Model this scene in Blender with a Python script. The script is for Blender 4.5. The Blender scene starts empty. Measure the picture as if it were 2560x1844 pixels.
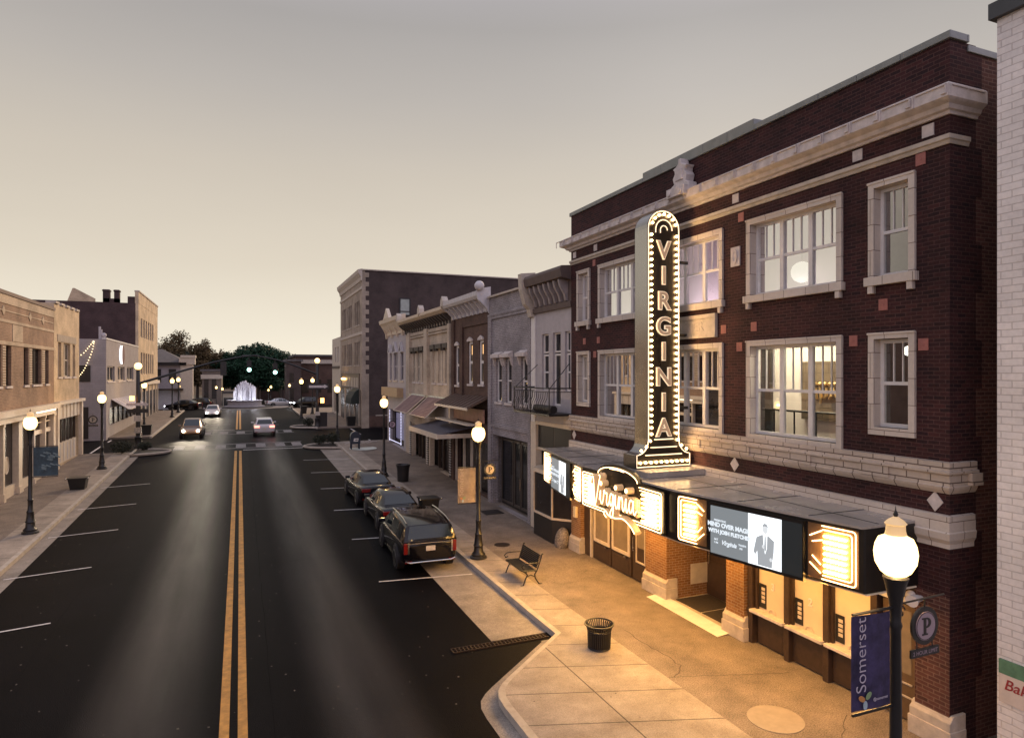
import bpy, bmesh, math, random
from mathutils import Vector, Matrix
random.seed(7)
S = bpy.context.scene
COL = S.collection
rad = math.radians

# ------------------------------------------------------------------ camera
TH = math.atan(681 / 1650)
cam = bpy.data.cameras.new('camera')
cam.sensor_width = 36
cam.lens = 36 * 1650 / 2560
cam.shift_y = 10 / 2560
cam.clip_end = 6000
co = bpy.data.objects.new('camera', cam)
co.location = (0, 0, 6.6)
co.rotation_euler = (math.pi / 2, 0, -TH)
COL.objects.link(co)
S.camera = co

# ------------------------------------------------------------------ world: dusk sky, after-glow at the end of the street
W = bpy.data.worlds.new('World'); S.world = W
W.use_nodes = True
nt = W.node_tree; nt.nodes.clear()
N = nt.nodes.new; L = nt.links.new
out = N('ShaderNodeOutputWorld'); bg = N('ShaderNodeBackground')
tc = N('ShaderNodeTexCoord'); sep = N('ShaderNodeSeparateXYZ')
L(tc.outputs['Generated'], sep.inputs[0])
def ramp(stops):
    r = N('ShaderNodeValToRGB'); e = r.color_ramp.elements
    while len(e) > 1: e.remove(e[-1])
    e[0].position = stops[0][0]; e[0].color = (*stops[0][1], 1)
    for p, c in stops[1:]:
        k = e.new(p); k.color = (*c, 1)
    L(sep.outputs[2], r.inputs[0]); return r
front = ramp([(0.0, (.97, .88, .71)), (.057, (.88, .80, .655)), (.155, (.725, .645, .525)), (.28, (.61, .545, .46)), (.38, (.49, .452, .415)), (.46, (.395, .372, .358)), (.62, (.48, .46, .52)), (1, (.66, .66, .82))])
back = ramp([(0.0, (.90, .74, .84)), (.15, (.92, .79, .95)), (.45, (.80, .75, .94)), (1, (.66, .66, .82))])
dot = N('ShaderNodeVectorMath'); dot.operation = 'DOT_PRODUCT'
L(tc.outputs['Generated'], dot.inputs[0]); dot.inputs[1].default_value = (-.05, 1, 0)
mr = N('ShaderNodeMapRange'); mr.inputs[1].default_value = -.35; mr.inputs[2].default_value = .42
mr.interpolation_type = 'SMOOTHSTEP'
L(dot.outputs['Value'], mr.inputs[0])
mx = N('ShaderNodeMix'); mx.data_type = 'RGBA'
L(mr.outputs[0], mx.inputs[0]); L(back.outputs[0], mx.inputs[6]); L(front.outputs[0], mx.inputs[7])
sky = N('ShaderNodeTexSky'); sky.sky_type = 'NISHITA'; sky.sun_disc = False
sky.sun_elevation = rad(25.5); sky.sun_rotation = rad(40)
hs = N('ShaderNodeHueSaturation'); hs.inputs['Saturation'].default_value = .35; hs.inputs['Value'].default_value = .5
L(sky.outputs[0], hs.inputs['Color'])
mx2 = N('ShaderNodeMix'); mx2.data_type = 'RGBA'; mx2.inputs[0].default_value = .006
L(mx.outputs[2], mx2.inputs[6]); L(hs.outputs[0], mx2.inputs[7])
cn = N('ShaderNodeTexNoise'); cn.inputs['Scale'].default_value = 2.2; cn.inputs['Detail'].default_value = 5
cm = N('ShaderNodeMapping'); cm.inputs['Scale'].default_value = (1, 1, 4); L(tc.outputs['Generated'], cm.inputs[0]); L(cm.outputs[0], cn.inputs['Vector'])
cr_ = N('ShaderNodeMapRange'); cr_.inputs[1].default_value = .3; cr_.inputs[2].default_value = .7; cr_.inputs[3].default_value = .98; cr_.inputs[4].default_value = 1.02; L(cn.outputs[0], cr_.inputs[0])
mx3 = N('ShaderNodeMix'); mx3.data_type = 'RGBA'; mx3.blend_type = 'MULTIPLY'; mx3.inputs[0].default_value = 1; L(mx2.outputs[2], mx3.inputs[6]); L(cr_.outputs[0], mx3.inputs[7])
L(mx3.outputs[2], bg.inputs[0]); bg.inputs[1].default_value = 1.0
L(bg.outputs[0], out.inputs[0])

sun = bpy.data.lights.new('sun', 'SUN'); sun.energy = 3.0; sun.angle = rad(20); sun.color = (1, .70, .42)
so = bpy.data.objects.new('sun', sun); COL.objects.link(so)
so.rotation_euler = Vector((.62, .74, .46)).to_track_quat('Z', 'Y').to_euler()

S.view_settings.view_transform = 'Standard'; S.view_settings.look = 'None'
S.view_settings.exposure = 0; S.view_settings.gamma = 1
S.cycles.max_bounces = 6; S.cycles.diffuse_bounces = 3; S.cycles.glossy_bounces = 3
S.cycles.transparent_max_bounces = 8; S.cycles.sample_clamp_indirect = 4; S.cycles.sample_clamp_direct = 12
S.cycles.caustics_reflective = False; S.cycles.caustics_refractive = False

# ------------------------------------------------------------------ helpers
def g(Y):
    if Y < 16: return 0.
    if Y < 32: return (Y - 16) ** 2 / 32 * .0245
    if Y < 62: return .196 + (Y - 32) * .0245
    if Y < 108: return .931 + (Y - 62) * .0095
    if Y < 140: return 1.368 - (Y - 108) * .03
    return .41

class MB:
    def __init__(s): s.v = []; s.f = []; s.sm = []
    def add(s, vs, fs, smooth=False):
        o = len(s.v); s.v += [tuple(p) for p in vs]
        for f in fs: s.f.append([i + o for i in f]); s.sm.append(smooth)
        return s
    def box(s, x0, x1, y0, y1, z0, z1):
        x0, x1 = sorted((x0, x1)); y0, y1 = sorted((y0, y1)); z0, z1 = sorted((z0, z1))
        return s.add([(x0,y0,z0),(x1,y0,z0),(x1,y1,z0),(x0,y1,z0),(x0,y0,z1),(x1,y0,z1),(x1,y1,z1),(x0,y1,z1)],
              [(3,2,1,0),(4,5,6,7),(0,1,5,4),(1,2,6,5),(2,3,7,6),(3,0,4,7)])
    def quad(s, *p): return s.add(p, [tuple(range(len(p)))])
    def prism(s, poly, ax, a, b):
        def P(u, v, w): return {'x': (w, u, v), 'y': (u, w, v), 'z': (u, v, w)}[ax]
        n = len(poly)
        return s.add([P(u, v, a) for u, v in poly] + [P(u, v, b) for u, v in poly],
              [tuple(range(n))[::-1], tuple(range(n, 2 * n))] + [(i, (i + 1) % n, n + (i + 1) % n, n + i) for i in range(n)])
    def tube(s, pts, r, n=8, cap=True, closed=False):
        pts = [Vector(p) for p in pts]; m = len(pts)
        rs = r if isinstance(r, (list, tuple)) else [r] * m
        vs = []; up = None
        for i, p in enumerate(pts):
            if closed: t = pts[(i + 1) % m] - pts[i - 1]
            else: t = pts[min(i + 1, m - 1)] - pts[max(i - 1, 0)]
            if t.length < 1e-9: t = Vector((0, 0, 1))
            t.normalize()
            if up is None:
                up = t.orthogonal().normalized()
            up = (up - t * up.dot(t))
            up = up.normalized() if up.length > 1e-6 else t.orthogonal().normalized()
            b = t.cross(up)
            for k in range(n):
                a = 2 * math.pi * k / n
                vs.append(p + (up * math.cos(a) + b * math.sin(a)) * rs[i])
        fs = []
        for i in range(m if closed else m - 1):
            j = (i + 1) % m
            for k in range(n):
                q = (k + 1) % n
                fs.append((i * n + k, i * n + q, j * n + q, j * n + k))
        s.add(vs, fs, True)
        if cap and not closed:
            o = len(s.v) - len(vs)
            s.f.append([o + k for k in range(n)][::-1]); s.sm.append(False)
            s.f.append([o + (m - 1) * n + k for k in range(n)]); s.sm.append(False)
        return s
    def lathe(s, prof, c=(0, 0, 0), n=20, smooth=True):
        vs = []; fs = []
        for r, z in prof:
            for k in range(n):
                a = 2 * math.pi * k / n
                vs.append((c[0] + r * math.cos(a), c[1] + r * math.sin(a), c[2] + z))
        for i in range(len(prof) - 1):
            for k in range(n):
                q = (k + 1) % n
                fs.append((i * n + k, i * n + q, (i + 1) * n + q, (i + 1) * n + k))
        fs2 = [tuple(range(n))[::-1], tuple(range((len(prof) - 1) * n, len(prof) * n))]
        s.add(vs, fs, smooth)
        o = len(s.v) - len(vs)
        for f in fs2: s.f.append([i + o for i in f]); s.sm.append(False)
        return s
    def ball(s, c, r, n=10, m=6, sz=1):
        return s.lathe([(max(1e-4, r * math.sin(math.pi * i / m)), -r * sz * math.cos(math.pi * i / m)) for i in range(m + 1)], c, n)
    def cyl(s, p, q, r, n=12): return s.tube([p, q], r, n)
    def text(s, body, size, O, U, V, ext=.01, off=0., align='CENTER', shear=0.):
        cu = bpy.data.curves.new('t', 'FONT'); cu.body = body; cu.size = size; cu.extrude = ext; cu.offset = off
        cu.align_x = align; cu.align_y = 'CENTER'; cu.shear = shear; cu.resolution_u = 5
        ob = bpy.data.objects.new('t', cu); COL.objects.link(ob)
        dg = bpy.context.evaluated_depsgraph_get()
        me = bpy.data.meshes.new_from_object(ob.evaluated_get(dg))
        U = Vector(U); V = Vector(V); O = Vector(O); Nn = U.cross(V)
        s.add([O + U * v.co.x + V * v.co.y + Nn * v.co.z for v in me.vertices], [tuple(p.vertices) for p in me.polygons])
        bpy.data.objects.remove(ob); bpy.data.curves.remove(cu); bpy.data.meshes.remove(me)
        return s
    def wall(s, X0, X1, y0, y1, z0, z1, holes=()):
        """slab between planes x=X0 and x=X1 with rectangular holes (y0,y1,z0,z1)"""
        ys = sorted({y0, y1, *[h[0] for h in holes], *[h[1] for h in holes]}); zs = sorted({z0, z1, *[h[2] for h in holes], *[h[3] for h in holes]})
        inh = lambda a, b: any(h[0] < a < h[1] and h[2] < b < h[3] for h in holes)
        for i in range(len(ys) - 1):
            for j in range(len(zs) - 1):
                if inh((ys[i] + ys[i + 1]) / 2, (zs[j] + zs[j + 1]) / 2): continue
                for X in (X0, X1):
                    s.quad((X, ys[i], zs[j]), (X, ys[i + 1], zs[j]), (X, ys[i + 1], zs[j + 1]), (X, ys[i], zs[j + 1]))
        for a, b, c, d in list(holes) + [(y0, y1, z0, z1)]:
            s.quad((X0, a, c), (X1, a, c), (X1, a, d), (X0, a, d)); s.quad((X0, b, c), (X1, b, c), (X1, b, d), (X0, b, d))
            s.quad((X0, a, c), (X1, a, c), (X1, b, c), (X0, b, c)); s.quad((X0, a, d), (X1, a, d), (X1, b, d), (X0, b, d))
        return s
    def build(s, name, mat, parent=None, bev=0, sub=0, fix=True, label=None):
        me = bpy.data.meshes.new(name)
        me.from_pydata(s.v, [], s.f)
        for p, q in zip(me.polygons, s.sm): p.use_smooth = q
        if fix:
            bm = bmesh.new(); bm.from_mesh(me)
            bmesh.ops.remove_doubles(bm, verts=bm.verts, dist=1e-5)
            bmesh.ops.recalc_face_normals(bm, faces=bm.faces)
            bm.to_mesh(me); bm.free()
        if any(s.sm):
            try: me.set_sharp_from_angle(angle=rad(40))
            except Exception: pass
        me.materials.append(mat)
        o = bpy.data.objects.new(name, me); COL.objects.link(o)
        if bev:
            m = o.modifiers.new('bev', 'BEVEL'); m.width = bev; m.segments = 2; m.limit_method = 'ANGLE'; m.angle_limit = rad(40)
        if sub:
            m = o.modifiers.new('sub', 'SUBSURF'); m.levels = sub; m.render_levels = sub
        if parent is not None: put(o, parent)
        if label: o['label'] = label
        return o

def absloc(o):
    v = Vector(o.location); p = o.parent
    while p: v += Vector(p.location); p = p.parent
    return v
def put(o, parent):
    o.parent = parent; o.location = -absloc(parent)     # parts are drawn in world (or prototype) coordinates
def thing(name, label, cat, loc=(0, 0, 0), group=None):
    o = bpy.data.objects.new(name, None); o.empty_display_size = .2; COL.objects.link(o); o.location = loc
    return tag(o, label, cat, group)
def tag(o, label=None, cat=None, group=None, kind=None):
    if label: o['label'] = label
    if cat: o['category'] = cat
    if group: o['group'] = group
    if kind: o['kind'] = kind
    return o
def dup(root, loc, rz=0, label=None, group=None, sc=1.):
    def cp(o, par):
        c = o.copy(); COL.objects.link(c)
        if par is not None: c.parent = par
        for ch in [k for k in bpy.data.objects if k.parent == o]: cp(ch, c)
        return c
    r = cp(root, None); r.location = loc; r.rotation_euler = (0, 0, rz); r.scale = (sc, sc, sc)
    if label: r['label'] = label
    if group: r['group'] = group
    return r

# ------------------------------------------------------------------ materials
MATS = {}
def newmat(name):
    m = bpy.data.materials.new(name); m.use_nodes = True
    n = m.node_tree; p = n.nodes['Principled BSDF']
    return m, n, p, n.nodes.new, n.links.new
def uvz(n, N, L):
    """wall coordinates: horizontal run + height, for any axis-aligned wall"""
    tc = N('ShaderNodeTexCoord'); sp = N('ShaderNodeSeparateXYZ'); L(tc.outputs['Object'], sp.inputs[0])
    ge = N('ShaderNodeNewGeometry'); sn = N('ShaderNodeSeparateXYZ'); L(ge.outputs['True Normal'], sn.inputs[0])
    ab = N('ShaderNodeMath'); ab.operation = 'ABSOLUTE'; L(sn.outputs[0], ab.inputs[0])
    gt = N('ShaderNodeMath'); gt.operation = 'GREATER_THAN'; gt.inputs[1].default_value = .5; L(ab.outputs[0], gt.inputs[0])
    mi = N('ShaderNodeMix'); L(gt.outputs[0], mi.inputs[0]); L(sp.outputs[0], mi.inputs[2]); L(sp.outputs[1], mi.inputs[3])
    az = N('ShaderNodeMath'); az.operation = 'ABSOLUTE'; L(sn.outputs[2], az.inputs[0])
    gz = N('ShaderNodeMath'); gz.operation = 'GREATER_THAN'; gz.inputs[1].default_value = .7; L(az.outputs[0], gz.inputs[0])
    mz = N('ShaderNodeMix'); L(gz.outputs[0], mz.inputs[0]); L(sp.outputs[2], mz.inputs[2]); L(sp.outputs[0], mz.inputs[3])
    cb = N('ShaderNodeCombineXYZ'); L(mi.outputs[0], cb.inputs[0]); L(mz.outputs[0], cb.inputs[1])
    return tc, cb
def brick(name, c1, c2, mortar, bw=.215, bh=.073, ms=.010, rough=.85, spec=.3, bump=.35, big=.35):
    m, n, p, N, L = newmat(name)
    tc, cb = uvz(n, N, L)
    b = N('ShaderNodeTexBrick'); b.inputs['Scale'].default_value = 1; b.inputs['Brick Width'].default_value = bw
    b.inputs['Row Height'].default_value = bh; b.inputs['Mortar Size'].default_value = ms; b.inputs['Mortar Smooth'].default_value = .2
    b.inputs['Color1'].default_value = (*c1, 1); b.inputs['Color2'].default_value = (*c2, 1); b.inputs['Mortar'].default_value = (*mortar, 1)
    dn = N('ShaderNodeTexNoise'); dn.inputs['Scale'].default_value = 3.5; L(tc.outputs['Object'], dn.inputs['Vector'])
    ds = N('ShaderNodeVectorMath'); ds.operation = 'SCALE'; ds.inputs[3].default_value = .022 if bh < .2 else .004; L(dn.outputs['Color'], ds.inputs[0])
    da = N('ShaderNodeVectorMath'); L(cb.outputs[0], da.inputs[0]); L(ds.outputs[0], da.inputs[1]); L(da.outputs[0], b.inputs['Vector'])
    no = N('ShaderNodeTexNoise'); no.inputs['Scale'].default_value = .9; no.inputs['Detail'].default_value = 6; L(tc.outputs['Object'], no.inputs['Vector'])
    no2 = N('ShaderNodeTexNoise'); no2.inputs['Scale'].default_value = 14; no2.inputs['Detail'].default_value = 4; L(tc.outputs['Object'], no2.inputs['Vector'])
    mm = N('ShaderNodeMath'); mm.operation = 'MULTIPLY_ADD'; mm.inputs[1].default_value = .5; L(no2.outputs[0], mm.inputs[0]); L(no.outputs[0], mm.inputs[2])
    mr = N('ShaderNodeMapRange'); mr.inputs[1].default_value = .45; mr.inputs[2].default_value = 1.05; mr.inputs[3].default_value = 1 - big; mr.inputs[4].default_value = 1 + big
    L(mm.outputs[0], mr.inputs[0])
    mx = N('ShaderNodeMix'); mx.data_type = 'RGBA'; mx.blend_type = 'MULTIPLY'; mx.inputs[0].default_value = 1
    L(b.outputs['Color'], mx.inputs[6]); L(mr.outputs[0], mx.inputs[7]); L(mx.outputs[2], p.inputs['Base Color'])
    bu = N('ShaderNodeBump'); bu.inputs['Strength'].default_value = bump; bu.inputs['Distance'].default_value = .01; bu.invert = True
    L(b.outputs['Fac'], bu.inputs['Height']); L(bu.outputs[0], p.inputs['Normal'])
    p.inputs['Roughness'].default_value = rough; p.inputs['Specular IOR Level'].default_value = spec
    MATS[name] = m; return m
def plain(name, c, rough=.6, metal=0, spec=.5, var=.15, sc=3., bump=.0, coat=0, bsc=None):
    m, n, p, N, L = newmat(name)
    tc = N('ShaderNodeTexCoord'); no = N('ShaderNodeTexNoise'); no.inputs['Scale'].default_value = sc; no.inputs['Detail'].default_value = 7; no.inputs['Roughness'].default_value = .65
    L(tc.outputs['Object'], no.inputs['Vector'])
    mr = N('ShaderNodeMapRange'); mr.inputs[1].default_value = .3; mr.inputs[2].default_value = .7; mr.inputs[3].default_value = 1 - var; mr.inputs[4].default_value = 1 + var
    L(no.outputs[0], mr.inputs[0])
    mx = N('ShaderNodeMix'); mx.data_type = 'RGBA'; mx.blend_type = 'MULTIPLY'; mx.inputs[0].default_value = 1; mx.inputs[6].default_value = (*c, 1)
    L(mr.outputs[0], mx.inputs[7]); L(mx.outputs[2], p.inputs['Base Color'])
    r2 = N('ShaderNodeMapRange'); r2.inputs[3].default_value = max(.02, rough - .08); r2.inputs[4].default_value = min(1, rough + .08)
    L(no.outputs[0], r2.inputs[0]); L(r2.outputs[0], p.inputs['Roughness'])
    p.inputs['Metallic'].default_value = metal; p.inputs['Specular IOR Level'].default_value = spec
    if coat: p.inputs['Coat Weight'].default_value = coat; p.inputs['Coat Roughness'].default_value = .03
    if bump:
        n2 = N('ShaderNodeTexNoise'); n2.inputs['Scale'].default_value = bsc or sc * 12; n2.inputs['Detail'].default_value = 3; L(tc.outputs['Object'], n2.inputs['Vector'])
        bu = N('ShaderNodeBump'); bu.inputs['Strength'].default_value = bump; bu.inputs['Distance'].default_value = .02
        L(n2.outputs[0], bu.inputs['Height']); L(bu.outputs[0], p.inputs['Normal'])
    MATS[name] = m; return m
def emit(name, c, st, base=(.8, .8, .8)):
    m, n, p, N, L = newmat(name)
    p.inputs['Base Color'].default_value = (*base, 1)
    p.inputs['Emission Color'].default_value = (*c, 1); p.inputs['Emission Strength'].default_value = st
    p.inputs['Roughness'].default_value = .4
    MATS[name] = m; return m
def glow_glass():
    m, n, p, N, L = newmat('frosted_globe'); n.nodes.remove(p)
    em = N('ShaderNodeEmission'); em.inputs[0].default_value = (1, .66, .25, 1); em.inputs[1].default_value = 5.5
    tr = N('ShaderNodeBsdfTransparent'); mi = N('ShaderNodeMixShader'); mi.inputs[0].default_value = .35
    L(em.outputs[0], mi.inputs[1]); L(tr.outputs[0], mi.inputs[2]); L(mi.outputs[0], n.nodes['Material Output'].inputs[0]); return m
def glass(name, tint=(.85, .9, .9), refl=.1, rough=.01):
    m, n, p, N, L = newmat(name); n.nodes.remove(p)
    o = n.nodes['Material Output']
    tr = N('ShaderNodeBsdfTransparent'); tr.inputs[0].default_value = (*tint, 1)
    gl = N('ShaderNodeBsdfGlossy'); gl.inputs['Roughness'].default_value = rough
    lw = N('ShaderNodeLayerWeight'); lw.inputs[0].default_value = .35
    ma = N('ShaderNodeMath'); ma.operation = 'MULTIPLY_ADD'; ma.inputs[1].default_value = .75; ma.inputs[2].default_value = refl
    L(lw.outputs['Fresnel'], ma.inputs[0])
    mi = N('ShaderNodeMixShader'); L(ma.outputs[0], mi.inputs[0]); L(tr.outputs[0], mi.inputs[1]); L(gl.outputs[0], mi.inputs[2]); L(mi.outputs[0], o.inputs[0])
    MATS[name] = m; return m

BR_TH = brick('brick_theatre', (.052, .016, .016), (.020, .008, .010), (.070, .034, .030), ms=.008, big=.5)
BR_TH2 = brick('brick_common', (.115, .048, .038), (.065, .028, .024), (.16, .095, .075))
BR_AMB = brick('brick_entry', (.30, .15, .06), (.22, .10, .04), (.34, .24, .15))
BR_WHITE = brick('brick_white_paint', (.82, .77, .73), (.75, .71, .68), (.58, .53, .50), bw=.33, bh=.118, ms=.009, bump=.7, big=.17)
BR_L1 = brick('brick_tan_brown', (.29, .185, .12), (.22, .14, .095), (.36, .27, .20))
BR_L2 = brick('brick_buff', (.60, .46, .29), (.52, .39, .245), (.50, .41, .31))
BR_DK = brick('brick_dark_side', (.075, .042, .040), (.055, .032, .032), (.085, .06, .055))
BR_D = brick('brick_deep_brown', (.11, .062, .046), (.075, .045, .036), (.12, .082, .068))
BR_C = brick('brick_lavender_paint', (.36, .33, .335), (.28, .255, .26), (.18, .16, .165), bw=.22, bh=.08, bump=.6)
BR_E = brick('brick_cream', (.54, .46, .36), (.46, .39, .31), (.40, .34, .28))
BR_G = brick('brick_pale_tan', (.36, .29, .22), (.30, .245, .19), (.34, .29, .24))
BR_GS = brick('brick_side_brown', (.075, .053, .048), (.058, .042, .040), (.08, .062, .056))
TERRA = brick('terracotta_stone', (.60, .53, .465), (.53, .47, .41), (.20, .15, .12), bw=.62, bh=.5, ms=.008, rough=.6, bump=.3, big=.14)
TERRA2 = brick('terracotta_blocks', (.54, .455, .38), (.46, .39, .325), (.13, .095, .075), bw=.46, bh=.26, ms=.012, rough=.6, bump=.3, big=.16)
STONE = plain('limestone', (.48, .42, .35), .75, var=.2, sc=5, bump=.15)
STONE_L = plain('pale_stone', (.58, .52, .49), .7, var=.22, sc=5, bump=.1)
PINK = plain('rose_tile', (.33, .12, .10), .6, var=.15, sc=12)
COPE = plain('coping_metal', (.22, .23, .22), .45, .3, var=.15, sc=4)
WHITE = plain('white_paint', (.70, .67, .64), .5, var=.08, sc=6)
CREAM = plain('cream_paint', (.62, .53, .42), .5, var=.12, sc=5)
LAV = plain('lavender_paint', (.40, .37, .385), .6, var=.12, sc=4)
CREAMD = plain('cream_siding', (.50, .44, .36), .6, var=.15, sc=4)
DARKWOOD = plain('dark_wood', (.050, .030, .020), .45, var=.3, sc=7)
DARK = plain('dark_paint', (.018, .016, .016), .5, var=.2)
BLACK = plain('black_iron', (.014, .013, .013), .42, var=.2, sc=9)
ROOF = plain('roof_membrane', (.10, .09, .09), .9, var=.25, sc=2)
ROOFM = plain('marquee_roof', (.33, .31, .29), .26, var=.18, sc=1.2)
METAL = plain('brushed_metal', (.42, .41, .40), .26, 1, var=.06, sc=1.5)
MARQ = plain('marquee_black', (.012, .010, .009), .3, var=.2)
GLD = plain('dark_glass', (.012, .013, .015), .06, spec=.6, var=.1)
GLDM = plain('dull_dark_glass', (.02, .017, .017), .25, spec=.4, var=.3)
GL = glass('window_glass', refl=.15)
PLASTER = plain('plaster', (.72, .66, .60), .9, var=.05)
PLASTERP = plain('plaster_pink', (.66, .58, .60), .9, var=.05)
WOODI = plain('wood_interior', (.22, .10, .04), .5, var=.3, sc=6)
FLOORI = plain('floor_interior', (.12, .07, .04), .5, var=.2)
CONC_D = plain('dark_concrete', (.17, .14, .13), .9, var=.25, sc=6)
HOT = emit('lamp_globe', (1, .62, .20), 3.4)
GLOW = glow_glass()
CAPG = emit('lamp_cap', (1, .60, .24), .42, (.62, .48, .3))
BULB = emit('bulb_glow', (1, .58, .17), 140)
BULBS = emit('sign_bulb_glow', (1, .60, .24), 60)
NEON = emit('neon_tube', (1, .60, .25), 6)
NEON2 = emit('sign_outline_tube', (1, .70, .40), 1.3)
LETT = emit('channel_letter', (1, .62, .36), .20, base=(.36, .26, .18))
LETO = emit('letter_edge', (1, .78, .52), .75, base=(.6, .5, .4))
# ------------------------------------------------------------------ ground, road, pavements
def asphalt():
    m, n, p, N, L = newmat('asphalt')
    tc = N('ShaderNodeTexCoord'); sp = N('ShaderNodeSeparateXYZ'); L(tc.outputs['Object'], sp.inputs[0])
    no = N('ShaderNodeTexNoise'); no.inputs['Scale'].default_value = .35; no.inputs['Detail'].default_value = 8; L(tc.outputs['Object'], no.inputs['Vector'])
    fi = N('ShaderNodeTexNoise'); fi.inputs['Scale'].default_value = 55; fi.inputs['Detail'].default_value = 3; L(tc.outputs['Object'], fi.inputs['Vector'])
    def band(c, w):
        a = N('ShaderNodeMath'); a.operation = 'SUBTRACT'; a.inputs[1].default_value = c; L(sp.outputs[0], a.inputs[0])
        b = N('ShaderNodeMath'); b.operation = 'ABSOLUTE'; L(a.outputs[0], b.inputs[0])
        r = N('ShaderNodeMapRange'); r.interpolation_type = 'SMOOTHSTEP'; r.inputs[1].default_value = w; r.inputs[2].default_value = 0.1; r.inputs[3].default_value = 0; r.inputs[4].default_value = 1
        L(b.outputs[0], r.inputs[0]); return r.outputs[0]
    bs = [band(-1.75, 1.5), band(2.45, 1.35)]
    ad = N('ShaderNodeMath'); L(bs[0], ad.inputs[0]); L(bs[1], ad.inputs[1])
    # worn, polished lane centres; some sky sheen is put into their lighter colour
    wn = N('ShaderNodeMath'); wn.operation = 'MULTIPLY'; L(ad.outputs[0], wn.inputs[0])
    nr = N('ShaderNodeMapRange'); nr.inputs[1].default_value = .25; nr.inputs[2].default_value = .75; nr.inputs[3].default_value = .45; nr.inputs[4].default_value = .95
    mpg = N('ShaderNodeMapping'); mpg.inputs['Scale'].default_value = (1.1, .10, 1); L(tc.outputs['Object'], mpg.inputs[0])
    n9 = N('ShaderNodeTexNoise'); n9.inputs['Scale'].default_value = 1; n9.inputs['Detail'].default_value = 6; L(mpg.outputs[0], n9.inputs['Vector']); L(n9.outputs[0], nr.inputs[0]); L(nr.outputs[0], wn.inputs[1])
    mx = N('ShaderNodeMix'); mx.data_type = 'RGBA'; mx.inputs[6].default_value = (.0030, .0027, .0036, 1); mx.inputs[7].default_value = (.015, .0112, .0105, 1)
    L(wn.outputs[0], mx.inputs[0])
    v = N('ShaderNodeMapRange'); v.inputs[1].default_value = .3; v.inputs[2].default_value = .75; v.inputs[3].default_value = .65; v.inputs[4].default_value = 1.45; L(no.outputs[0], v.inputs[0])
    v2 = N('ShaderNodeMapRange'); v2.inputs[1].default_value = .3; v2.inputs[2].default_value = .7; v2.inputs[3].default_value = .3; v2.inputs[4].default_value = 1.9; L(fi.outputs[0], v2.inputs[0])
    mu = N('ShaderNodeMath'); mu.operation = 'MULTIPLY'; L(v.outputs[0], mu.inputs[0]); L(v2.outputs[0], mu.inputs[1])
    m2 = N('ShaderNodeMix'); m2.data_type = 'RGBA'; m2.blend_type = 'MULTIPLY'; m2.inputs[0].default_value = 1; L(mx.outputs[2], m2.inputs[6]); L(mu.outputs[0], m2.inputs[7])
    L(m2.outputs[2], p.inputs['Base Color'])
    ro = N('ShaderNodeMapRange'); ro.inputs[3].default_value = .62; ro.inputs[4].default_value = .36; L(wn.outputs[0], ro.inputs[0]); L(ro.outputs[0], p.inputs['Roughness'])
    sp_ = N('ShaderNodeMapRange'); sp_.inputs[3].default_value = .05; sp_.inputs[4].default_value = .27; L(wn.outputs[0], sp_.inputs[0]); L(sp_.outputs[0], p.inputs['Specular IOR Level'])
    bu = N('ShaderNodeBump'); bu.inputs['Strength'].default_value = .6; bu.inputs['Distance'].default_value = .012; L(fi.outputs[0], bu.inputs['Height']); L(bu.outputs[0], p.inputs['Normal'])
    return m
ASPH = asphalt()
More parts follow.
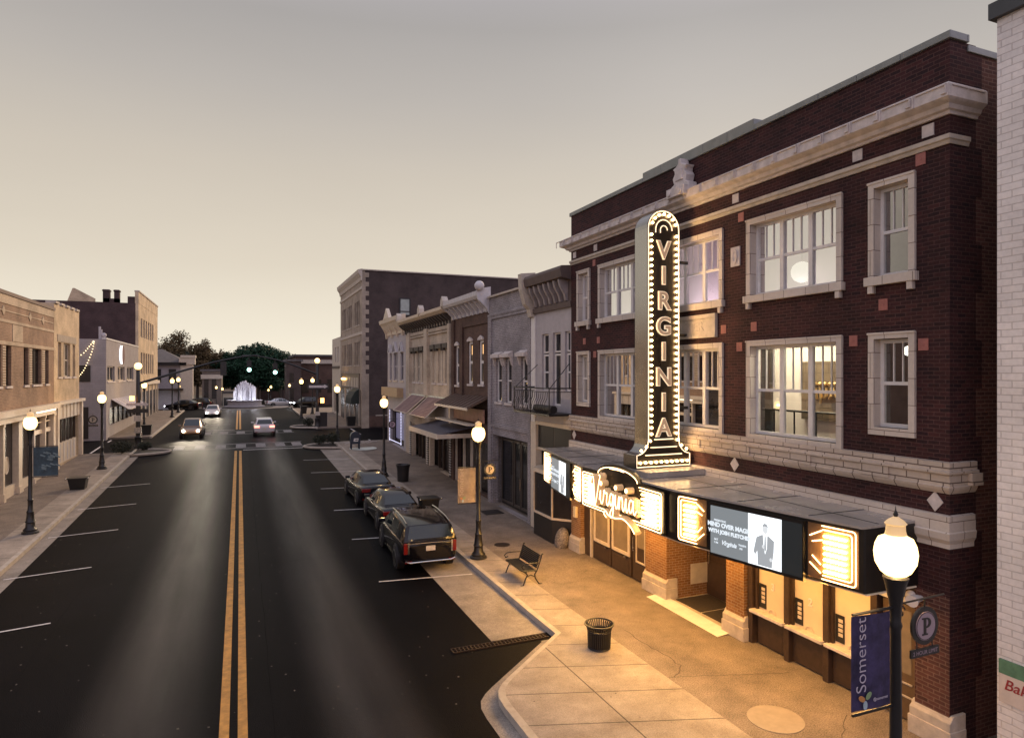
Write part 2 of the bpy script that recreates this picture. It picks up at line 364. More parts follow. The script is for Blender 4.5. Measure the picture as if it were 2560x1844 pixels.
def slabmat(name, c, joints=True, dark=.35):
    m, n, p, N, L = newmat(name)
    tc = N('ShaderNodeTexCoord'); sp = N('ShaderNodeSeparateXYZ'); L(tc.outputs['Object'], sp.inputs[0])
    no = N('ShaderNodeTexNoise'); no.inputs['Scale'].default_value = 1.1; no.inputs['Detail'].default_value = 9; no.inputs['Roughness'].default_value = .7; L(tc.outputs['Object'], no.inputs['Vector'])
    fi = N('ShaderNodeTexNoise'); fi.inputs['Scale'].default_value = 40; fi.inputs['Detail'].default_value = 3; L(tc.outputs['Object'], fi.inputs['Vector'])
    a = N('ShaderNodeMapRange'); a.inputs[1].default_value = .3; a.inputs[2].default_value = .75; a.inputs[3].default_value = .60; a.inputs[4].default_value = 1.28; L(no.outputs[0], a.inputs[0])
    b = N('ShaderNodeMapRange'); b.inputs[1].default_value = .3; b.inputs[2].default_value = .7; b.inputs[3].default_value = 1 - dark * .6; b.inputs[4].default_value = 1 + dark * .6; L(fi.outputs[0], b.inputs[0])
    mu = N('ShaderNodeMath'); mu.operation = 'MULTIPLY'; L(a.outputs[0], mu.inputs[0]); L(b.outputs[0], mu.inputs[1])
    last = mu.outputs[0]
    if joints:
        u = N('ShaderNodeMath'); u.operation = 'MULTIPLY_ADD'; u.inputs[1].default_value = .33; L(sp.outputs[0], u.inputs[0]); L(sp.outputs[1], u.inputs[2])
        d = N('ShaderNodeMath'); d.operation = 'DIVIDE'; d.inputs[1].default_value = 1.27; L(u.outputs[0], d.inputs[0])
        fr = N('ShaderNodeMath'); fr.operation = 'FRACT'; L(d.outputs[0], fr.inputs[0])
        s = N('ShaderNodeMath'); s.operation = 'SUBTRACT'; s.inputs[1].default_value = .2; L(fr.outputs[0], s.inputs[0])
        ab = N('ShaderNodeMath'); ab.operation = 'ABSOLUTE'; L(s.outputs[0], ab.inputs[0])
        l1 = N('ShaderNodeMath'); l1.operation = 'LESS_THAN'; l1.inputs[1].default_value = .011; L(ab.outputs[0], l1.inputs[0])
        s2 = N('ShaderNodeMath'); s2.operation = 'SUBTRACT'; s2.inputs[1].default_value = 6.8; L(sp.outputs[0], s2.inputs[0])
        a2 = N('ShaderNodeMath'); a2.operation = 'ABSOLUTE'; L(s2.outputs[0], a2.inputs[0])
        l2 = N('ShaderNodeMath'); l2.operation = 'LESS_THAN'; l2.inputs[1].default_value = .015; L(a2.outputs[0], l2.inputs[0])
        mxx = N('ShaderNodeMath'); mxx.operation = 'MAXIMUM'; L(l1.outputs[0], mxx.inputs[0]); L(l2.outputs[0], mxx.inputs[1])
        k = N('ShaderNodeMapRange'); k.inputs[3].default_value = 1; k.inputs[4].default_value = .3; L(mxx.outputs[0], k.inputs[0])
        m3 = N('ShaderNodeMath'); m3.operation = 'MULTIPLY'; L(last, m3.inputs[0]); L(k.outputs[0], m3.inputs[1]); last = m3.outputs[0]
    mx = N('ShaderNodeMix'); mx.data_type = 'RGBA'; mx.blend_type = 'MULTIPLY'; mx.inputs[0].default_value = 1; mx.inputs[6].default_value = (*c, 1); L(last, mx.inputs[7]); L(mx.outputs[2], p.inputs['Base Color'])
    p.inputs['Roughness'].default_value = .8; p.inputs['Specular IOR Level'].default_value = .3
    bu = N('ShaderNodeBump'); bu.inputs['Strength'].default_value = .25; bu.inputs['Distance'].default_value = .01; L(fi.outputs[0], bu.inputs['Height']); L(bu.outputs[0], p.inputs['Normal'])
    return m
CONC = slabmat('pavement_concrete', (.335, .285, .235))
AGG = slabmat('pavement_aggregate', (.215, .175, .143), False, .8)
GUT = slabmat('gutter_concrete', (.27, .235, .20), False, .5)
KERB = plain('kerb_concrete', (.40, .35, .29), .85, var=.22, sc=3, bump=.1)
PAINT_Y = plain('road_paint_yellow', (.44, .225, .05), .7, var=.4, sc=5)
PAINT_W = plain('road_paint_white', (.55, .52, .50), .7, var=.3, sc=9)
PAINT_X = plain('road_paint_worn', (.20, .185, .18), .75, var=.5, sc=5)
EARTH = plain('earth', (.05, .045, .03), .95, var=.4, sc=.3)

YS = [-40, -20, 0, 8, 12, 16, 18, 20, 22, 24, 26, 28, 30, 32, 40, 50, 57.5, 62, 69.5, 80, 95, 104, 108, 120, 140, 170]
def sheet(name, mat, xl, xr, ya, yb, off, thick=0, kind='structure', nx=1):
    """strip that follows the street profile; xl / xr are numbers or functions of Y"""
    fl = xl if callable(xl) else (lambda y: xl); fr = xr if callable(xr) else (lambda y: xr)
    ks = {ya, yb} | {y for y in YS if ya < y < yb}
    for q in (xl, xr):
        if callable(q): ks |= {y for y in (10, 11, 12.1, 12.3, 12.5, 12.65, 12.8, 12.92, 13.05, 13.3, 14.2, 15.04, 15.06) if ya < y < yb} | {ya + (yb - ya) * i / 24 for i in range(25)}
    ys = sorted(ks); b = MB()
    for i in range(len(ys) - 1):
        a, c = ys[i], ys[i + 1]
        for k in range(nx):
            t0, t1 = k / nx, (k + 1) / nx
            la, ra, lc, rc = [f0(y) + (f1(y) - f0(y)) * t for y, f0, f1, t in ((a, fl, fr, t0), (a, fl, fr, t1), (c, fl, fr, t0), (c, fl, fr, t1))]
            b.quad((la, a, g(a) + off), (ra, a, g(a) + off), (rc, c, g(c) + off), (lc, c, g(c) + off))
    if thick:
        for i in range(len(ys) - 1):
            a, c = ys[i], ys[i + 1]
            for f0 in (fl, fr):
                b.quad((f0(a), a, g(a) + off - thick), (f0(c), c, g(c) + off - thick), (f0(c), c, g(c) + off), (f0(a), a, g(a) + off))
        for y in (ya, yb):
            b.quad((fl(y), y, g(y) + off - thick), (fr(y), y, g(y) + off - thick), (fr(y), y, g(y) + off), (fl(y), y, g(y) + off))
    o = b.build(name, mat)
    if kind: o['kind'] = kind
    return o
gb = MB()
gy = YS + [260, 600, 2500]
for i in range(len(gy) - 1):
    a, c = gy[i], gy[i + 1]
    if a < 0: pass
    gb.quad((-2500, a, g(a) - .45), (2500, a, g(a) - .45), (2500, c, g(c) - .45), (-2500, c, g(c) - .45))
gb.quad((-2500, -2500, -.45), (2500, -2500, -.45), (2500, -40, -.45), (-2500, -40, -.45))
gb.build('ground', EARTH)['kind'] = 'structure'
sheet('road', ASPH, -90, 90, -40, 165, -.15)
# right-hand block: kerb line with the bulb-out in front of the theatre
RKT = [(-50, 4.84), (12.1, 4.84), (12.5, 4.87), (12.8, 4.97), (13.05, 5.16), (13.3, 5.42), (15.04, 7.4)]
def rk(y):
    if y >= 15.04: return 7.4
    for (a, b), (c, d) in zip(RKT, RKT[1:]):
        if y <= c: return b + (d - b) * (y - a) / (c - a)
sheet('pavement', AGG, 8.58, 60, -40, 57.2, 0, .6)
sheet('pavement_kerb_strip', CONC, lambda y: rk(y) + .16, 8.58, -12, 57.2, .004, .5)
sheet('kerb', KERB, rk, lambda y: rk(y) + .16, -12, 57.2, .008, .5)
sheet('pavement', AGG, 7.4, 60, 70.2, 104, 0, .6)
sheet('kerb', KERB, 7.24, 7.4, 70.2, 104, .006, .5)
sheet('pavement', AGG, -60, -8.46, -40, 55.6, 0, .6)
sheet('pavement_kerb_strip', CONC, -8.46, -7.41, -12, 55.6, .004, .5)
sheet('kerb', KERB, -7.41, -7.25, -12, 55.6, .008, .5)
sheet('pavement', AGG, -60, -7.4, 66.5, 104.5, 0, .6)
sheet('kerb', KERB, -7.4, -7.22, 66.5, 104.5, .006, .5)
# gutters
def rg(y): return max(rk(y) - .42, 4.4) if y < 15.3 else 5.86
sheet('gutter', GUT, 5.86, 7.4, 15.55, 57, -.143)
sheet('gutter', GUT, lambda y: rk(y) - .38, rk, -12, 15.1, -.142)
sheet('gutter', GUT, -7.25, -6.72, -12, 55.5, -.143)
# painted lines
def strip(name, pts, w, mat, off=-.146):
    b = MB()
    for (x0, y0), (x1, y1) in pts:
        d = Vector((x1 - x0, y1 - y0)); ln = d.length; d /= ln; q = Vector((-d.y, d.x)) * w / 2
        m = max(1, int(ln / 4))
        for i in range(m):
            a = Vector((x0, y0)) + d * ln * i / m; c = Vector((x0, y0)) + d * ln * (i + 1) / m
            b.quad(*[(v.x, v.y, g(v.y) + off) for v in (a - q, a + q, c + q, c - q)])
    o = b.build(name, mat); o['kind'] = 'structure'; return o
strip('yellow_line', [((-.27, -10), (-.27, 55)), ((-.27, 72.5), (-.27, 104))], .175, PAINT_Y)
strip('yellow_line', [((.055, -10), (.055, 55)), ((.055, 72.5), (.055, 104))], .175, PAINT_Y)
for k, y in enumerate((21.3, 26.85, 32.3, 37.8, 43.2, 48.6)):
    strip('parking_line', [((4.15, y), (7.2, y - .36))], .085, PAINT_W, -.139)
for k, y in enumerate((15.7, 20.9, 26.2, 31.6, 36.8, 42.3)):
    strip('parking_line', [((-7.05, y - .25), (-4.7, y + .25))], .085, PAINT_W, -.139)
for ya, yb in ((56.6, 59.4), (67.6, 70.4)):
    strip('crossing_line', [((-5.2, ya), (4.9, ya)), ((-5.2, yb), (4.9, yb))], .30, PAINT_X)
    strip('crossing_bars', [((x, ya + .35), (x, yb - .35)) for x in (-4.4, -2.9, -1.4, .1, 1.6, 3.1, 4.4)], .75, PAINT_X)
strip('stop_line', [((.25, 55.4), (4.9, 55.4))], .22, PAINT_W)
strip('stop_line', [((-4.9, 72.2), (-.45, 72.2))], .22, PAINT_W)
strip('lane_line', [((-3.4, 79.0), (-.9, 79.0)), ((2.4, 77), (4.0, 77))], .14, PAINT_W)
strip('side_crossing_line', [((-10.2, 57), (-10.2, 65.6)), ((10.6, 58.2), (10.6, 69.3))], .14, PAINT_W)
strip('ramp_line', [((8.0 + i * .35, 55.4), (8.9 + i * .45, 56.9)) for i in range(6)], .07, PAINT_W, .012)
# drain grate across the gutter
dg = MB()
for i in range(26):
    x = 4.75 + i * .098
    dg.box(x, x + .03, 15.22, 15.44, -.146, -.118)
dg.box(4.75, 7.3, 15.20, 15.225, -.146, -.115); dg.box(4.75, 7.3, 15.43, 15.455, -.146, -.115); dg.box(4.75, 7.3, 15.32, 15.335, -.146, -.116)
IRONR = plain('rusty_iron', (.030, .018, .012), .7, .4, var=.4, sc=15)
tag(dg.build('drain_grate', IRONR), 'long rusty drain grate crossing the gutter at the kerb bulb-out', 'drain grate')
# round covers and ramp in the pavement
def disc(x, y, r, name, mat, label, cat, h=.012, ry=None):
    b = MB(); ry = ry or r
    b.prism([(x + r * math.cos(a * math.pi / 16), y + ry * math.sin(a * math.pi / 16)) for a in range(32)], 'z', g(y) + .003, g(y) + h)
    return tag(b.build(name, mat), label, cat)
disc(9.27, 23.46, .30, 'manhole_cover', IRONR, 'small dark manhole cover in the pavement behind the bench', 'manhole cover')
PALE = plain('pale_concrete', (.29, .245, .20), .8, var=.12, sc=5)
disc(9.45, 9.72, .52, 'utility_cover', PALE, 'pale round utility cover in the pavement near the purple banner', 'utility cover')
disc(8.95, 52.3, 1.05, 'paving_disc', plain('pale_green_paving', (.60, .64, .58), .8, var=.1), 'pale round paving disc under the mailbox', 'paving disc', .016, 1.3)
rp = MB(); rp.add([(11.05, 13.3, .004), (11.5, 13.3, .05), (11.6, 16.5, .05), (11.1, 16.5, .004)], [(0, 1, 2, 3)])
rp.add([(11.5, 13.3, .05), (11.55, 13.3, .0), (11.65, 16.5, .0), (11.6, 16.5, .05)], [(0, 1, 2, 3)])
tag(rp.build('threshold_ramp', plain('white_ramp', (.75, .72, .68), .6, var=.12)), 'worn white ramp along the recessed theatre entry', 'ramp')
# cracks in the pavement
cr = MB()
def crack(pts, w):
    for i in range(len(pts) - 1):
        (x0, y0), (x1, y1) = pts[i], pts[i + 1]
        d = Vector((x1 - x0, y1 - y0)).normalized(); q = Vector((-d.y, d.x)) * w
        cr.quad((x0 - q.x, y0 - q.y, .004), (x0 + q.x, y0 + q.y, .004), (x1 + q.x, y1 + q.y, .004), (x1 - q.x, y1 - q.y, .004))
def wander(p, q, n, j):
    return [(p[0] + (q[0] - p[0]) * i / n + random.uniform(-j, j), p[1] + (q[1] - p[1]) * i / n + random.uniform(-j, j)) for i in range(n + 1)]
crack(wander((9.15, 14.6), (9.2, 12.5), 12, .05) + wander((9.25, 12.3), (8.7, 11.9), 5, .05), .012)
crack(wander((8.62, 11.95), (11.2, 11.1), 14, .03), .010)
crack(wander((8.62, 8.3), (10.9, 7.7), 12, .03), .012)
crack(wander((9.6, 8.4), (10.8, 9.3), 8, .05), .008)
cr.build('pavement_cracks', plain('crack', (.09, .07, .055), 1, var=.2))['kind'] = 'structure'

# ------------------------------------------------------------------ building helpers
def win(par, X, s, y0, y1, z0, z1, cols=1, rail=True, mun=0, fm=None, gm=None, fw=.06, depth=.12, sill=None, sillm=None, th=.07, name='window'):
    fm = fm or WHITE; gm = gm or GLD
    b = MB(); xa, xb = X + s * depth, X + s * (depth + th)
    b.box(xa, xb, y0, y0 + fw, z0, z1); b.box(xa, xb, y1 - fw, y1, z0, z1)
    b.box(xa + s * .002, xb - s * .002, y0 + fw, y1 - fw, z0, z0 + fw); b.box(xa + s * .002, xb - s * .002, y0 + fw, y1 - fw, z1 - fw, z1)
    cw = (y1 - y0) / cols
    for i in range(1, cols): b.box(xa - s * .012, xb - s * .004, y0 + cw * i - fw * .8, y0 + cw * i + fw * .8, z0 + fw, z1 - fw)
    zm = (z0 + z1) / 2
    for i in range(cols):
        a = y0 + cw * i + (fw if i == 0 else fw * .8); c = y0 + cw * (i + 1) - (fw if i == cols - 1 else fw * .8)
        if rail: b.box(xa + s * .008, xb - s * .008, a, c, zm - fw * .45, zm + fw * .45)
        for k in range(1, mun + 1):
            yy = a + (c - a) * k / (mun + 1)
            b.box(xa + s * .02, xb - s * .012, yy - .011, yy + .011, zm + fw * .45, z1 - fw)
    w = b.build(name, fm, par)
    pb = MB(); xp = X + s * (depth + th * .6); e = fw * .5
    pb.quad((xp, y0 + e, z0 + e), (xp, y1 - e, z0 + e), (xp, y1 - e, z1 - e), (xp, y0 + e, z1 - e))
    pb.build('pane', gm, w)
    if sill:
        sb = MB(); sb.box(X - s * .07, X + s * depth, y0 - sill, y1 + sill, z0 - .11, z0)
        sb.build('sill', sillm or WHITE, w)
    return w
def shell(par, X, s, y0, y1, z0, z1, deep, mat, holes, t=.3, roofm=None, zr=None, front=None):
    """front wall with openings, plus side walls, back and roof"""
    b = MB(); b.wall(X, X + s * t, y0, y1, z0, z1, holes)
    if front is None:
        bb = b
    else:
        b.build('front_wall', front, par); bb = MB()
    zr = zr if zr is not None else z1 - .5
    xb = X + s * deep
    bb.box(X + s * (t + .001), xb, y0, y0 + t, z0, z1); bb.box(X + s * (t + .001), xb, y1 - t, y1, z0, z1)
    bb.box(xb, xb - s * t, y0 + t, y1 - t, z0, z1)
    w = bb.build('wall', mat, par)
    r = MB(); r.box(X + s * t, xb - s * t, y0 + t, y1 - t, zr - .2, zr)
    r.build('roof', roofm or ROOF, par)
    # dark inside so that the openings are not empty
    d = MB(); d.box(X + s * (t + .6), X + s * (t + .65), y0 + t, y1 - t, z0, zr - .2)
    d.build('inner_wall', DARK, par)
    return w
def mould(b, X, s, y0, y1, prof):
    """moulding: profile of (outward, z) points run along y"""
    return b.prism([(X - s * o, z) for o, z in prof], 'y', y0, y1)

def sweep(b, prof, ye, far=False, xe=12.2):
    """moulding that runs along the theatre front and turns the corner; prof = (outward, z) from bottom to top"""
    rings = [[(F - o, (Y1 + o) if far else Y1, z) for o, z in prof], [(F - o, Y0 - o * .6, z) for o, z in prof], [(xe, Y0 - o * .6, z) for o, z in prof]]
    if far: rings.insert(0, [(F + .4, Y1 + o, z) for o, z in prof])
    n = len(prof); vs = [p for r in rings for p in r]
    fs = [(i * n + k, i * n + k + 1, (i + 1) * n + k + 1, (i + 1) * n + k) for i in range(len(rings) - 1) for k in range(n - 1)]
    fs += [tuple(range(n)), tuple((len(rings) - 1) * n + k for k in range(n))]
    return b.add(vs, fs)

# cracks and sealed seams in the asphalt
sm_ = MB()
def seam(x0, y0, x1, y1, n, j, w):
    p = [(x0 + (x1 - x0) * i / n + random.uniform(-j, j), y0 + (y1 - y0) * i / n + random.uniform(-j, j)) for i in range(n + 1)]
    for (ax, ay), (bx_, by_) in zip(p, p[1:]):
        d = Vector((bx_ - ax, by_ - ay)).normalized(); q = Vector((-d.y, d.x)) * w * random.uniform(.5, 1.2)
        sm_.quad(*[(vx, vy, g(vy) - .1478) for vx, vy in ((ax - q.x, ay - q.y), (ax + q.x, ay + q.y), (bx_ + q.x, by_ + q.y), (bx_ - q.x, by_ - q.y))])
seam(.62, 8, .66, 54, 60, .02, .008); seam(-4.55, 14, -4.5, 54, 50, .03, .005)
seam(-6.6, 24.6, 5.7, 24.9, 40, .05, .004)

sm_.build('asphalt_seams', plain('tar', (.004, .004, .005), .75, spec=.05, var=.2))['kind'] = 'structure'
sp_b = MB(); rnd_ = random.Random(9)
for i in range(260):                                             # specks of gravel and leaf litter
    x = rnd_.uniform(-6.6, 5.6); y = rnd_.uniform(11.5, 50); r = rnd_.uniform(.012, .035); z = g(y) - .146
    a = rnd_.random() * 6; sp_b.quad(*[(x + r * k * math.cos(a + q), y + r * math.sin(a + q) * 1.3, z) for q, k in ((0, 1), (1.5, .7), (3.1, 1.2), (4.6, .6))])
for i in range(160):
    x = rnd_.uniform(5.2, 11.2); y = rnd_.uniform(8, 26); r = rnd_.uniform(.008, .022)
    if x < rk(y) + .2: continue
    a = rnd_.random() * 6; z = g(y) + (.009 if x < 8.58 else .004); sp_b.quad(*[(x + r * k * math.cos(a + q), y + r * math.sin(a + q), z) for q, k in ((0, 1), (1.5, .7), (3.1, 1.2), (4.6, .6))])
tag(sp_b.build('litter', plain('grit', (.10, .085, .07), .9, var=.6, sc=2), fix=False), 'small specks of grit and leaf litter on road and pavement', 'litter', None, 'stuff')
# ------------------------------------------------------------------ the theatre building
F = 11.5; Y0, Y1 = 7.76, 22.04
th = thing('theatre_building', 'dark red brick three storey theatre building with cream terracotta trim and lit windows', 'building', (F, 14.9, 0))
s1, s2 = (8.38, 9.35), (20.57, 21.53)
tr = ((9.97, 12.74), (13.6, 16.3), (17.1, 19.97))
open2 = [(a + .12, b - .12, 5.55, 7.25) for a, b in (s1, s2)] + [(a + .13, b - .13, 5.13, 7.25) for a, b in tr]
open3 = [(a + .12, b - .12, 8.47, 10.2) for a, b in (s1, s2)] + [(a + .13, b - .13, 8.47, 10.2) for a, b in tr]
fw = MB(); fw.wall(F, F + .32, Y0, Y1, 2.66, 12.45, open2 + open3)
fw.box(F + .01, 12.19, Y0 + .001, Y0 + .3, 0, 2.66)
fw.box(F + .321, 12.19, Y0, Y0 + .3, 2.66, 12.45)
for i in range(14):                                              # toothed end of the face brick
    z = .3 + i * .86
    if i % 2: fw.box(12.19, 12.36, Y0, Y0 + .1, z, z + .86)
fw.build('brick_front', BR_TH, th)
sw = MB(); sw.box(12.19, 40, Y0 + .012, Y0 + .3, 0, 12.3); sw.box(F + .33, 40, Y1 - .3, Y1, 0, 12.3); sw.box(39.7, 40, Y0 + .3, Y1 - .3, 0, 12.3)
sw.build('side_wall', BR_TH2, th)
rf = MB(); rf.box(F + .33, 39.7, Y0 + .3, Y1 - .3, 11.5, 11.7); rf.build('roof', ROOF, th)
# coping, stepped up over the middle bays
c = MB(); yb = [Y0 - .05]
while yb[-1] < Y1: yb.append(min(Y1 + .05, yb[-1] + .95))
for a, b_ in zip(yb, yb[1:]):
    m = (a + b_) / 2; up = .14 if 12.7 < m < 17.4 else 0
    c.box(F - .06, F + .4, a + .004, b_ - .004, 12.45, 12.585 + up)
c.box(F + .4, 11.95, Y0 - .05, Y0 + .35, 12.45, 12.585)
c.box(11.95, 40, Y0 - .03, Y0 + .33, 12.3, 12.42)
c.build('coping', COPE, th, bev=.01)
# cornice
k = MB()
sweep(k, [(-.02, 11.13), (.05, 11.13), (.07, 11.18), (.14, 11.20), (.18, 11.27), (.28, 11.31), (.33, 11.34), (.33, 11.55), (.28, 11.59), (-.02, 11.62)], 0, True)
y = Y0 - .2                                                     # tile joints and a relief panel on each face tile
while y < Y1 + .2:
    k.box(F - .358, F - .33, y + .03, y + .60, 11.525, 11.55); k.box(F - .358, F - .33, y + .03, y + .055, 11.38, 11.53)
    k.box(F - .364, F - .33, y + .055, y + .12, 11.38, 11.40); k.box(F - .352, F - .33, y + .63, y + .645, 11.335, 11.555)
    y += .655
for x in (F - .25, F + .2): k.box(x, x + .42, Y0 - .22, Y0 - .2, 11.52, 11.545)
k.build('cornice', STONE_L, th)
st = MB(); sweep(st, [(-.01, 10.62), (.03, 10.62), (.05, 10.68), (.09, 10.70), (.09, 10.775), (-.01, 10.79)], 0, False, 11.98)
st.build('string_course', STONE, th)
bl = MB()
sweep(bl, [(-.01, 4.48), (.04, 4.48), (.10, 4.55), (.12, 4.60), (.09, 4.62), (.09, 4.80), (.16, 4.84), (.16, 4.88), (.10, 4.89), (.10, 5.03), (-.01, 5.04)], 0, False, 12.14)
bl.box(11.9, 12.2, Y0 - .13, Y0 + .02, 4.615, 4.83)
y = Y0 + 1.1
while y < Y1:
    bl.box(F - .125, F - .05, y, y + .62, 4.615, 4.83); y += 1.85
bl.build('belt_course', TERRA2, th)
lg = MB(); sweep(lg, [(-.01, 3.52), (.05, 3.52), (.05, 3.60), (.11, 3.68), (.13, 3.80), (.10, 3.82), (.10, 4.09), (-.01, 4.11)], 0, False, 12.1)
lg.build('lower_ledge', TERRA, th)
# tiles set in the brick
for y in (8.15, 9.62, 13.15, 16.65, 20.2, 21.75):
    MB().box(F - .02, F + .05, y - .11, y + .11, 10.86, 11.08).build('white_tile', STONE_L, th)
for y, z in ((8.29, 10.5), (12.96, 10.46), (16.85, 10.46), (20.3, 10.46), (9.05, 7.92), (9.72, 7.25), (12.52, 7.72), (13.6, 7.72), (13.02, 7.25), (16.45, 7.72), (20.25, 7.25), (17.3, 7.72), (20.0, 7.74), (21.0, 7.74), (8.24, 7.12)):
    b = MB(); b.box(F - .015, F + .05, y - .095, y + .095, z - .11, z + .11); b.box(F - .022, F, y - .02, y + .02, z - .02, z + .02)
    b.build('rose_tile', PINK, th)
for y in (8.02, 13.19, 17.0, 21.79):
    MB().prism([(y - .15, 4.31), (y, 4.13), (y + .15, 4.31), (y, 4.49)], 'x', F - .016, F + .03).build('diamond_tile', STONE_L, th)
for y in (13.15, 16.75):
    b = MB(); b.box(F - .03, F + .05, y - .16, y + .16, 9.27, 9.75); b.lathe([(.12, 0), (.12, .03), (.08, .03), (.07, .01)], (0, 0, 0), 16)
    n0 = len(b.v) - 64
    b.v[n0:] = [(F - .03 - z, y + yy * .8, 9.51 + xx * 1.5) for xx, yy, z in b.v[n0:]]
    b.build('plaque', STONE_L, th)
# name panel
b = MB(); b.box(F - .05, F + .02, 13.84, 16.06, 7.54, 8.16)
for q in ((13.84, 16.06, 8.06, 8.16), (13.84, 16.06, 7.54, 7.62), (13.84, 13.93, 7.62, 8.06), (15.97, 16.06, 7.62, 8.06)): b.box(F - .085, F - .05, *q)
nm = b.build('name_panel', STONE, th)
MB().text('JASPER', .36, (F - .052, 14.95, 7.84), (0, -1.15, 0), (0, 0, 1), .012).build('lettering', STONE, nm)
# crest in the middle of the cornice
b = MB()
b.prism([(14.62, 11.42), (15.48, 11.42), (15.44, 11.78), (15.30, 11.84), (15.36, 12.0), (15.27, 12.12), (15.28, 12.2), (15.36, 12.27), (15.24, 12.30), (15.12, 12.36), (15.10, 12.50), (15.0, 12.5), (14.98, 12.36), (14.86, 12.3), (14.74, 12.27), (14.82, 12.2), (14.83, 12.12), (14.74, 12.0), (14.80, 11.84), (14.66, 11.78)], 'x', F - .30, F - .02)
b.box(F - .46, F - .28, 14.66, 15.44, 11.44, 11.70); b.prism([(14.88, 11.9), (15.22, 11.9), (15.16, 12.22), (14.94, 12.22)], 'x', F - .34, F - .29)
for y in (14.8, 15.3): b.lathe([(.07, -.03), (.07, .03)], (0, 0, 0), 12); b.v[-24:] = [(F - .47 + z, y + yy, 11.55 + xx) for xx, yy, z in b.v[-24:]]
b.build('crest', STONE_L, th, bev=.015)
# window surrounds and windows
def surround(y0, y1, z0, z1, t, tb, sill):
    b = MB(); xa, xb = F - .055, F + .20
    b.box(xa, xb, y0, y0 + t, z0, z1); b.box(xa, xb, y1 - t, y1, z0, z1)
    b.box(xa - .004, xb, y0 + t, y1 - t, z1 - t * .9, z1)
    b.box(xa - .02, xa + .02, y0 - .012, y1 + .012, z1 - .03, z1 + .012)
    if sill:
        b.box(xa - .06, xb, y0 - .05, y1 + .05, z0 - .17, z0 - .002)
        for yy in (y0 + .02, y1 - .02 - .11): b.box(xa - .04, F, yy, yy + .11, z0 - .32, z0 - .172)
    else:
        b.box(xa - .002, xb, y0 + t, y1 - t, z0, z0 + tb)
    z = z0 + .5
    while z < z1 - .2:                                           # open joints of the terracotta blocks
        for yy in (y0, y1 - t): b.box(xa - .006, xa + .05, yy + .004, yy + t - .004, z, z + .008)
        z += .52
    return b.build('window_surround', TERRA, th, bev=.008)
for (a, b_), t in [(s1, .125), (s2, .125), (tr[0], .135), (tr[1], .135), (tr[2], .135)]:
    big = b_ - a > 2
    surround(a, b_, 5.03 if big else 5.4, 7.37, t, .10 if big else .15, False)
    win(th, F, 1, a + t, b_ - t, 5.13 if big else 5.55, 7.25, 3 if big else 1, True, 2, WHITE, GL, .075, .14)
    surround(a, b_, 8.47, 10.31, t, .1, True)
    win(th, F, 1, a + t, b_ - t, 8.47, 10.19, 3 if big else 1, True, 2, WHITE, GL, .07, .14)
# rooms behind the glass
XR0, XR1 = F + .33, 13.15
def room(c, za, zb, mw):
    """room behind the front wall: c = (y at the front, y at the back) of its two side walls"""
    (ya, yA), (yb_, yB) = c; b = MB()
    b.quad((XR1, yA, za), (XR1, yB, za), (XR1, yB, zb), (XR1, yA, zb)); b.quad((XR0, ya, zb), (XR1, yA, zb), (XR1, yB, zb), (XR0, yb_, zb))
    b.quad((XR0, ya, za), (XR1, yA, za), (XR1, yA, zb), (XR0, ya, zb)); b.quad((XR0, yb_, za), (XR1, yB, za), (XR1, yB, zb), (XR0, yb_, zb))
    o = b.build('room_lining', mw, th, fix=False)
    MB().prism([(XR0, ya), (XR1, yA), (XR1, yB), (XR0, yb_)], 'z', za - .1, za).build('room_floor', FLOORI, th)
    return o
def lamp_area(x, y, z, sx, sy, p, c, down=True, name='lamp_light'):
    l = bpy.data.lights.new(name, 'AREA'); l.shape = 'RECTANGLE'; l.size = sx; l.size_y = sy; l.energy = p; l.color = c
    o = bpy.data.objects.new(name, l); COL.objects.link(o); o.location = (x, y, z)
    if not down: o.rotation_euler = (math.pi, 0, 0)
    return o
def lamp_point(x, y, z, p, c, r=.1, name='lamp_light'):
    l = bpy.data.lights.new(name, 'POINT'); l.energy = p; l.color = c; l.shadow_soft_size = r
    o = bpy.data.objects.new(name, l); COL.objects.link(o); o.location = (x, y, z); return o
DIV = [(7.95, 7.95), (9.6, 10.9), (13.2, 14.95), (16.72, 18.7), (21.9, 21.9)]
room(DIV[1:3], 4.75, 7.6, PLASTER); room(DIV[0:2], 4.75, 7.6, DARKWOOD); room(DIV[2:4], 4.75, 7.6, WOODI)
room(DIV[3:5], 4.75, 7.6, plain('plaster_amber', (.62, .46, .28), .9, var=.12, sc=1))
room([DIV[1], DIV[4]], 8.05, 10.9, plain('plaster_pink2', (.70, .60, .62), .9, var=.08, sc=.7)); room(DIV[0:2], 8.05, 10.9, plain('plaster_grey', (.34, .30, .34), .9))
for x, y, z, sx, sy, p, col in ((12.4, 12.4, 7.55, .5, 2.4, 150, (1, .84, .60)), (12.5, 19.8, 7.55, .5, 2.0, 44, (1, .66, .34)), (12.5, 16, 7.55, .4, 1.2, 5, (1, .6, .3)), (12.4, 9.0, 7.55, .3, .6, 4, (1, .8, .5)), (12.5, 9.2, 10.85, .4, .6, 7, (1, .72, .5))):
    lamp_area(x, y, z, sx, sy, p, col, name='ceiling_light')
for y in (12.4, 16.0, 20.0): lamp_area(12.5, y, 8.2, .7, 2.0, 46, (1, .80, .89), False, 'reflection_fill')  # added pink uplights, standing in for sky reflected in the top-floor panes
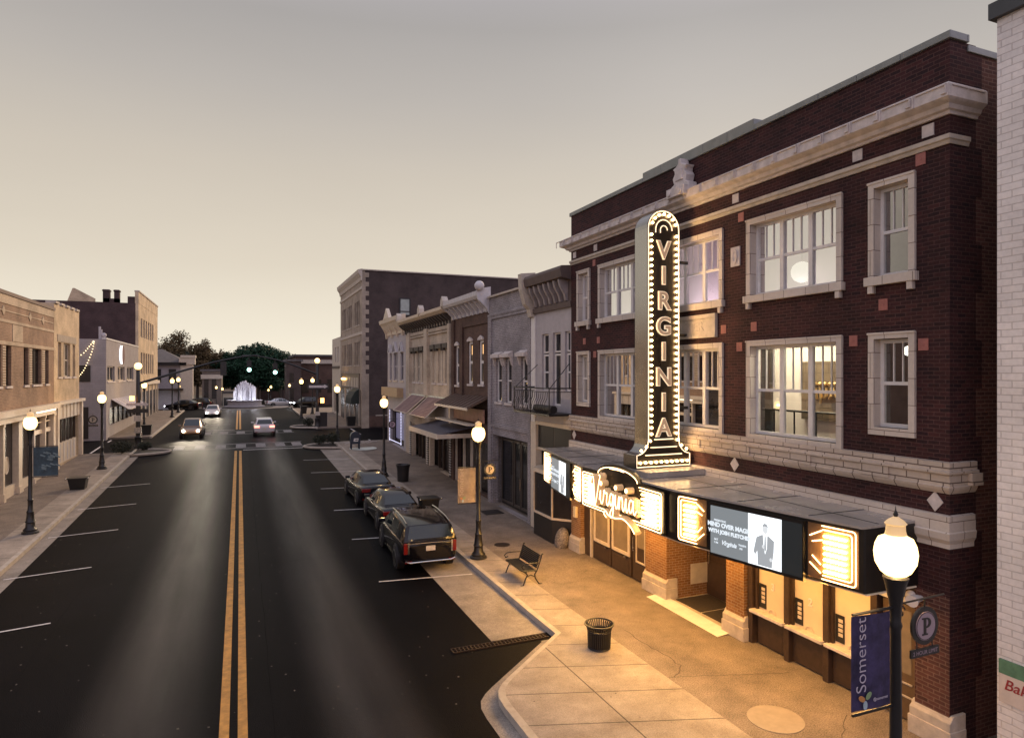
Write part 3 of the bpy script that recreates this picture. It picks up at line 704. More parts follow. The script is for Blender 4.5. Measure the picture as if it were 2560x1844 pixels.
# things in the rooms
def pendant(x, y, z, r, lab, top):
    t = thing('pendant_lamp', lab, 'lamp', (x, y, z)); b = MB(); b.ball((x, y, z), r, 20, 12); b.build('globe', emit('pendant_glow_%d' % int(z * 10), (1, .93, .80), 4), t)
    MB().cyl((x, y, z + r), (x, y, top), .012, 6).build('cord', BLACK, t)
pendant(12.7, 12.2, 9.06, .26, 'large white globe lamp glowing behind the top floor triple window', 10.88)
pendant(12.6, 9.35, 7.05, .10, 'small globe lamp high inside the narrow window above the marquee end', 7.58)
ar = thing('wall_panel', 'large dark stone panel with gilded figures on the bright room wall', 'artwork', (13.1, 11.9, 5.5))
MB().box(13.04, 13.14, 11.2, 12.55, 5.45, 6.88).build('backing', brick('stone_panel', (.13, .095, .06), (.08, .06, .04), (.04, .03, .02), .34, .22), ar)
gold = plain('gilded', (.75, .5, .2), .35, .8, var=.2); gf = MB()
for i in range(6):
    y = 11.3 + i * .15; gf.tube([(13.02, y + random.uniform(-.1, .1), 5.85 + random.uniform(0, .15)), (13.0, y, 6.05), (13.02, y + random.uniform(-.12, .12), 6.25)], [.03, .045, .03], 6); gf.ball((13.0, y + .03, 6.33), .06)
gf.build('gilded_figures', gold, ar)
ra = thing('stair_railing', 'black stair railing inside the bright second floor window', 'railing', (12.4, 11.9, 4.75)); b = MB()
b.cyl((12.4, 10.75, 5.68), (12.4, 13.7, 5.68), .028)
b.build('handrail', BLACK, ra)
for y in (10.9, 11.5, 12.15, 12.8, 13.4): MB().cyl((12.4, y, 4.75), (12.4, y, 5.67), .02).build('baluster', BLACK, ra)
dk = MB(); dk.box(13.05, 13.14, 13.6, 14.5, 4.76, 7.3); tag(dk.build('doorway', DARK), 'dark doorway at the back of the bright second floor room', 'door')
cb = thing('bookcase', 'brown bookcase with lit shelves behind the middle window', 'bookcase', (13.0, 15.9, 4.75))
MB().box(13.05, 13.14, 15.1, 16.6, 4.76, 6.5).build('back', WOODI, cb)
for z in (4.95, 5.2, 5.45, 5.7, 5.95, 6.2): MB().box(12.8, 13.05, 15.1, 16.6, z, z + .05).build('shelf', plain('shelf_amber', (.6, .32, .1), .5) if 'shelf_amber' not in MATS else MATS['shelf_amber'], cb)
tb = thing('table', 'dark table in the amber room behind the left triple window', 'table', (12.6, 19.8, 4.75))
MB().box(12.3, 12.9, 18.9, 21.0, 5.45, 5.52).build('tabletop', DARKWOOD, tb)
for x in (12.35, 12.8):
    for y in (19.0, 20.9): MB().box(x, x + .06, y, y + .06, 4.75, 5.45).build('leg', DARKWOOD, tb)

# ---- ground floor front
gfl = MB()
def stonebase(par, ya, yb_, xa=F - .07, xb=F + .35, z=.5):
    b = MB(); b.prism([(xa, 0), (xb, 0), (xb, z + .1), (xa + .09, z + .1), (xa + .05, z + .02), (xa, z - .02)], 'y', ya, yb_)
    b.box(xa - .02, xb - .01, ya - .02, yb_ + .02, 0, .33)
    return b.build('pier_base', STONE, par, bev=.012)
for ya, yb_, x in ((21.3, 22.04, F), (16.05, 17.15, F), (12.86, 13.52, F), (Y0 + .0, 8.42, F)):
    m = MB().box(F, F + .4, ya + .01, yb_ - .01, .5, 2.66).build('brick_pier', BR_AMB if 10 < ya < 22 else BR_TH2, th)
    stonebase(th, ya - .05, yb_ + .05)
rw = MB(); rw.box(F + .39, 13.0, 16.06, 16.3, 0, 2.7); rw.build('entry_wall', BR_AMB, th)
MB().box(12.35, 12.96, 16.04, 16.055, .35, .95).build('notice_board', plain('cream_board', (.66, .58, .45), .6), th)
rb = MB(); rb.box(12.95, 13.1, 12.6, 16.06, 0, 2.7); rb.build('entry_back', DARKWOOD, th)
for i in range(3):
    y = 15.95 - i * 1.02
    d = MB(); d.box(12.90, 12.945, y - .98, y, .02, 2.2)
    for q in ((y - .88, y - .1, 1.25, 2.05), (y - .88, y - .1, .2, 1.05)): d.box(12.88, 12.90, *q)
    dd = d.build('entry_door', DARKWOOD, th, bev=.008)
    MB().cyl((12.86, y - .1, .95), (12.86, y - .1, 1.35), .018, 8).build('handle', METAL, dd)
MB().box(F + .4, 12.95, 12.6, 13.0, 0, 2.7).build('entry_wall', BR_AMB, th)
fm = MB(); fm.box(11.75, 12.9, 14.85, 15.95, 0.004, .02); fm.box(11.75, 12.9, 13.6, 14.78, .004, .02)
tag(fm.build('doormat', plain('dark_mat', (.045, .035, .03), .95, var=.3, sc=20)), 'dark ribbed mat on the floor of the recessed theatre entry', 'doormat')
MB().box(F + .1, 12.95, 13.5, 16.06, -.02, .003).build('entry_floor', STONE, th)
# double doors with framed panes
dz = MB(); dz.box(F + .2, F + .35, 17.15, 21.3, 0, 2.7); dz.build('door_bank', DARKWOOD, th)
MB().box(F + .12, F + .2, 20.72, 20.82, 0, 2.66).build('jamb', CREAM, th)
MB().box(F + .14, F + .2, 20.84, 21.28, 0, 2.66).build('side_panel', DARKWOOD, th)
POST = plain('frosted_poster', (.24, .19, .13), .15, var=.15)
for ya, yb_ in ((19.4, 20.55), (18.15, 19.33)):
    d = MB(); d.box(F + .13, F + .195, ya, yb_, .05, 2.55); d.box(F + .118, F + .13, ya + .12, yb_ - .12, .14, .56)
    dd = d.build('door', DARKWOOD, th, bev=.006)
    w = MB()
    for q in ((ya + .04, ya + .15, .68, 2.5), (yb_ - .15, yb_ - .04, .68, 2.5), (ya + .15, yb_ - .15, .68, .79), (ya + .15, yb_ - .15, 2.38, 2.5)): w.box(F + .09, F + .13, *q)
    wf = w.build('window_frame', CREAM, dd, bev=.005)
    MB().quad((F + .115, ya + .14, .78), (F + .115, yb_ - .14, .78), (F + .115, yb_ - .14, 2.4), (F + .115, ya + .14, 2.4)).build('pane', POST, wf)
    MB().box(F + .07, F + .13, ya + .2, ya + .36, .60, .64).build('pull', METAL, dd)
d = MB(); d.box(F + .13, F + .195, 17.25, 18.05, .05, 2.55); dd = d.build('door', DARKWOOD, th)
MB().cyl((F + .07, 17.95, .95), (F + .07, 17.95, 1.4), .022, 8).build('handle', METAL, dd)
w = MB()
for q in ((17.32, 17.36, .62, 2.4), (17.80, 17.84, .62, 2.4), (17.36, 17.80, .62, .67), (17.36, 17.8, 2.35, 2.4)): w.box(F + .10, F + .13, *q)
wf = w.build('window_frame', CREAM, dd); MB().quad((F + .12, 17.35, 1.1), (F + .12, 17.81, 1.1), (F + .12, 17.81, 2.36), (F + .12, 17.35, 2.36)).build('pane', POST, wf)
# ticket windows
SHADE = plain('cream_blind', (.70, .58, .42), .22, var=.05)
tw = MB(); tw.box(F + .28, F + .4, 8.42, 12.86, 0, 2.7); tw.build('ticket_front', DARKWOOD, th)
for i, (ya, yb_) in enumerate(((11.68, 12.62), (10.58, 11.50), (9.42, 10.40))):
    p = MB(); p.box(F + .2, F + .28, ya, yb_, .04, .78); p.box(F + .19, F + .2, ya + .08, yb_ - .08, .12, .7)
    p.build('ticket_panel', DARKWOOD, th, bev=.006)
    f_ = MB()
    for q in ((ya - .02, ya + .04, .86, 2.6), (yb_ - .04, yb_ + .02, .86, 2.6), (ya + .04, yb_ - .04, 2.5, 2.6)): f_.box(F + .15, F + .28, *q)
    tf = f_.build('ticket_window', DARKWOOD, th)
    MB().quad((F + .22, ya + .03, .86), (F + .22, yb_ - .03, .86), (F + .22, yb_ - .03, 2.52), (F + .22, ya + .03, 2.52)).build('pane', SHADE, tf)
    sl = MB(); sl.box(F - .02, F + .24, ya - .06, yb_ + .06, .79, .86); sl.build('counter', STONE_L, tf, bev=.01)
    rg_ = MB(); rg_.tube([(F + .2, (ya + yb_) / 2 + .1 * math.cos(a), .87 + .1 * math.sin(a)) for a in [math.pi * q / 8 for q in range(9)]], .014, 6); rg_.build('speak_ring', CREAM, tf)
    fl = MB(); fl.box(F + .20, F + .215, yb_ - .28, yb_ - .06, .92, 1.5); fly = fl.build('notice', DARK, tf)
    fx = MB()
    for q in range(4): fx.box(F + .194, F + .2, yb_ - .25, yb_ - .14, 1.05 + q * .1, 1.12 + q * .1)
    fx.build('notice_print', CREAM, fly)
    if i < 2: MB().text('32'[i], .24, (F + .212, (ya + yb_) / 2 - .02, 1.5), (0, -1, 0), (0, 0, 1), .004, .008).build('number', WHITE, tf)
for y in (12.75, 11.59, 10.49, 9.33):
    m = MB(); m.box(F + .08, F + .28, y - .075, y + .075, 0, 2.66); m.box(F + .05, F + .28, y - .095, y + .095, .78, .84); m.build('pilaster', DARKWOOD, th, bev=.008)
dr = MB(); dr.box(F + .2, F + .27, 8.5, 9.22, .03, 2.2); d9 = dr.build('exit_door', plain('brown_door', (.12, .075, .04), .5), th, bev=.006)
MB().quad((F + .195, 8.62, .9), (F + .195, 9.1, .9), (F + .195, 9.1, 2.1), (F + .195, 8.62, 2.1)).build('pane', POST, d9)
for z in (.45, .7): MB().box(F + .18, F + .2, 8.6, 9.12, z, z + .03).build('door_bar', STONE, d9)
MB().box(F + .14, F + .28, 8.44, 9.3, 2.24, 2.36).build('transom_bar', WHITE, th)
# wall lights on the piers
b = MB(); b.box(F - .10, F - .005, 21.5, 21.72, 1.28, 1.68); tag(b.build('wall_sconce', plain('sconce_cream', (.8, .66, .42), .4), bev=.02), 'small cream box light on the brick pier at the far end of the theatre front', 'wall light')
b = MB(); b.tube([(F - .02, 8.28, 2.5), (F - .2, 8.25, 2.52), (F - .34, 8.22, 2.50)], [.05, .08, .11], 12); b.ball((F - .1, 8.42, 2.52), .09)
tag(b.build('security_light', WHITE), 'white security floodlight on the brick pier under the marquee end', 'security light')
b = MB(); b.ball((0, 0, .3), .46, 16, 10)
b.v = [(F - .28 + x * .55 + z * .15, 22.35 + y * .75, max(0.0, z * 1.0)) for x, y, z in b.v]
tag(b.build('boulder', brick('woven_rock', (.42, .36, .31), (.10, .085, .075), (.22, .19, .16), .06, .05, bump=1)), 'grey speckled boulder leaning beside the far brick pier', 'boulder')
# ------------------------------------------------------------------ marquee
PLAN = [(11.49, 8.33), (10.12, 8.33), (9.32, 12.65), (9.32, 17.15), (10.12, 21.47), (11.49, 21.47)]
mq = thing('marquee', 'theatre marquee with lit bulb panels, screens and a script sign over the pavement', 'marquee', (10.4, 14.9, 2.7))
b = MB(); b.prism(PLAN, 'z', 2.72, 3.86); b.build('canopy_box', MARQ, mq, bev=.02)
b = MB(); b.prism([(x - (.05 if x < 11 else 0), y) for x, y in PLAN], 'z', 3.862, 3.905); b.build('marquee_roof', ROOFM, mq)
b = MB()
for y in (9.4, 11.0, 12.65, 14.2, 15.8, 17.15, 18.8, 20.3):
    xl = 9.35 if 12.6 < y < 17.2 else 9.35 + (12.65 - y if y < 12.65 else y - 17.15) * .1852
    b.box(xl, 11.4, y - .008, y + .008, 3.906, 3.914)
b.box(10.55, 10.566, 8.4, 21.4, 3.906, 3.912)
b.build('roof_seams', DARK, mq)
b = MB(); b.box(9.62, 11.4, 14.2, 15.6, 3.906, 4.06); b.build('sign_plinth', ROOFM, mq)
b = MB(); b.prism([(x + (.06 if x < 11 else -.05), y) for x, y in PLAN], 'z', 2.685, 2.715); b.build('soffit', plain('soffit_cream', (.75, .66, .5), .4), mq)
def fx(y):
    if y < 12.65: return 9.32 + (12.65 - y) * .1852
    if y > 17.15: return 9.32 + (y - 17.15) * .1852
    return 9.32
SOFF = emit('soffit_glow', (1, .55, .20), 9)
for y in (9.2, 10.8, 12.4, 14.0, 15.6, 17.2, 18.8, 20.4):
    b = MB()
    for x in (10.35, 10.95): b.lathe([(.001, 2.665), (.085, 2.67), (.10, 2.685)], (x, y, 0), 12)
    b.build('downlight', SOFF, mq)
for y in (10.3, 13.4, 16.4, 19.5): lamp_area(10.55, y, 2.66, .9, 2.4, 92, (1, .50, .11), name='soffit_light')
for y in (9.6, 12.6, 15.0, 17.4, 20.2):                          # amber fill added at the outer soffit edge, tilted to the road
    o = lamp_area(fx(y) + .2, y, 2.66, .5, 1.6, 98, (1, .505, .115), name='edge_fill'); o.rotation_euler = (0, rad(38), 0)

def mp(y, z, o=0.03): return (fx(y) - o, y, z)
def neon(par, pts, o=.035, r=.011): return MB().tube([mp(y, z, o) for y, z in pts], r, 8).build('neon_tube', NEON, par)
def rect_open(ya, yb, za, zb, ro):
    """three-sided outline, open at yb; corners rounded"""
    sg = 1 if ya < yb else -1; p = [(yb, zb)]
    for i in range(5):
        a = math.pi / 2 * i / 4; p.append((ya + sg * (ro - ro * math.sin(a)), zb - ro + ro * math.cos(a)))
    for i in range(5):
        a = math.pi / 2 * i / 4; p.append((ya + sg * (ro - ro * math.cos(a)), za + ro - ro * math.sin(a)))
    return p + [(yb, za)]
def bulbs(par, ya, yb, rows, n=8, r=.027, z0=2.95, z1=3.60):
    for i in range(rows):
        z = z0 + (z1 - z0) * i / (rows - 1); b = MB()
        q = n * 6; b.tube([mp(ya + (yb - ya) * k / q, z, .045) for k in range(q + 1)], [r * (.45 + .55 * abs(math.sin(math.pi * k / 6))) for k in range(q + 1)], 8)
        b.build('bulb_row', BULB, par)
PANB = plain('panel_bronze', (.20, .11, .05), .4, .3)
def panel(near, far, closed):
    """bulb panel between two y values; closed = the y end with the rounded outline"""
    ya, yb = near, far
    p = MB(); p.quad(mp(ya, 2.78, .012), mp(yb, 2.78, .012), mp(yb, 3.80, .012), mp(ya, 3.80, .012))
    p = p.build('bulb_panel', PANB, mq)
    c, o = (ya, yb) if closed == ya else (yb, ya); sg = 1 if c < o else -1
    w = abs(yb - ya)
    neon(p, rect_open(c + sg * .04, c + sg * w * .70, 2.80, 3.78, .06)); neon(p, rect_open(c + sg * .11, c + sg * w * .68, 2.87, 3.71, .05))
    bulbs(p, c + sg * .2, c + sg * w * .66, 7)
    e = c + sg * w
    for q in (((c + sg * w * .70, 3.69), (e - sg * .05, 3.56)), ((c + sg * w * .68, 3.52), (e - sg * .1, 3.46)), ((e - sg * .1, 3.20), (c + sg * w * .72, 3.06)), ((e - sg * .05, 3.06), (c + sg * w * .72, 2.90))): neon(p, q)
    return p
panel(8.42, 9.38, 8.42); panel(11.76, 12.58, 12.58)
panel(17.22, 18.04, 17.22); panel(20.42, 21.38, 21.38)
# centre panel with the script
cp = MB(); cp.prism([(13.0, 2.76), (16.97, 2.76), (16.97, 3.80), (16.1, 3.86)] + [(15.05 + 1.05 * math.cos(a), 3.86 + .30 * math.sin(a)) for a in [math.pi * q / 12 for q in range(1, 12)]] + [(13.95, 3.86), (13.0, 3.80)], 'x', 9.305, 9.10)
cp.v = [(x if x > 9.2 else 9.235, y, z) for x, y, z in cp.v]
cpo = cp.build('script_panel', MARQ, mq)
CX = 9.2
def neonc(pts, r=.011): MB().tube([(CX, y, z) for y, z in pts], r, 8).build('neon_tube', NEON, cpo)
for i_, e in ((.05, 0), (.12, 0)):
    for ya, sg in ((13.0, 1), (16.97, -1)):
        neonc(rect_open(ya + sg * i_, ya + sg * (1.0 if i_ < .1 else .96), 2.76 + i_, 3.80 - i_, .06))
neonc([(15.05 + (.98 - 0) * math.cos(a), 3.83 + .25 * math.sin(a)) for a in [math.pi * q / 14 for q in range(0, 15)]])
neonc([(14.7, 4.03), (14.95, 4.045), (15.4, 4.03)])
neonc([(14.0, 2.81), (15.97, 2.81)]); neonc([(14.0, 2.88), (15.97, 2.88)])
for ya, yb in ((13.22, 13.88), (16.12, 16.76)):
    for i in range(7):
        z = 2.95 + .65 * i / 6; b = MB()
        b.tube([(CX - .01, ya + (yb - ya) * k / 48, z) for k in range(49)], [.027 * (.45 + .55 * abs(math.sin(math.pi * k / 6))) for k in range(49)], 8)
        b.build('bulb_row', BULB, cpo)
SCR = emit('script_letter', (1, .60, .28), .22, base=(.62, .42, .22))
def smooth(pts, n=6):
    o = []
    P = [pts[0]] + list(pts) + [pts[-1]]
    for i in range(1, len(P) - 2):
        for k in range(n):
            t = k / n; a, b_, c, d = P[i - 1], P[i], P[i + 1], P[i + 2]
            o.append(tuple(.5 * (2 * b_[j] + (c[j] - a[j]) * t + (2 * a[j] - 5 * b_[j] + 4 * c[j] - d[j]) * t * t + (3 * b_[j] - a[j] - 3 * c[j] + d[j]) * t ** 3) for j in (0, 1)))
    return o + [pts[-1]]
strokes = [[(.0, .58), (.05, .74), (.14, .78), (.18, .55), (.22, .22), (.27, .06), (.36, .34), (.44, .66), (.50, .84), (.44, .88)],
 [(.47, .2), (.53, .46), (.53, .2), (.60, .11), (.67, .25)], [(.67, .25), (.71, .50), (.76, .42), (.85, .44), (.83, .2), (.89, .11), (.97, .25)],
 [(1.14, .42), (1.04, .46), (.98, .28), (1.04, .14), (1.12, .24), (1.15, .46), (1.15, .0), (1.08, -.17), (1.0, -.12), (1.04, .0), (1.2, .2)],
 [(1.2, .2), (1.26, .46), (1.26, .2), (1.32, .11), (1.39, .25)], [(1.39, .25), (1.43, .46), (1.43, .12), (1.46, .36), (1.54, .46), (1.59, .35), (1.59, .18), (1.64, .11), (1.70, .25)],
 [(1.70, .25), (1.75, .46), (1.75, .2), (1.80, .11), (1.87, .25)], [(2.05, .42), (1.95, .46), (1.88, .28), (1.94, .13), (2.03, .24), (2.07, .46), (2.07, .2), (2.13, .11), (2.2, .22)],
 [(.82, -.22), (.70, -.14), (.78, -.05), (.92, -.14), (1.2, -.16), (1.6, -.10), (1.95, -.22), (2.12, -.36)]]
sy0, sz0, sc_ = 16.12, 2.98, 1.0
sc = MB(); sn = MB()
for st_ in strokes:
    q = smooth(st_); w = [.062] * len(q)
    P3 = lambda u, v, o: (9.2 - o, sy0 - u * sc_ * 1.04, sz0 + v * sc_ * .98)
    for o, r in ((.05, .064), (.12, .068)): sc.tube([P3(u, v, o) for u, v in q], r, 8)
    sn.tube([P3(u, v, .185) for u, v in q], .013, 6)
for u, v in ((.56, .66), (1.28, .66), (1.77, .66)):
    p = P3(u, v, 0); sc.cyl((p[0] - .0, p[1], p[2]), (p[0] - .19, p[1], p[2]), .085, 16)
    sn.tube([(p[0] - .2, p[1] + .05 * math.cos(a), p[2] + .05 * math.sin(a)) for a in [math.pi * 2 * k / 10 for k in range(11)]], .01, 6)
so_ = sc.build('script_lettering', SCR, cpo); sn.build('neon_tube', NEON, so_)
# LED screens
LEDG = emit('screen_grey', (.50, .56, .60), .42, (.05, .05, .05)); LEDW = emit('screen_white', (.92, .97, 1), 1.5, (.1, .1, .1)); LEDT = emit('screen_text', (.85, .93, 1), .95, (.1, .1, .1))
LEDS = emit('screen_suit', (.60, .64, .68), .62, (.05, .05, .05)); LEDS2 = emit('screen_skin', (.80, .83, .86), .95, (.05, .05, .05)); LEDD = emit('screen_dark', (.10, .14, .16), .10, (.01, .01, .01))
def screen(y0):
    """y0 = the far end; 2.18 m wide, reading towards smaller y"""
    yy = lambda u: y0 - u
    def q(name, mat, u0, u1, za, zb, o, par): return MB().quad(mp(yy(u0), za, o), mp(yy(u1), za, o), mp(yy(u1), zb, o), mp(yy(u0), zb, o)).build(name, mat, par)
    b = MB(); n = 10                                             # slightly bowed cabinet
    for i in range(n):
        a, c = 2.18 * i / n, 2.18 * (i + 1) / n
        b.add([mp(yy(a), 2.66, .0), mp(yy(c), 2.66, .0), mp(yy(c), 3.80, .0), mp(yy(a), 3.80, .0), mp(yy(a), 2.66, .06), mp(yy(c), 2.66, .06), mp(yy(c), 3.80, .06), mp(yy(a), 3.80, .06)], [(0, 1, 2, 3), (4, 5, 6, 7), (0, 1, 5, 4), (3, 2, 6, 7), (0, 3, 7, 4), (1, 2, 6, 5)])
    s = b.build('screen', MARQ, mq)
    q('screen_text_field', LEDG, .02, .97, 2.72, 3.74, .064, s)
    q('screen_dark_field', LEDD, 1.74, 2.16, 2.72, 3.74, .064, s)
    pw = q('screen_portrait', LEDW, .97, 1.73, 2.72, 3.74, .064, s)
    m = yy(1.35); U = Vector(mp(yy(1), 0, 0)) - Vector(mp(yy(0), 0, 0)); U.normalize(); V = Vector((0, 0, 1))
    def T(txt, size, u, z, mat, off=0., shear=0.):
        O = Vector(mp(yy(u), z, .066)); MB().text(txt, size, O, U, V, .001, off, 'CENTER', shear).build('screen_lettering', mat, s)
    T('PRESENTING', .055, .27, 3.44, LEDT, .002)
    T('MIND OVER MAGIC', .128, .50, 3.345, LEDT, .007); T('WITH JOSH FLETCHER', .108, .50, 3.205, LEDT, .007)
    T('SAT', .06, .17, 3.03, LEDT, .002); T('7 PM', .05, .17, 2.96, LEDT, .002); T('Virginia', .13, .49, 2.99, LEDT, .004, .4); T('TICKETS', .05, .83, 3.03, LEDT, .002); T('$25', .05, .80, 2.96, LEDT, .002)
    P = lambda u, z, o=.067: tuple(Vector(mp(yy(u), z, o)))
    def shape(name, mat, pts, o): MB().quad(*[P(u, z, o) for u, z in pts]).build(name, mat, pw)
    shape('portrait_suit', LEDS, [(1.30, 3.36), (1.17, 3.29), (1.12, 3.08), (1.10, 2.98), (1.15, 2.94), (1.19, 3.02), (1.20, 2.74), (1.52, 2.74), (1.53, 2.86), (1.56, 3.06), (1.57, 3.28), (1.44, 3.36)], .067)
    shape('portrait_shirt', LEDW, [(1.32, 3.36), (1.42, 3.36), (1.41, 3.1), (1.37, 2.98), (1.34, 3.1)], .069)
    shape('portrait_tie', LEDS, [(1.36, 3.34), (1.385, 3.34), (1.395, 3.08), (1.37, 3.03), (1.35, 3.08)], .0705)
    shape('portrait_head', LEDS2, [(1.37 + .062 * math.cos(a), 3.48 + .088 * math.sin(a)) for a in [math.pi * 2 * k / 16 for k in range(16)]], .067)
    shape('portrait_hair', LEDS, [(1.31, 3.51), (1.315, 3.56), (1.35, 3.595), (1.40, 3.59), (1.43, 3.55), (1.43, 3.51), (1.41, 3.54), (1.34, 3.54)], .069)
    for u, z in ((1.33, 3.13), (1.50, 2.90)): shape('portrait_hand', LEDS2, [(u + .03 * math.cos(a), z + .04 * math.sin(a)) for a in [math.pi * 2 * k / 10 for k in range(10)]], .0715)
screen(11.62); screen(20.38)

# ------------------------------------------------------------------ vertical blade sign
bs = thing('blade_sign', 'tall vertical black sign reading VIRGINIA edged with round bulbs', 'sign', (10.5, 15.1, 4.08))
XC, YF, YB = 10.50, 14.80, 15.40
zt, zb_, zk = 10.95, 4.09, 4.42
def outline(i=0.):
    """silhouette of the sign in (x, z), inset by i"""
    h = .505 - i; p = []
    for q in range(17):
        a = math.pi * q / 16; p.append((XC + h * math.cos(a), zt - .505 + h * math.sin(a)))
    left = [(XC - h, 4.85)] + [(XC - .505 - .36 + .36 * math.cos(a) + i * .7, 4.78 - .36 * math.sin(a) + i * .5) for a in [math.pi / 2 * k / 6 for k in range(1, 6)]] + [(XC - .865 + i, zk + i * .2), (XC - .865 + i, zb_ + i)]
    p += left; p += [(2 * XC - x, z) for x, z in left[::-1]]
    return p
o_ = outline()
b = MB(); n = len(o_)
b.add([(x, YF + .02, z) for x, z in o_] + [(x, YB, z) for x, z in o_], [(i, (i + 1) % n, n + (i + 1) % n, n + i) for i in range(n)])
b.build('side_panel', METAL, bs, fix=False)
for y, nm_ in ((YF, 'face'), (YB, 'back_face')):
    b = MB(); b.prism(outline(.012), 'y', y + .004, y + .03); b.build(nm_, MARQ, bs)
b = MB(); b.tube([(x, YF - .012, z) for x, z in outline(.02)], .014, 8, closed=True); b.build('outline_tube', NEON2, bs)
# bulbs along the edge
pos = []
z = 4.98
while z < zt - .55: pos += [(XC - .40, z), (XC + .40, z)]; z += .1655
for q in range(1, 8):
    a = math.pi * q / 8; pos.append((XC + .40 * math.cos(a), zt - .52 + .41 * math.sin(a)))
for x, z in ((.44, 4.80), (.56, 4.65), (.72, 4.55)): pos += [(XC - x, z), (XC + x, z)]
for i in range(10): pos.append((XC - .75 + 1.5 * i / 9, 4.23))
b0 = MB(); b0.ball((0, 0, 0), .036, 10, 8)
b1 = MB(); b1.lathe([(.058, .0), (.062, .02), (.058, .03)], (0, 0, 0), 10)
pb = None
for x, z in pos[:100]:
    if pb is None:
        pb = b0.build('bulb', BULBS, None); me_ = pb.data; o = pb
    else:
        o = bpy.data.objects.new('bulb', me_); COL.objects.link(o)
    o.parent = bs; o.location = Vector((x, YF - .035, z)) - Vector(bs.location)
SX, SZ = Vector((1, 0, 0)), Vector((0, 0, 1))
zs = 9.86
for ch in 'VIRGINIA':
    l = MB().text(ch, .66, (XC, YF - .012, zs), SX, SZ, .016, .026).build('letter_rim', LETO, bs)
    MB().text(ch, .66, (XC, YF - .034, zs), SX, SZ, .01, .006).build('letter_face', LETT, l)
    zs -= .677
for w, z in ((.30, 4.83), (.42, 4.62), (.58, 4.42)): MB().cyl((XC - w, YF - .02, z), (XC + w, YF - .02, z), .016, 8).build('accent_bar', NEON2, bs)
for r in (.26, .11):
    MB().tube([(XC + r * math.cos(a), YF - .02, 10.42 + r * 1.05 * math.sin(a)) for a in [math.pi * q / 14 for q in range(15)]] + [(XC - r, YF - .02, 10.34)], .014, 8).build('accent_arc', NEON2, bs)
for z in (5.6, 7.6, 9.6): MB().box(XC + .5, F - .01, 15.05, 15.12, z, z + .08).build('bracket', BLACK, bs)
# ------------------------------------------------------------------ buildings along the theatre side
wb = thing('white_building', 'white painted brick building cut by the picture edge beside the theatre', 'building', (11.5, 0, 0))
b = MB(); b.wall(11.5, 11.8, -12, 6.98, 0, 12.4, []); b.box(11.801, 40, 6.7, 6.98, 0, 12.4)
for i in range(60):
    if random.random() < .5: b.box(11.53, 11.7, 6.98, 6.995, i * .2 + .02, i * .2 + .11)
b.build('wall', BR_WHITE, wb)
MB().box(11.40, 12.1, -12, 7.06, 12.4, 12.66).build('coping', plain('dark_coping', (.05, .055, .06), .5), wb)
MB().box(11.8, 40, -12, 6.7, 11.6, 11.8).build('roof', ROOF, wb)
sg_ = thing('bakery_sign', 'painted bakery sign with green band and red script on white brick', 'sign', (11.47, 5.9, 1.6))
MB().box(11.46, 11.496, 4.9, 6.93, 1.26, 1.72).build('board', plain('sign_white', (.66, .56, .48), .6, var=.12), sg_)
MB().box(11.458, 11.496, 4.9, 6.93, 1.722, 1.95).build('green_band', plain('sign_green', (.10, .22, .13), .6, var=.25, sc=8), sg_)
MB().text('Bakery', .24, (11.455, 6.52, 1.56), (0, -1, 0), (0, .0, 1), .003, .002, 'CENTER', .25).build('lettering', plain('sign_red', (.30, .03, .03), .6), sg_)

# B: white facade with iron balcony
Bd = thing('balcony_building', 'pale lavender two storey building with dark bracket cornice and iron balcony', 'building', (11.6, 24, 0))
hb = [(24.2, 24.85, 5.9, 8.2), (23.12, 23.82, 5.3, 8.2), (22.3, 22.75, 5.9, 8.2)]
shell(Bd, 11.6, 1, 22.06, 25.82, 4.6, 10.2, 26, LAV, hb)
for a, c, z0, z1 in hb:
    win(Bd, 11.6, 1, a, c, 7.42, z1, 1, False, 0, WHITE, GLD, .06, .1); win(Bd, 11.6, 1, a, c, z0, 7.36, 1, z0 > 5.5, 0, WHITE, GLD, .07, .1)
c = MB(); mould(c, 11.6, 1, 22.06, 25.82, [(0, 9.1), (.12, 9.1), (.14, 9.3), (.05, 9.32), (.05, 10.1), (.5, 10.2), (.56, 10.5), (.5, 10.62), (0, 10.66)]); c.build('cornice', plain('cornice_brown', (.11, .08, .07), .7, var=.2), Bd)
CB = plain('bracket_grey', (.30, .26, .25), .7, var=.2)
for i in range(7):
    y = 22.4 + i * .46; m = MB(); m.prism([(11.6 - o, z) for o, z in [(.02, 9.34), (.14, 9.36), (.2, 9.6), (.38, 9.9), (.44, 10.15), (.02, 10.15)]], 'y', y, y + .13); m.build('bracket', CB, Bd)
m = MB(); m.prism([(11.6 - o, z) for o, z in [(.0, 8.95), (.2, 8.98), (.26, 9.3), (.45, 9.5), (.62, 10.1), (.66, 10.78), (.0, 10.85)]], 'y', 25.5, 25.86); m.build('end_bracket', STONE, Bd)
m = MB(); m.box(11.55, 11.6, 25.45, 25.86, 4.2, 9.0); m.build('pilaster', WHITE, Bd)
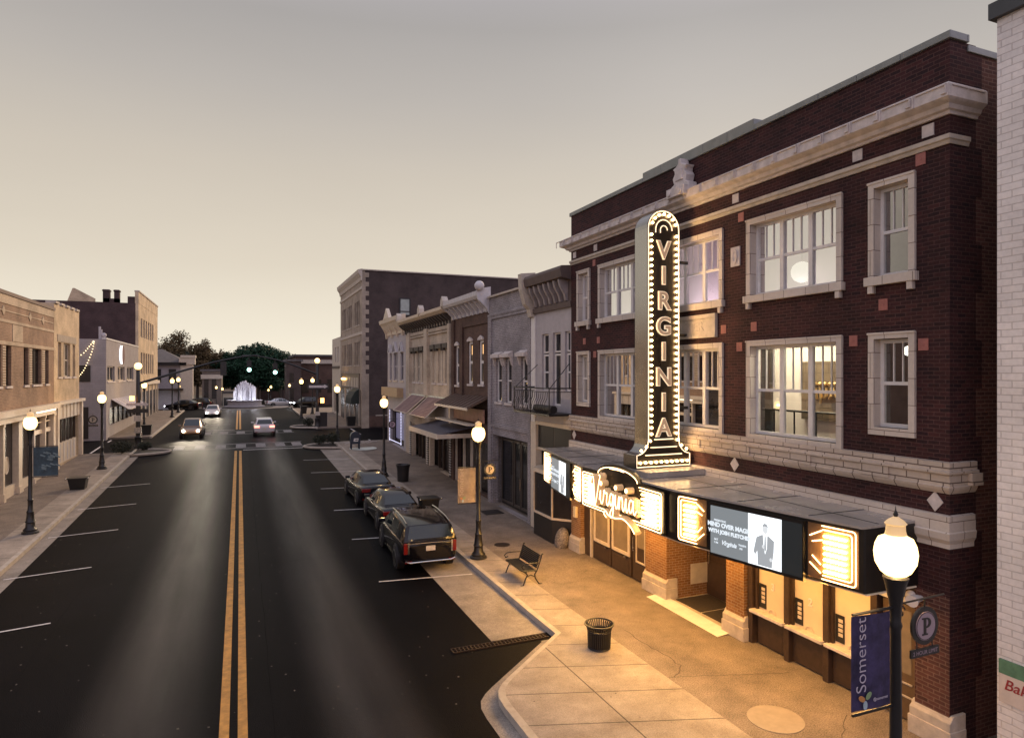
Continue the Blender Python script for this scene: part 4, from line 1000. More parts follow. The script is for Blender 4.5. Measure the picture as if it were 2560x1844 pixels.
# storefront of B with bay window
sf = MB(); sf.box(11.62, 11.9, 22.06, 25.82, 4.55, 4.6); sf.box(11.52, 11.8, 25.3, 25.82, 0, 4.55); sf.box(11.52, 11.75, 22.06, 25.3, 4.45, 4.6); sf.build('storefront_frame', CREAM, Bd)
for a, c in ((22.1, 23.75), (23.8, 25.25)): MB().box(11.62, 11.68, a, c, 3.5, 4.44).build('transom_panel', DARK, Bd)
m = MB(); m.box(11.6, 11.72, 22.06, 25.3, 3.4, 3.5); m.box(11.64, 11.7, 23.75, 23.8, 3.5, 4.44); m.build('transom_frame', CREAM, Bd)
bay = [(11.58, 25.2), (11.12, 24.6), (11.12, 22.9), (11.7, 22.2), (11.9, 22.2), (11.9, 25.2)]
MB().prism(bay, 'z', .02, .95).build('bay_base', DARK, Bd); MB().prism([(x - .03 if x < 11.5 else x, y) for x, y in bay], 'z', .952, 1.03).build('bay_sill', CREAM, Bd)
MB().prism([(x + .03, y) for x, y in bay], 'z', 1.032, 2.6).build('bay_glass', GLDM, Bd)
m = MB()
for x, y in bay[:4]: m.box(x - .03, x + .03, y - .03, y + .03, 1.03, 2.6)
m.prism([(x - .02, y) for x, y in bay], 'z', 2.6, 2.75); m.build('bay_frame', CREAM, Bd)
# balcony
bc = thing('balcony', 'black wrought iron balcony with bowed bars on the lavender building', 'balcony', (11.1, 23.8, 5.05))
MB().box(10.6, 11.59, 22.1, 25.5, 4.98, 5.06).build('deck', BLACK, bc)
r = MB(); r.tube([(11.58, 25.48, 6.02), (10.62, 25.48, 6.02), (10.62, 22.12, 6.02), (11.58, 22.12, 6.02)], .025, 6); r.tube([(11.58, 25.48, 5.88), (10.62, 25.48, 5.88), (10.62, 22.12, 5.88), (11.58, 22.12, 5.88)], .014, 6)
for x, y in ((10.62, 25.48), (10.62, 22.12), (10.62, 23.8)): r.cyl((x, y, 5.06), (x, y, 6.06), .022, 6)
r.build('railing', BLACK, bc)
def bow(x, y, dx, dy): return [(x + dx * o, y + dy * o, z) for z, o in ((5.06, 0), (5.15, .10), (5.3, .15), (5.5, .10), (5.65, .02), (5.88, 0))]
i = 0
for k in range(17): MB().tube(bow(10.62, 25.3 - k * .19, -1, 0), .012, 5).build('baluster', BLACK, bc)
for k in range(4): MB().tube(bow(10.85 + k * .2, 25.48, 0, 1), .012, 5).build('baluster', BLACK, bc)
m = MB(); m.cyl((11.58, 25.25, 6.95), (10.64, 25.46, 6.0), .016, 6); m.cyl((11.58, 22.35, 6.95), (10.64, 22.14, 6.0), .016, 6); m.build('brace', BLACK, bc)
m = MB(); m.cyl((10.9, 22.3, 5.22), (10.9, 23.9, 5.22), .15, 14); tag(m.build('rolled_mat', DARK), 'dark rolled mat lying on the iron balcony', 'mat')

# C: painted brick with hooded windows
Cd = thing('painted_brick_building', 'lavender grey painted brick building with three hooded windows and dark shopfront', 'building', (11.6, 28.5, 0))
hc = [(29.38, 30.15, 5.2, 7.27), (28.15, 28.88, 5.2, 7.27), (26.33, 27.03, 5.2, 7.27), (26.2, 30.6, .15, 3.57)]
shell(Cd, 11.6, 1, 25.86, 31.1, -.3, 10.33, 26, BR_C, hc)
m = MB(); m.box(11.52, 11.6, 30.66, 31.1, .1, 9.4); m.box(11.52, 11.6, 25.87, 26.15, .1, 9.4); m.box(11.53, 11.6, 26.15, 30.66, 9.25, 9.4); m.box(11.5, 11.6, 25.87, 31.1, 9.40, 9.5); m.box(11.54, 11.6, 26.15, 30.66, 3.95, 4.12); m.build('brick_pilasters', BR_C, Cd)
m = MB(); m.box(11.46, 11.95, 25.87, 31.1, 10.33, 10.42); m.build('coping', STONE, Cd)
for a, c, z0, z1 in hc[:3]:
    w = win(Cd, 11.6, 1, a, c, z0, z1, 1, True, 0, WHITE, GLD, .08, .1, .06, STONE_L)
    h = MB(); h.box(11.34, 11.6, a - .16, c + .16, z1 + .06, z1 + .22); h.prism([(11.38, z1 + .22), (11.6, z1 + .34), (11.6, z1 + .22)], 'y', a - .12, c + .12)
    for y in (a - .14, c + .04): h.prism([(11.6, z1 - .35), (11.54, z1 - .3), (11.45, z1 + .06), (11.6, z1 + .06)], 'y', y, y + .1)
    h.build('window_hood', STONE_L, Cd)
m = MB(); m.box(12.1, 12.2, 26.2, 30.6, .16, 3.57); m.build('shopfront', DARK, Cd)
for a, c in ((26.3, 27.2), (27.3, 28.0), (28.1, 28.85), (29.0, 30.5)):
    m = MB()
    for q in ((a, a + .06, .3, 3.4), (c - .06, c, .3, 3.4), (a + .06, c - .06, .3, .4), (a + .06, c - .06, 3.3, 3.4)): m.box(12.02, 12.1, *q)
    wq = m.build('shop_window', plain('bronze_frame', (.07, .055, .045), .4), Cd); MB().quad((12.06, a + .05, .4), (12.06, c - .05, .4), (12.06, c - .05, 3.3), (12.06, a + .05, 3.3)).build('pane', GLD, wq)
MB().cyl((11.98, 28.05, 1.2), (11.98, 28.05, 1.7), .03, 8).build('door_pull', METAL, Cd)
tag(MB().box(10.4, 11.3, 28.3, 29.2, g(28) + .01, g(28) + .035).build('shop_mat', DARK), 'dark square mat outside the grey painted shopfront', 'mat')

# D: deep brown brick, white bracketed cornice
Dd = thing('brown_brick_building', 'deep brown brick building with white bracket cornice and two narrow windows', 'building', (11.7, 34.3, .2))
hd = [(33.95, 34.68, 6.0, 8.35), (32.2, 32.9, 6.0, 8.35), (36.35, 37.0, 5.9, 8.2), (31.5, 37.2, .3, 3.0)]
shell(Dd, 11.7, 1, 31.14, 37.55, -.2, 10.1, 26, BR_D, hd)
m = MB(); m.box(11.6, 11.7, 35.5, 35.95, 5.4, 9.3); m.box(11.62, 11.7, 31.14, 31.4, 5.4, 9.6); m.box(11.62, 11.7, 31.4, 35.5, 9.15, 9.3); m.box(11.6, 11.7, 37.1, 37.55, .3, 9.7); m.build('brick_piers', BR_D, Dd)
LITW = emit('lit_window_warm', (1, .55, .22), 1.2, (.05, .03, .02))
for i, (a, c, z0, z1) in enumerate(hd[:3]):
    w = win(Dd, 11.7, 1, a, c, z0, z1, 1, True, 0, WHITE, GLD, .16, .06, .08, STONE_L)
    m = MB(); m.prism([(a - .05, z1 - .02), (c + .05, z1 - .02), (c + .05, z1 + .08), ((a + c) / 2, z1 + .22), (a - .05, z1 + .08)], 'x', 11.62, 11.7); m.build('window_head', STONE_L, Dd)
    if i < 2: MB().box(11.80, 11.81, a + .2, a + .42, z1 - .75, z1 - .25).build('lit_lamp', LITW, w)
WC = plain('cornice_white', (.55, .53, .54), .6, var=.15, sc=5)
m = MB(); mould(m, 11.7, 1, 31.2, 37.5, [(0, 9.75), (.05, 9.75), (.05, 10.2), (.62, 10.36), (.72, 10.5), (.74, 10.72), (0, 10.9)]); m.build('cornice', WC, Dd)
for i in range(9):
    y = 31.45 + i * .71; m = MB(); m.prism([(11.7 - o, z) for o, z in [(.02, 9.72), (.12, 9.7), (.16, 9.85), (.4, 10.1), (.6, 10.3), (.02, 10.22)]], 'y', y, y + .16); m.build('bracket', WC, Dd)
m = MB(); m.ball((11.05, 31.05, 10.95), .25, 14, 8); m.prism([(11.7 - o, z) for o, z in [(.0, 9.6), (.1, 9.62), (.3, 9.95), (.7, 10.3), (.74, 10.8), (.0, 10.95)]], 'y', 31.16, 31.24); m.build('end_finial', WC, Dd)
RUST = plain('metal_canopy_brown', (.13, .085, .065), .5, .3, var=.2)
m = MB(); m.add([(11.69, 31.3, 5.4), (11.69, 37.2, 5.4), (10.5, 37.2, 4.84), (10.5, 31.3, 4.84), (11.69, 31.3, 5.32), (11.69, 37.2, 5.32), (10.5, 37.2, 4.76), (10.5, 31.3, 4.76)], [(0, 1, 2, 3), (4, 5, 6, 7), (0, 1, 5, 4), (2, 3, 7, 6), (0, 3, 7, 4), (1, 2, 6, 5)])
for i in range(10):
    y = 31.4 + i * .63; m.add([(11.68, y, 5.44), (11.68, y + .04, 5.44), (10.5, y + .04, 4.88), (10.5, y, 4.88), (11.68, y, 5.39), (11.68, y + .04, 5.39), (10.5, y + .04, 4.83), (10.5, y, 4.83)], [(0, 1, 2, 3), (0, 3, 7, 4), (1, 2, 6, 5), (3, 2, 6, 7)])
m.build('metal_canopy', RUST, Dd)
m = MB(); m.box(10.46, 10.52, 31.3, 37.2, 4.72, 4.84); m.box(10.5, 11.0, 31.3, 37.2, 3.95, 4.02); m.box(11.3, 11.69, 36.8, 37.1, 3.3, 4.7); m.build('canopy_trim', CREAM, Dd)
MB().box(11.45, 11.5, 31.5, 36.6, 4.02, 4.72).build('sign_band', plain('sign_band_rose', (.30, .16, .12), .6, var=.35, sc=1.4), Dd)
m = MB(); m.box(12.1, 12.15, 31.5, 37.2, .3, 3.0); m.build('shopfront', GLDM, Dd)
for y in (31.55, 33.0, 34.3, 35.6, 37.1): MB().box(11.72, 11.85, y, y + .09, .28, 3.0).build('shop_post', CREAM, Dd)

# E: cream brick twin bays with dark brackets
Ed = thing('cream_brick_building', 'cream brick building in two bays with dark cornice brackets and striped awnings', 'building', (11.7, 43.5, .4))
he = [(46.7, 47.35, 5.95, 8.12), (45.2, 46.2, 5.95, 8.12), (44.0, 44.7, 5.95, 8.12), (41.2, 42.0, 5.95, 8.12), (39.6, 40.7, 5.95, 8.12), (38.35, 39.1, 5.95, 8.12), (38.3, 42.6, .4, 2.9), (43.7, 47.6, .4, 2.9)]
shell(Ed, 11.7, 1, 37.6, 49.5, -.1, 10.1, 26, BR_E, he)
m = MB()
for a, c in ((37.62, 38.1), (42.75, 43.6), (47.7, 48.3)): m.box(11.5, 11.7, a, c, 5.1, 9.55)
m.box(11.58, 11.7, 38.1, 47.7, 9.1, 9.2); m.box(11.6, 11.7, 38.1, 47.7, 9.28, 9.5); m.build('brick_piers', BR_E, Ed)
for i, (a, c, z0, z1) in enumerate(he[:6]):
    bo = i in (3, 4, 5)
    win(Ed, 11.7, 1, a, c, z0, z1, 2 if c - a > .9 else 1, not bo, 0, CREAMD, CREAMD if bo else GLD, .09, .08, .06, STONE_L)
    m = MB(); m.box(11.5, 11.7, a - .12, c + .12, z1 + .02, z1 + .3)
    for y in (a - .1, c): m.box(11.52, 11.7, y, y + .1, z1 - .12, z1 + .02)
    m.build('window_hood', plain('dark_hood', (.05, .04, .035), .6) if 'dark_hood' not in MATS else MATS['dark_hood'], Ed)
CRC = plain('cornice_cream', (.60, .50, .38), .55, var=.15, sc=5)
m = MB()
for a, c in ((37.6, 42.75), (43.0, 49.5)): mould(m, 11.7, 1, a, c, [(0, 10.15), (.5, 10.2), (.62, 10.3), (.70, 10.36), (.72, 10.54), (0, 10.7)])
m.build('cornice', CRC, Ed)
m = MB(); m.box(11.66, 11.69, 37.62, 49.5, 9.62, 10.18); m.build('frieze', CRC, Ed)
for i in range(19):
    y = 37.8 + i * .63; m = MB(); m.prism([(11.68 - o, z) for o, z in [(0, 9.5), (.1, 9.5), (.13, 9.75), (.4, 9.95), (.6, 10.15), (0, 10.18)]], 'y', y, y + .2); m.build('bracket', MATS['dark_hood'], Ed)
for y in (42.9, 49.4, 37.4):
    m = MB(); m.prism([(y - .28, 10.5), (y + .28, 10.5), (y + .24, 10.85), (y, 11.1), (y - .24, 10.85)], 'x', 10.95, 11.3); m.build('finial', STONE, Ed)
m = MB(); m.box(11.72, 12.0, 37.7, 48.3, 4.9, 5.12); m.box(11.62, 11.7, 37.7, 48.2, 4.95, 5.1); m.build('sign_strip', plain('pale_green_strip', (.55, .60, .52), .5, var=.3, sc=3), Ed)
m = MB(); m.box(12.15, 12.2, 38.3, 47.6, .4, 2.9); m.build('shopfront', GLDM, Ed)
STRIPE_L = plain('striped_siding', (.62, .58, .54), .6)
for y in (37.9, 43.1, 47.9):
    m = MB()
    for k in range(17): m.box(11.62, 11.7, y - .14, y + .22, .5 + k * .15, .57 + k * .15)
    m.build('quoin_strip', STRIPE_L, Ed)
    MB().box(11.64, 11.7, y - .14, y + .22, .35, 3.0).build('quoin_back', DARK, Ed)
for y in (39.5, 40.6, 41.6, 44.8, 45.9, 46.8): MB().box(12.02, 12.14, y, y + .08, .35, 2.9).build('shop_mullion', DARKWOOD, Ed)
AWN = brick('awning_stripe', (.30, .21, .19), (.27, .185, .17), (.18, .12, .11), 40, .09, .02, .9, .2, .2)
def awning(name, y0, y1, x0, z0, x1, z1, mat, lab, sk=0.):
    t = thing(name, lab, 'awning', (x0, (y0 + y1) / 2, z0)); b = MB()
    b.add([(x0, y0, z0), (x0, y1, z0), (x1, y1 - sk, z1), (x1, y0 - sk, z1), (x0, y0, z0 - .04), (x0, y1, z0 - .04), (x1, y1 - sk, z1 - .04), (x1, y0 - sk, z1 - .04)], [(0, 1, 2, 3), (4, 5, 6, 7), (0, 1, 5, 4), (2, 3, 7, 6), (0, 3, 7, 4), (1, 2, 6, 5)])
    b.build('cover', mat, t); f = MB()
    for y in (y0, y1): f.cyl((x0, y, z0), (x1, y - sk, z1), .03, 6); f.cyl((x0, y, z1 - .05), (x1, y - sk, z1), .02, 6)
    f.cyl((x1, y0 - sk, z1), (x1, y1 - sk, z1), .03, 6); f.build('awning_frame', CREAM, t)
    return t
awning('awning', 43.5, 47.5, 11.68, 5.06, 10.3, 3.92, AWN, 'faded rose striped awning nearest the street corner on the cream building')
awning('awning', 38.9, 42.9, 11.68, 5.06, 10.3, 3.90, AWN, 'faded rose striped awning over the canopy end of the cream building', .3)
m = MB()
fc = thing('flat_canopy', 'flat metal canopy over the pavement with pale fascia below the rose awnings', 'canopy', (10.6, 36.5, 3.2))
m.add([(9.6, 33.5, 3.36), (9.6, 39.6, 3.36), (11.6, 39.6, 3.74), (11.6, 33.5, 3.74), (9.6, 33.5, 3.30), (9.6, 39.6, 3.30), (11.6, 39.6, 3.68), (11.6, 33.5, 3.68)], [(0, 1, 2, 3), (4, 5, 6, 7), (0, 1, 5, 4), (2, 3, 7, 6), (0, 3, 7, 4), (1, 2, 6, 5)])
m.build('deck', plain('slate_metal', (.10, .10, .13), .45, .3, var=.15), fc)
m = MB(); m.box(9.54, 9.6, 33.44, 39.66, 3.12, 3.38); m.box(9.6, 11.6, 33.44, 33.5, 3.14, 3.37); m.build('fascia', CREAM, fc)
m = MB()
for i in range(9):
    y = 34 + i * .65; m.add([(9.62, y, 3.385), (9.62, y + .05, 3.385), (11.6, y + .05, 3.765), (11.6, y, 3.765)], [(0, 1, 2, 3)])
m.build('seams', DARK, fc, fix=False)

# F: lavender corner shop with pediment cornice
Fd = thing('lavender_corner_shop', 'narrow lavender corner shop with ornate pediment cornice and white string lights', 'building', (11.7, 52.8, .7))
hf = [(54.55, 55.3, 6.0, 8.25), (52.4, 53.75, 6.0, 8.25), (50.35, 51.3, 6.0, 8.25), (50.2, 55.6, .75, 3.6)]
shell(Fd, 11.7, 1, 49.55, 56.2, .2, 10.2, 24, LAV, hf)
for a, c, z0, z1 in hf[:3]:
    win(Fd, 11.7, 1, a, c, z0, z1, 2 if c - a > 1 else 1, True, 0, LAV, GLD, .1, .08, .08, CRC)
    m = MB(); e = (c - a) * .62; y = (a + c) / 2; t = .45 + .25 * (c - a)
    m.prism([(y - e, z1 + .05), (y, z1 + t + .1), (y + e, z1 + .05), (y + e - .16, z1 + .05), (y, z1 + t - .1), (y - e + .16, z1 + .05)], 'x', 11.5, 11.7); m.box(11.54, 11.7, y - e, y + e, z1 - .02, z1 + .06); m.build('pediment_hood', WC, Fd)
m = MB(); mould(m, 11.7, 1, 49.6, 56.5, [(0, 9.7), (.1, 9.72), (.12, 9.95), (.55, 10.6), (.66, 10.7), (.70, 11.0), (0, 11.15)])
m.prism([(52.4, 11.0), (53.5, 11.85), (54.6, 11.0)], 'x', 10.98, 11.25); m.build('cornice', CRC, Fd)
for y in (50.0, 52.0, 54.0, 56.0):
    m = MB(); m.prism([(11.7 - o, z) for o, z in [(.0, 9.5), (.16, 9.5), (.2, 9.9), (.5, 10.5), (.0, 10.5)]], 'y', y, y + .3); m.build('bracket', CRC, Fd)
m = MB(); m.box(11.2, 11.7, 50.4, 56.4, 4.72, 5.42); m.build('sign_board', plain('tan_board', (.42, .29, .16), .6), Fd)
m = MB(); m.box(12.2, 12.25, 50.2, 55.6, .75, 3.6); m.build('shopfront', GLDM, Fd)
XL = emit('string_light', (.72, .72, 1), 1.6)
for ya, yb, za, zb in ((55.2, 55.2, 1.0, 3.5), (51.0, 51.0, 1.0, 3.5), (51.0, 55.2, 1.05, 1.05)):
    m = MB(); n_ = 22 if ya == yb else 14
    for k in range(n_):
        t = k / (n_ - 1); m.ball((11.66, ya + (yb - ya) * t, za + (zb - za) * t), .035, 6, 4)
    m.build('string_lights', XL, Fd)
MB().box(12.15, 12.19, 51.3, 54.9, 1.2, 3.3).build('lit_display', emit('violet_display', (.5, .48, .9), .14, (.1, .1, .15)), Fd)

# G: four storey corner block across the side street
Gd = thing('corner_block', 'four storey pale brick corner block with long dark side wall', 'building', (11.8, 77, 1))
hg = []
for yb0 in (71.1, 76.4, 80.6):
    for k in range(3): hg += [(yb0 + k * 1.25 - (.1 if k == 1 else 0), yb0 + .75 + k * 1.25 + (.1 if k == 1 else 0), z0, z1) for z0, z1 in ((7.45, 9.95), (11.75, 14.3))]
hg = [h for h in hg if h[1] < 84.6]
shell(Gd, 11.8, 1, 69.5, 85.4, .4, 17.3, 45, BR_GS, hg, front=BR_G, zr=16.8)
m = MB(); m.box(11.74, 12.5, 69.42, 69.5, .8, 6.5)
for i in range(22): m.box(11.79, 12.15 + (.35 if i % 2 else 0), 69.44, 69.5, 6.5 + i * .48, 6.98 + i * .48)
m.build('quoins', BR_G, Gd)
for a, c, z0, z1 in hg: win(Gd, 11.8, 1, a, c, z0, z1, 1, True, 0, DARKWOOD, GLD, .07, .12, .05, STONE)
m = MB(); mould(m, 11.8, 1, 69.4, 85.5, [(0, 16.2), (.1, 16.25), (.15, 16.6), (.4, 17.0), (.45, 17.35), (0, 17.45)]); m.box(11.6, 57, 69.38, 69.7, 17.3, 17.42)
mould(m, 11.8, 1, 69.45, 85.4, [(0, 15.3), (.1, 15.35), (.1, 15.6), (0, 15.62)]); mould(m, 11.8, 1, 69.45, 85.4, [(0, 10.6), (.08, 10.65), (.08, 10.9), (0, 10.95)]); m.build('cornice', STONE, Gd)
m = MB(); m.box(11.72, 11.8, 71, 84.6, 4.9, 6.55); m.build('shop_sign_band', DARKWOOD, Gd)
for k in range(2):
    m = MB(); m.box(11.7, 11.72, 71.5 + k * 6.6, 77.3 + k * 6.3, 5.05, 6.1); m.build('clerestory', plain('clerestory_cream', (.5, .42, .32), .4) if k == 0 else MATS['clerestory_cream'], Gd)
    for q in range(5): MB().box(11.66, 11.7, 72 + k * 6.6 + q * 1.1, 72.1 + k * 6.6 + q * 1.1, 5.05, 6.1).build('mullion', DARKWOOD, Gd)
for y in (80, 81.3, 82.4): MB().ball((11.55, y, 5.9), .09, 8, 6).build('shop_lamp', BULB, Gd)
m = MB(); m.box(11.78, 11.9, 70.5, 84.8, 1.1, 4.8); m.build('shopfront', GLDM, Gd)
for y in (71, 74, 77.5, 81): MB().box(11.7, 11.8, y, y + .25, 1.0, 4.8).build('shop_post', CREAM, Gd)
m = MB(); m.prism([(11.75, 4.9), (11.3, 4.6), (10.9, 3.9), (10.85, 3.3), (10.9, 3.3), (11.75, 3.35)], 'y', 71, 75); m.build('round_awning', plain('dark_green_canvas', (.025, .035, .03), .8), Gd)
gw = thing('side_window', 'pale upper window in the dark side wall of the corner block', 'window', (16.3, 69.5, 12.7)); m = MB()
for q in ((15.7, 15.82), (16.78, 16.9)): m.box(*q, 69.4, 69.48, 12.7, 14.6)
m.box(15.82, 16.78, 69.4, 69.48, 14.48, 14.6); m.box(15.82, 16.78, 69.4, 69.48, 13.1, 13.2); m.box(15.82, 16.78, 69.4, 69.48, 12.7, 12.8); m.build('frame', DARK, gw)
MB().box(15.8, 16.8, 69.45, 69.47, 12.75, 14.5).build('pane', plain('pane_reflection', (.36, .40, .36), .4), gw)  # pale reflection painted into the pane colour
m = MB(); m.box(12.5, 40, 69.44, 69.5, 1.0, 2.1); m.build('side_plinth', BR_D, Gd)
MB().box(13.2, 18, 69.40, 69.46, 2.1, 2.2).build('side_ledge', STONE, Gd)
for i, (x, z0, z1) in enumerate(((19.5, 16, 18.3), (21.8, 16, 18.0))): pass

# H and other far buildings
Hd = thing('pale_rear_building', 'pale plain building beyond the four storey block', 'building', (11.8, 89, 1.2))
shell(Hd, 11.8, 1, 85.42, 93.5, .8, 11.2, 25, CREAMD, [(87, 88.2, 8, 10), (89.4, 90.6, 8, 10), (87, 92, 1.4, 4.4)])
for a in (87, 89.4): win(Hd, 11.8, 1, a, a + 1.2, 8, 10, 1, True)
MB().box(11.7, 11.78, 86.2, 92.8, 7.2, 7.5).build('sign_ledge', DARKWOOD, Hd)

# ------------------------------------------------------------------ buildings on the opposite side
XLF = -10.6
L1 = thing('tan_brick_building', 'tan brown brick building with diamond band and cream columned shopfront', 'building', (XLF, 39, .3))
hl = [(38.1, 38.75, 5.95, 7.95), (39.4, 40.25, 5.95, 7.95), (42.3, 43.12, 5.95, 7.95), (43.85, 45.62, 5.95, 7.95), (46.45, 47.25, 5.95, 7.95), (34.5, 35.4, 5.95, 7.95), (36, 37.6, 5.95, 7.95)]
hl2 = hl + [(30.5, 47.95, .3, 4.2)]
shell(L1, XLF, -1, 30, 48.45, -.2, 10.45, 30, BR_L1, hl2)
VENT = plain('vent_cream', (.45, .37, .28), .6)
for a, c, z0, z1 in hl: win(L1, XLF, -1, a, c, z0, z1, 2 if c - a > 1.2 else 1, False, 0, DARKWOOD, GLDM, .06, .14, .03, STONE_L)
for a, c in ((38.78, 39.37), (43.15, 43.82), (45.66, 46.42)):
    m = MB()
    for k in range(15): m.box(XLF - .02, XLF + .03, a + .06, c - .06, 5.98 + k * .132, 6.06 + k * .132)
    m.build('brick_lattice', VENT, L1)
TRIM = brick('tan_trim_brick', (.52, .42, .30), (.46, .37, .27), (.40, .32, .24))
m = MB(); m.box(XLF - .02, XLF + .03, 30, 48.45, 9.08, 9.22); m.box(XLF - .02, XLF + .04, 30, 48.45, 7.98, 8.16); m.box(XLF - .02, XLF + .03, 30, 48.45, 10.0, 10.45); m.box(XLF - .02, XLF + .025, 40.4, 42.05, 8.2, 9.05); m.box(XLF - .02, XLF + .022, 30, 48.3, 9.62, 9.68)
for y in (35.2, 38.97, 43.39, 45.95):
    m.prism([(y - .28, 9.65), (y, 9.40), (y + .28, 9.65), (y, 9.90)], 'x', XLF - .02, XLF + .035)
m.build('trim_bands', TRIM, L1)
m = MB(); m.box(XLF - .5, XLF + .08, 30, 48.5, 10.45, 10.62); m.build('coping', plain('coping_brown', (.16, .11, .09), .6), L1)
# cream shopfront
m = MB(); m.box(XLF, XLF + .35, 30, 48.45, 4.45, 4.75); m.box(XLF - .1, XLF + .25, 30, 47.9, 4.15, 4.45); m.build('shop_cornice', CREAM, L1)
for y, w in ((38.6, .22), (41.0, .6), (43.75, .14), (46.0, .14), (34.6, .22), (37.0, .5), (47.9, .55)):
    m = MB(); m.box(XLF - .16, XLF + .12, y, y + w, .25, 4.14); m.box(XLF - .16, XLF + .17, y - .04, y + w + .04, .22, .75); m.box(XLF - .16, XLF + .15, y - .03, y + w + .03, 3.98, 4.14); m.build('shop_column', CREAM, L1)
m = MB(); m.box(XLF - .14, XLF - .02, 43.9, 47.8, 3.1, 3.34); m.box(XLF - .14, XLF - .04, 43.9, 47.8, 3.72, 3.78); m.box(XLF - .16, XLF - .02, 30.5, 47.8, .3, .95); m.build('shop_frame', CREAM, L1)
m = MB(); m.box(XLF - .22, XLF - .17, 30.5, 47.9, .3, 4.14); m.build('shop_glass', GLDM, L1)
m = MB(); m.box(XLF + .1, XLF + .30, 43.6, 47.6, 4.38, 4.44); m.build('cornice_light', emit('cornice_lamp', (1, .85, .6), 3), L1)
lamp_area(XLF + .8, 45.6, 4.3, .2, 3.5, 14, (1, .62, .28), name='cornice_light')
for y in (39.9, 36.0):
    m = MB(); m.tube([(XLF - .12, y + .34 * math.cos(a), 2.0 + .42 * math.sin(a)) for a in [math.pi * 2 * k / 20 for k in range(21)]], .03, 6)
    o = m.build('round_sign_rim', CREAM, L1); MB().prism([(y + .3 * math.cos(a), 2.0 + .38 * math.sin(a)) for a in [math.pi * 2 * k / 20 for k in range(20)]], 'x', XLF - .13, XLF - .12).build('round_sign', VENT, o)

L2 = thing('buff_brick_building', 'buff brick building with three tall windows and white panelled shopfront', 'building', (XLF, 52, .7))
h2 = [(49.45, 50.3, 6.35, 8.55), (50.95, 52.7, 6.35, 8.55), (53.4, 54.2, 6.35, 8.55), (49.6, 55.0, .8, 3.64)]
shell(L2, XLF, -1, 48.5, 55.4, 0, 10.93, 30, BR_L2, h2)
for a, c, z0, z1 in h2[:3]: win(L2, XLF, -1, a, c, z0, z1, 2 if c - a > 1.2 else 1, True, 0, CREAM, GLDM, .08, .14, .08, STONE_L)
m = MB(); m.box(XLF - .02, XLF + .03, 49.3, 54.4, 8.6, 9.05); m.build('lintel', plain('lintel_grey', (.34, .28, .22), .7), L2)
m = MB()
for k in range(5): m.box(XLF - .45, XLF + .1, 48.5 + k * 1.42, 49.4 + k * 1.42, 10.93, 11.06)
m.build('coping', STONE, L2)
m = MB(); m.box(XLF, XLF + .3, 48.5, 55.9, 4.6, 4.8); m.box(XLF - .05, XLF + .08, 48.9, 55.3, 3.66, 4.6); m.build('shop_fascia', CREAM, L2)
for k in range(6): MB().box(XLF + .08, XLF + .12, 49.3 + k * 1.0, 49.42 + k * 1.0, 3.7, 4.58).build('fascia_rib', CREAM, L2)
for y in (48.55, 55.25): MB().box(XLF - .05, XLF + .2, y, y + .4, .6, 4.6).build('shop_column', CREAM, L2)
m = MB(); m.box(XLF - .2, XLF - .02, 49.9, 54.6, .8, 2.1); m.build('bulkhead', CREAM, L2)
for k in range(5): MB().box(XLF - .02, XLF + .02, 50.0 + k * .95, 50.12 + k * .95, .9, 2.05).build('bulkhead_rib', WHITE, L2)
m = MB(); m.box(XLF - .25, XLF - .22, 49.0, 55.2, .6, 3.66); m.build('shop_glass', GLDM, L2)
for k in range(6): MB().box(XLF - .2, XLF - .1, 49.9 + k * .95, 50.0 + k * .95, 2.1, 3.64).build('shop_mullion', DARKWOOD, L2)

L3 = thing('white_corner_shop', 'low white painted corner building with string lights and striped awning', 'building', (XLF, 75, 1))
h3 = [(66.3, 69.9, 5.85, 7.2), (71.6, 75.6, 5.85, 7.2), (77.1, 81.5, 5.85, 7.2), (67.2, 84, 2.0, 3.5)]
WPB = brick('white_painted_block', (.33, .30, .30), (.30, .275, .275), (.26, .235, .235), .4, .2, .006, big=.12)
shell(L3, XLF, -1, 65.7, 85.3, .6, 9.5, 30, WPB, h3)
for a, c, z0, z1 in h3[:3]: win(L3, XLF, -1, a, c, z0, z1, 2, False, 0, CREAM, GLD, .1, .12, .05, STONE_L)
m = MB(); m.box(XLF - .15, XLF - .12, 67.2, 84, 2.0, 3.5); m.build('shop_glass', GLDM, L3)
for k in range(7): MB().box(XLF - .12, XLF - .0, 67.2 + k * 2.6, 67.35 + k * 2.6, 2.0, 3.5).build('shop_mullion', DARKWOOD, L3)
MB().box(-12.65, -11.75, 65.66, 65.72, 5.85, 7.25).build('side_opening', DARK, L3); MB().box(-13.3, -11.9, 65.66, 65.72, 1.0, 3.7).build('side_door', DARK, L3)
m = MB(); m.box(XLF - .3, XLF + .05, 65.65, 85.3, 9.5, 9.62); m.build('coping', WHITE, L3)
m = MB(); m.prism([(73.0 + .9 * math.sin(a) * -.35 * 1 + .35, 8.35 + .88 * math.cos(a)) for a in [math.pi * q / 10 for q in range(11)]] + [(73.0 + .9 * math.sin(a) * -1.0 + .35, 8.35 + .88 * math.cos(a)) for a in [math.pi * q / 10 for q in range(10, -1, -1)]], 'x', XLF + .02, XLF + .14); m.build('crescent_sign', emit('crescent_white', (.95, .97, 1), 2.5), L3)
m = MB(); m.prism([(74.6 + .9 * math.cos(a), 8.35 + .88 * math.sin(a)) for a in [math.pi * 2 * q / 20 for q in range(20)]], 'x', XLF + .0, XLF + .03); m.build('round_sign', plain('maroon_sign', (.13, .05, .05), .5), L3)
ASTR = brick('awning_dark_stripe', (.44, .42, .46), (.42, .40, .44), (.10, .09, .10), .9, 40, .12, .9, .2, .1)
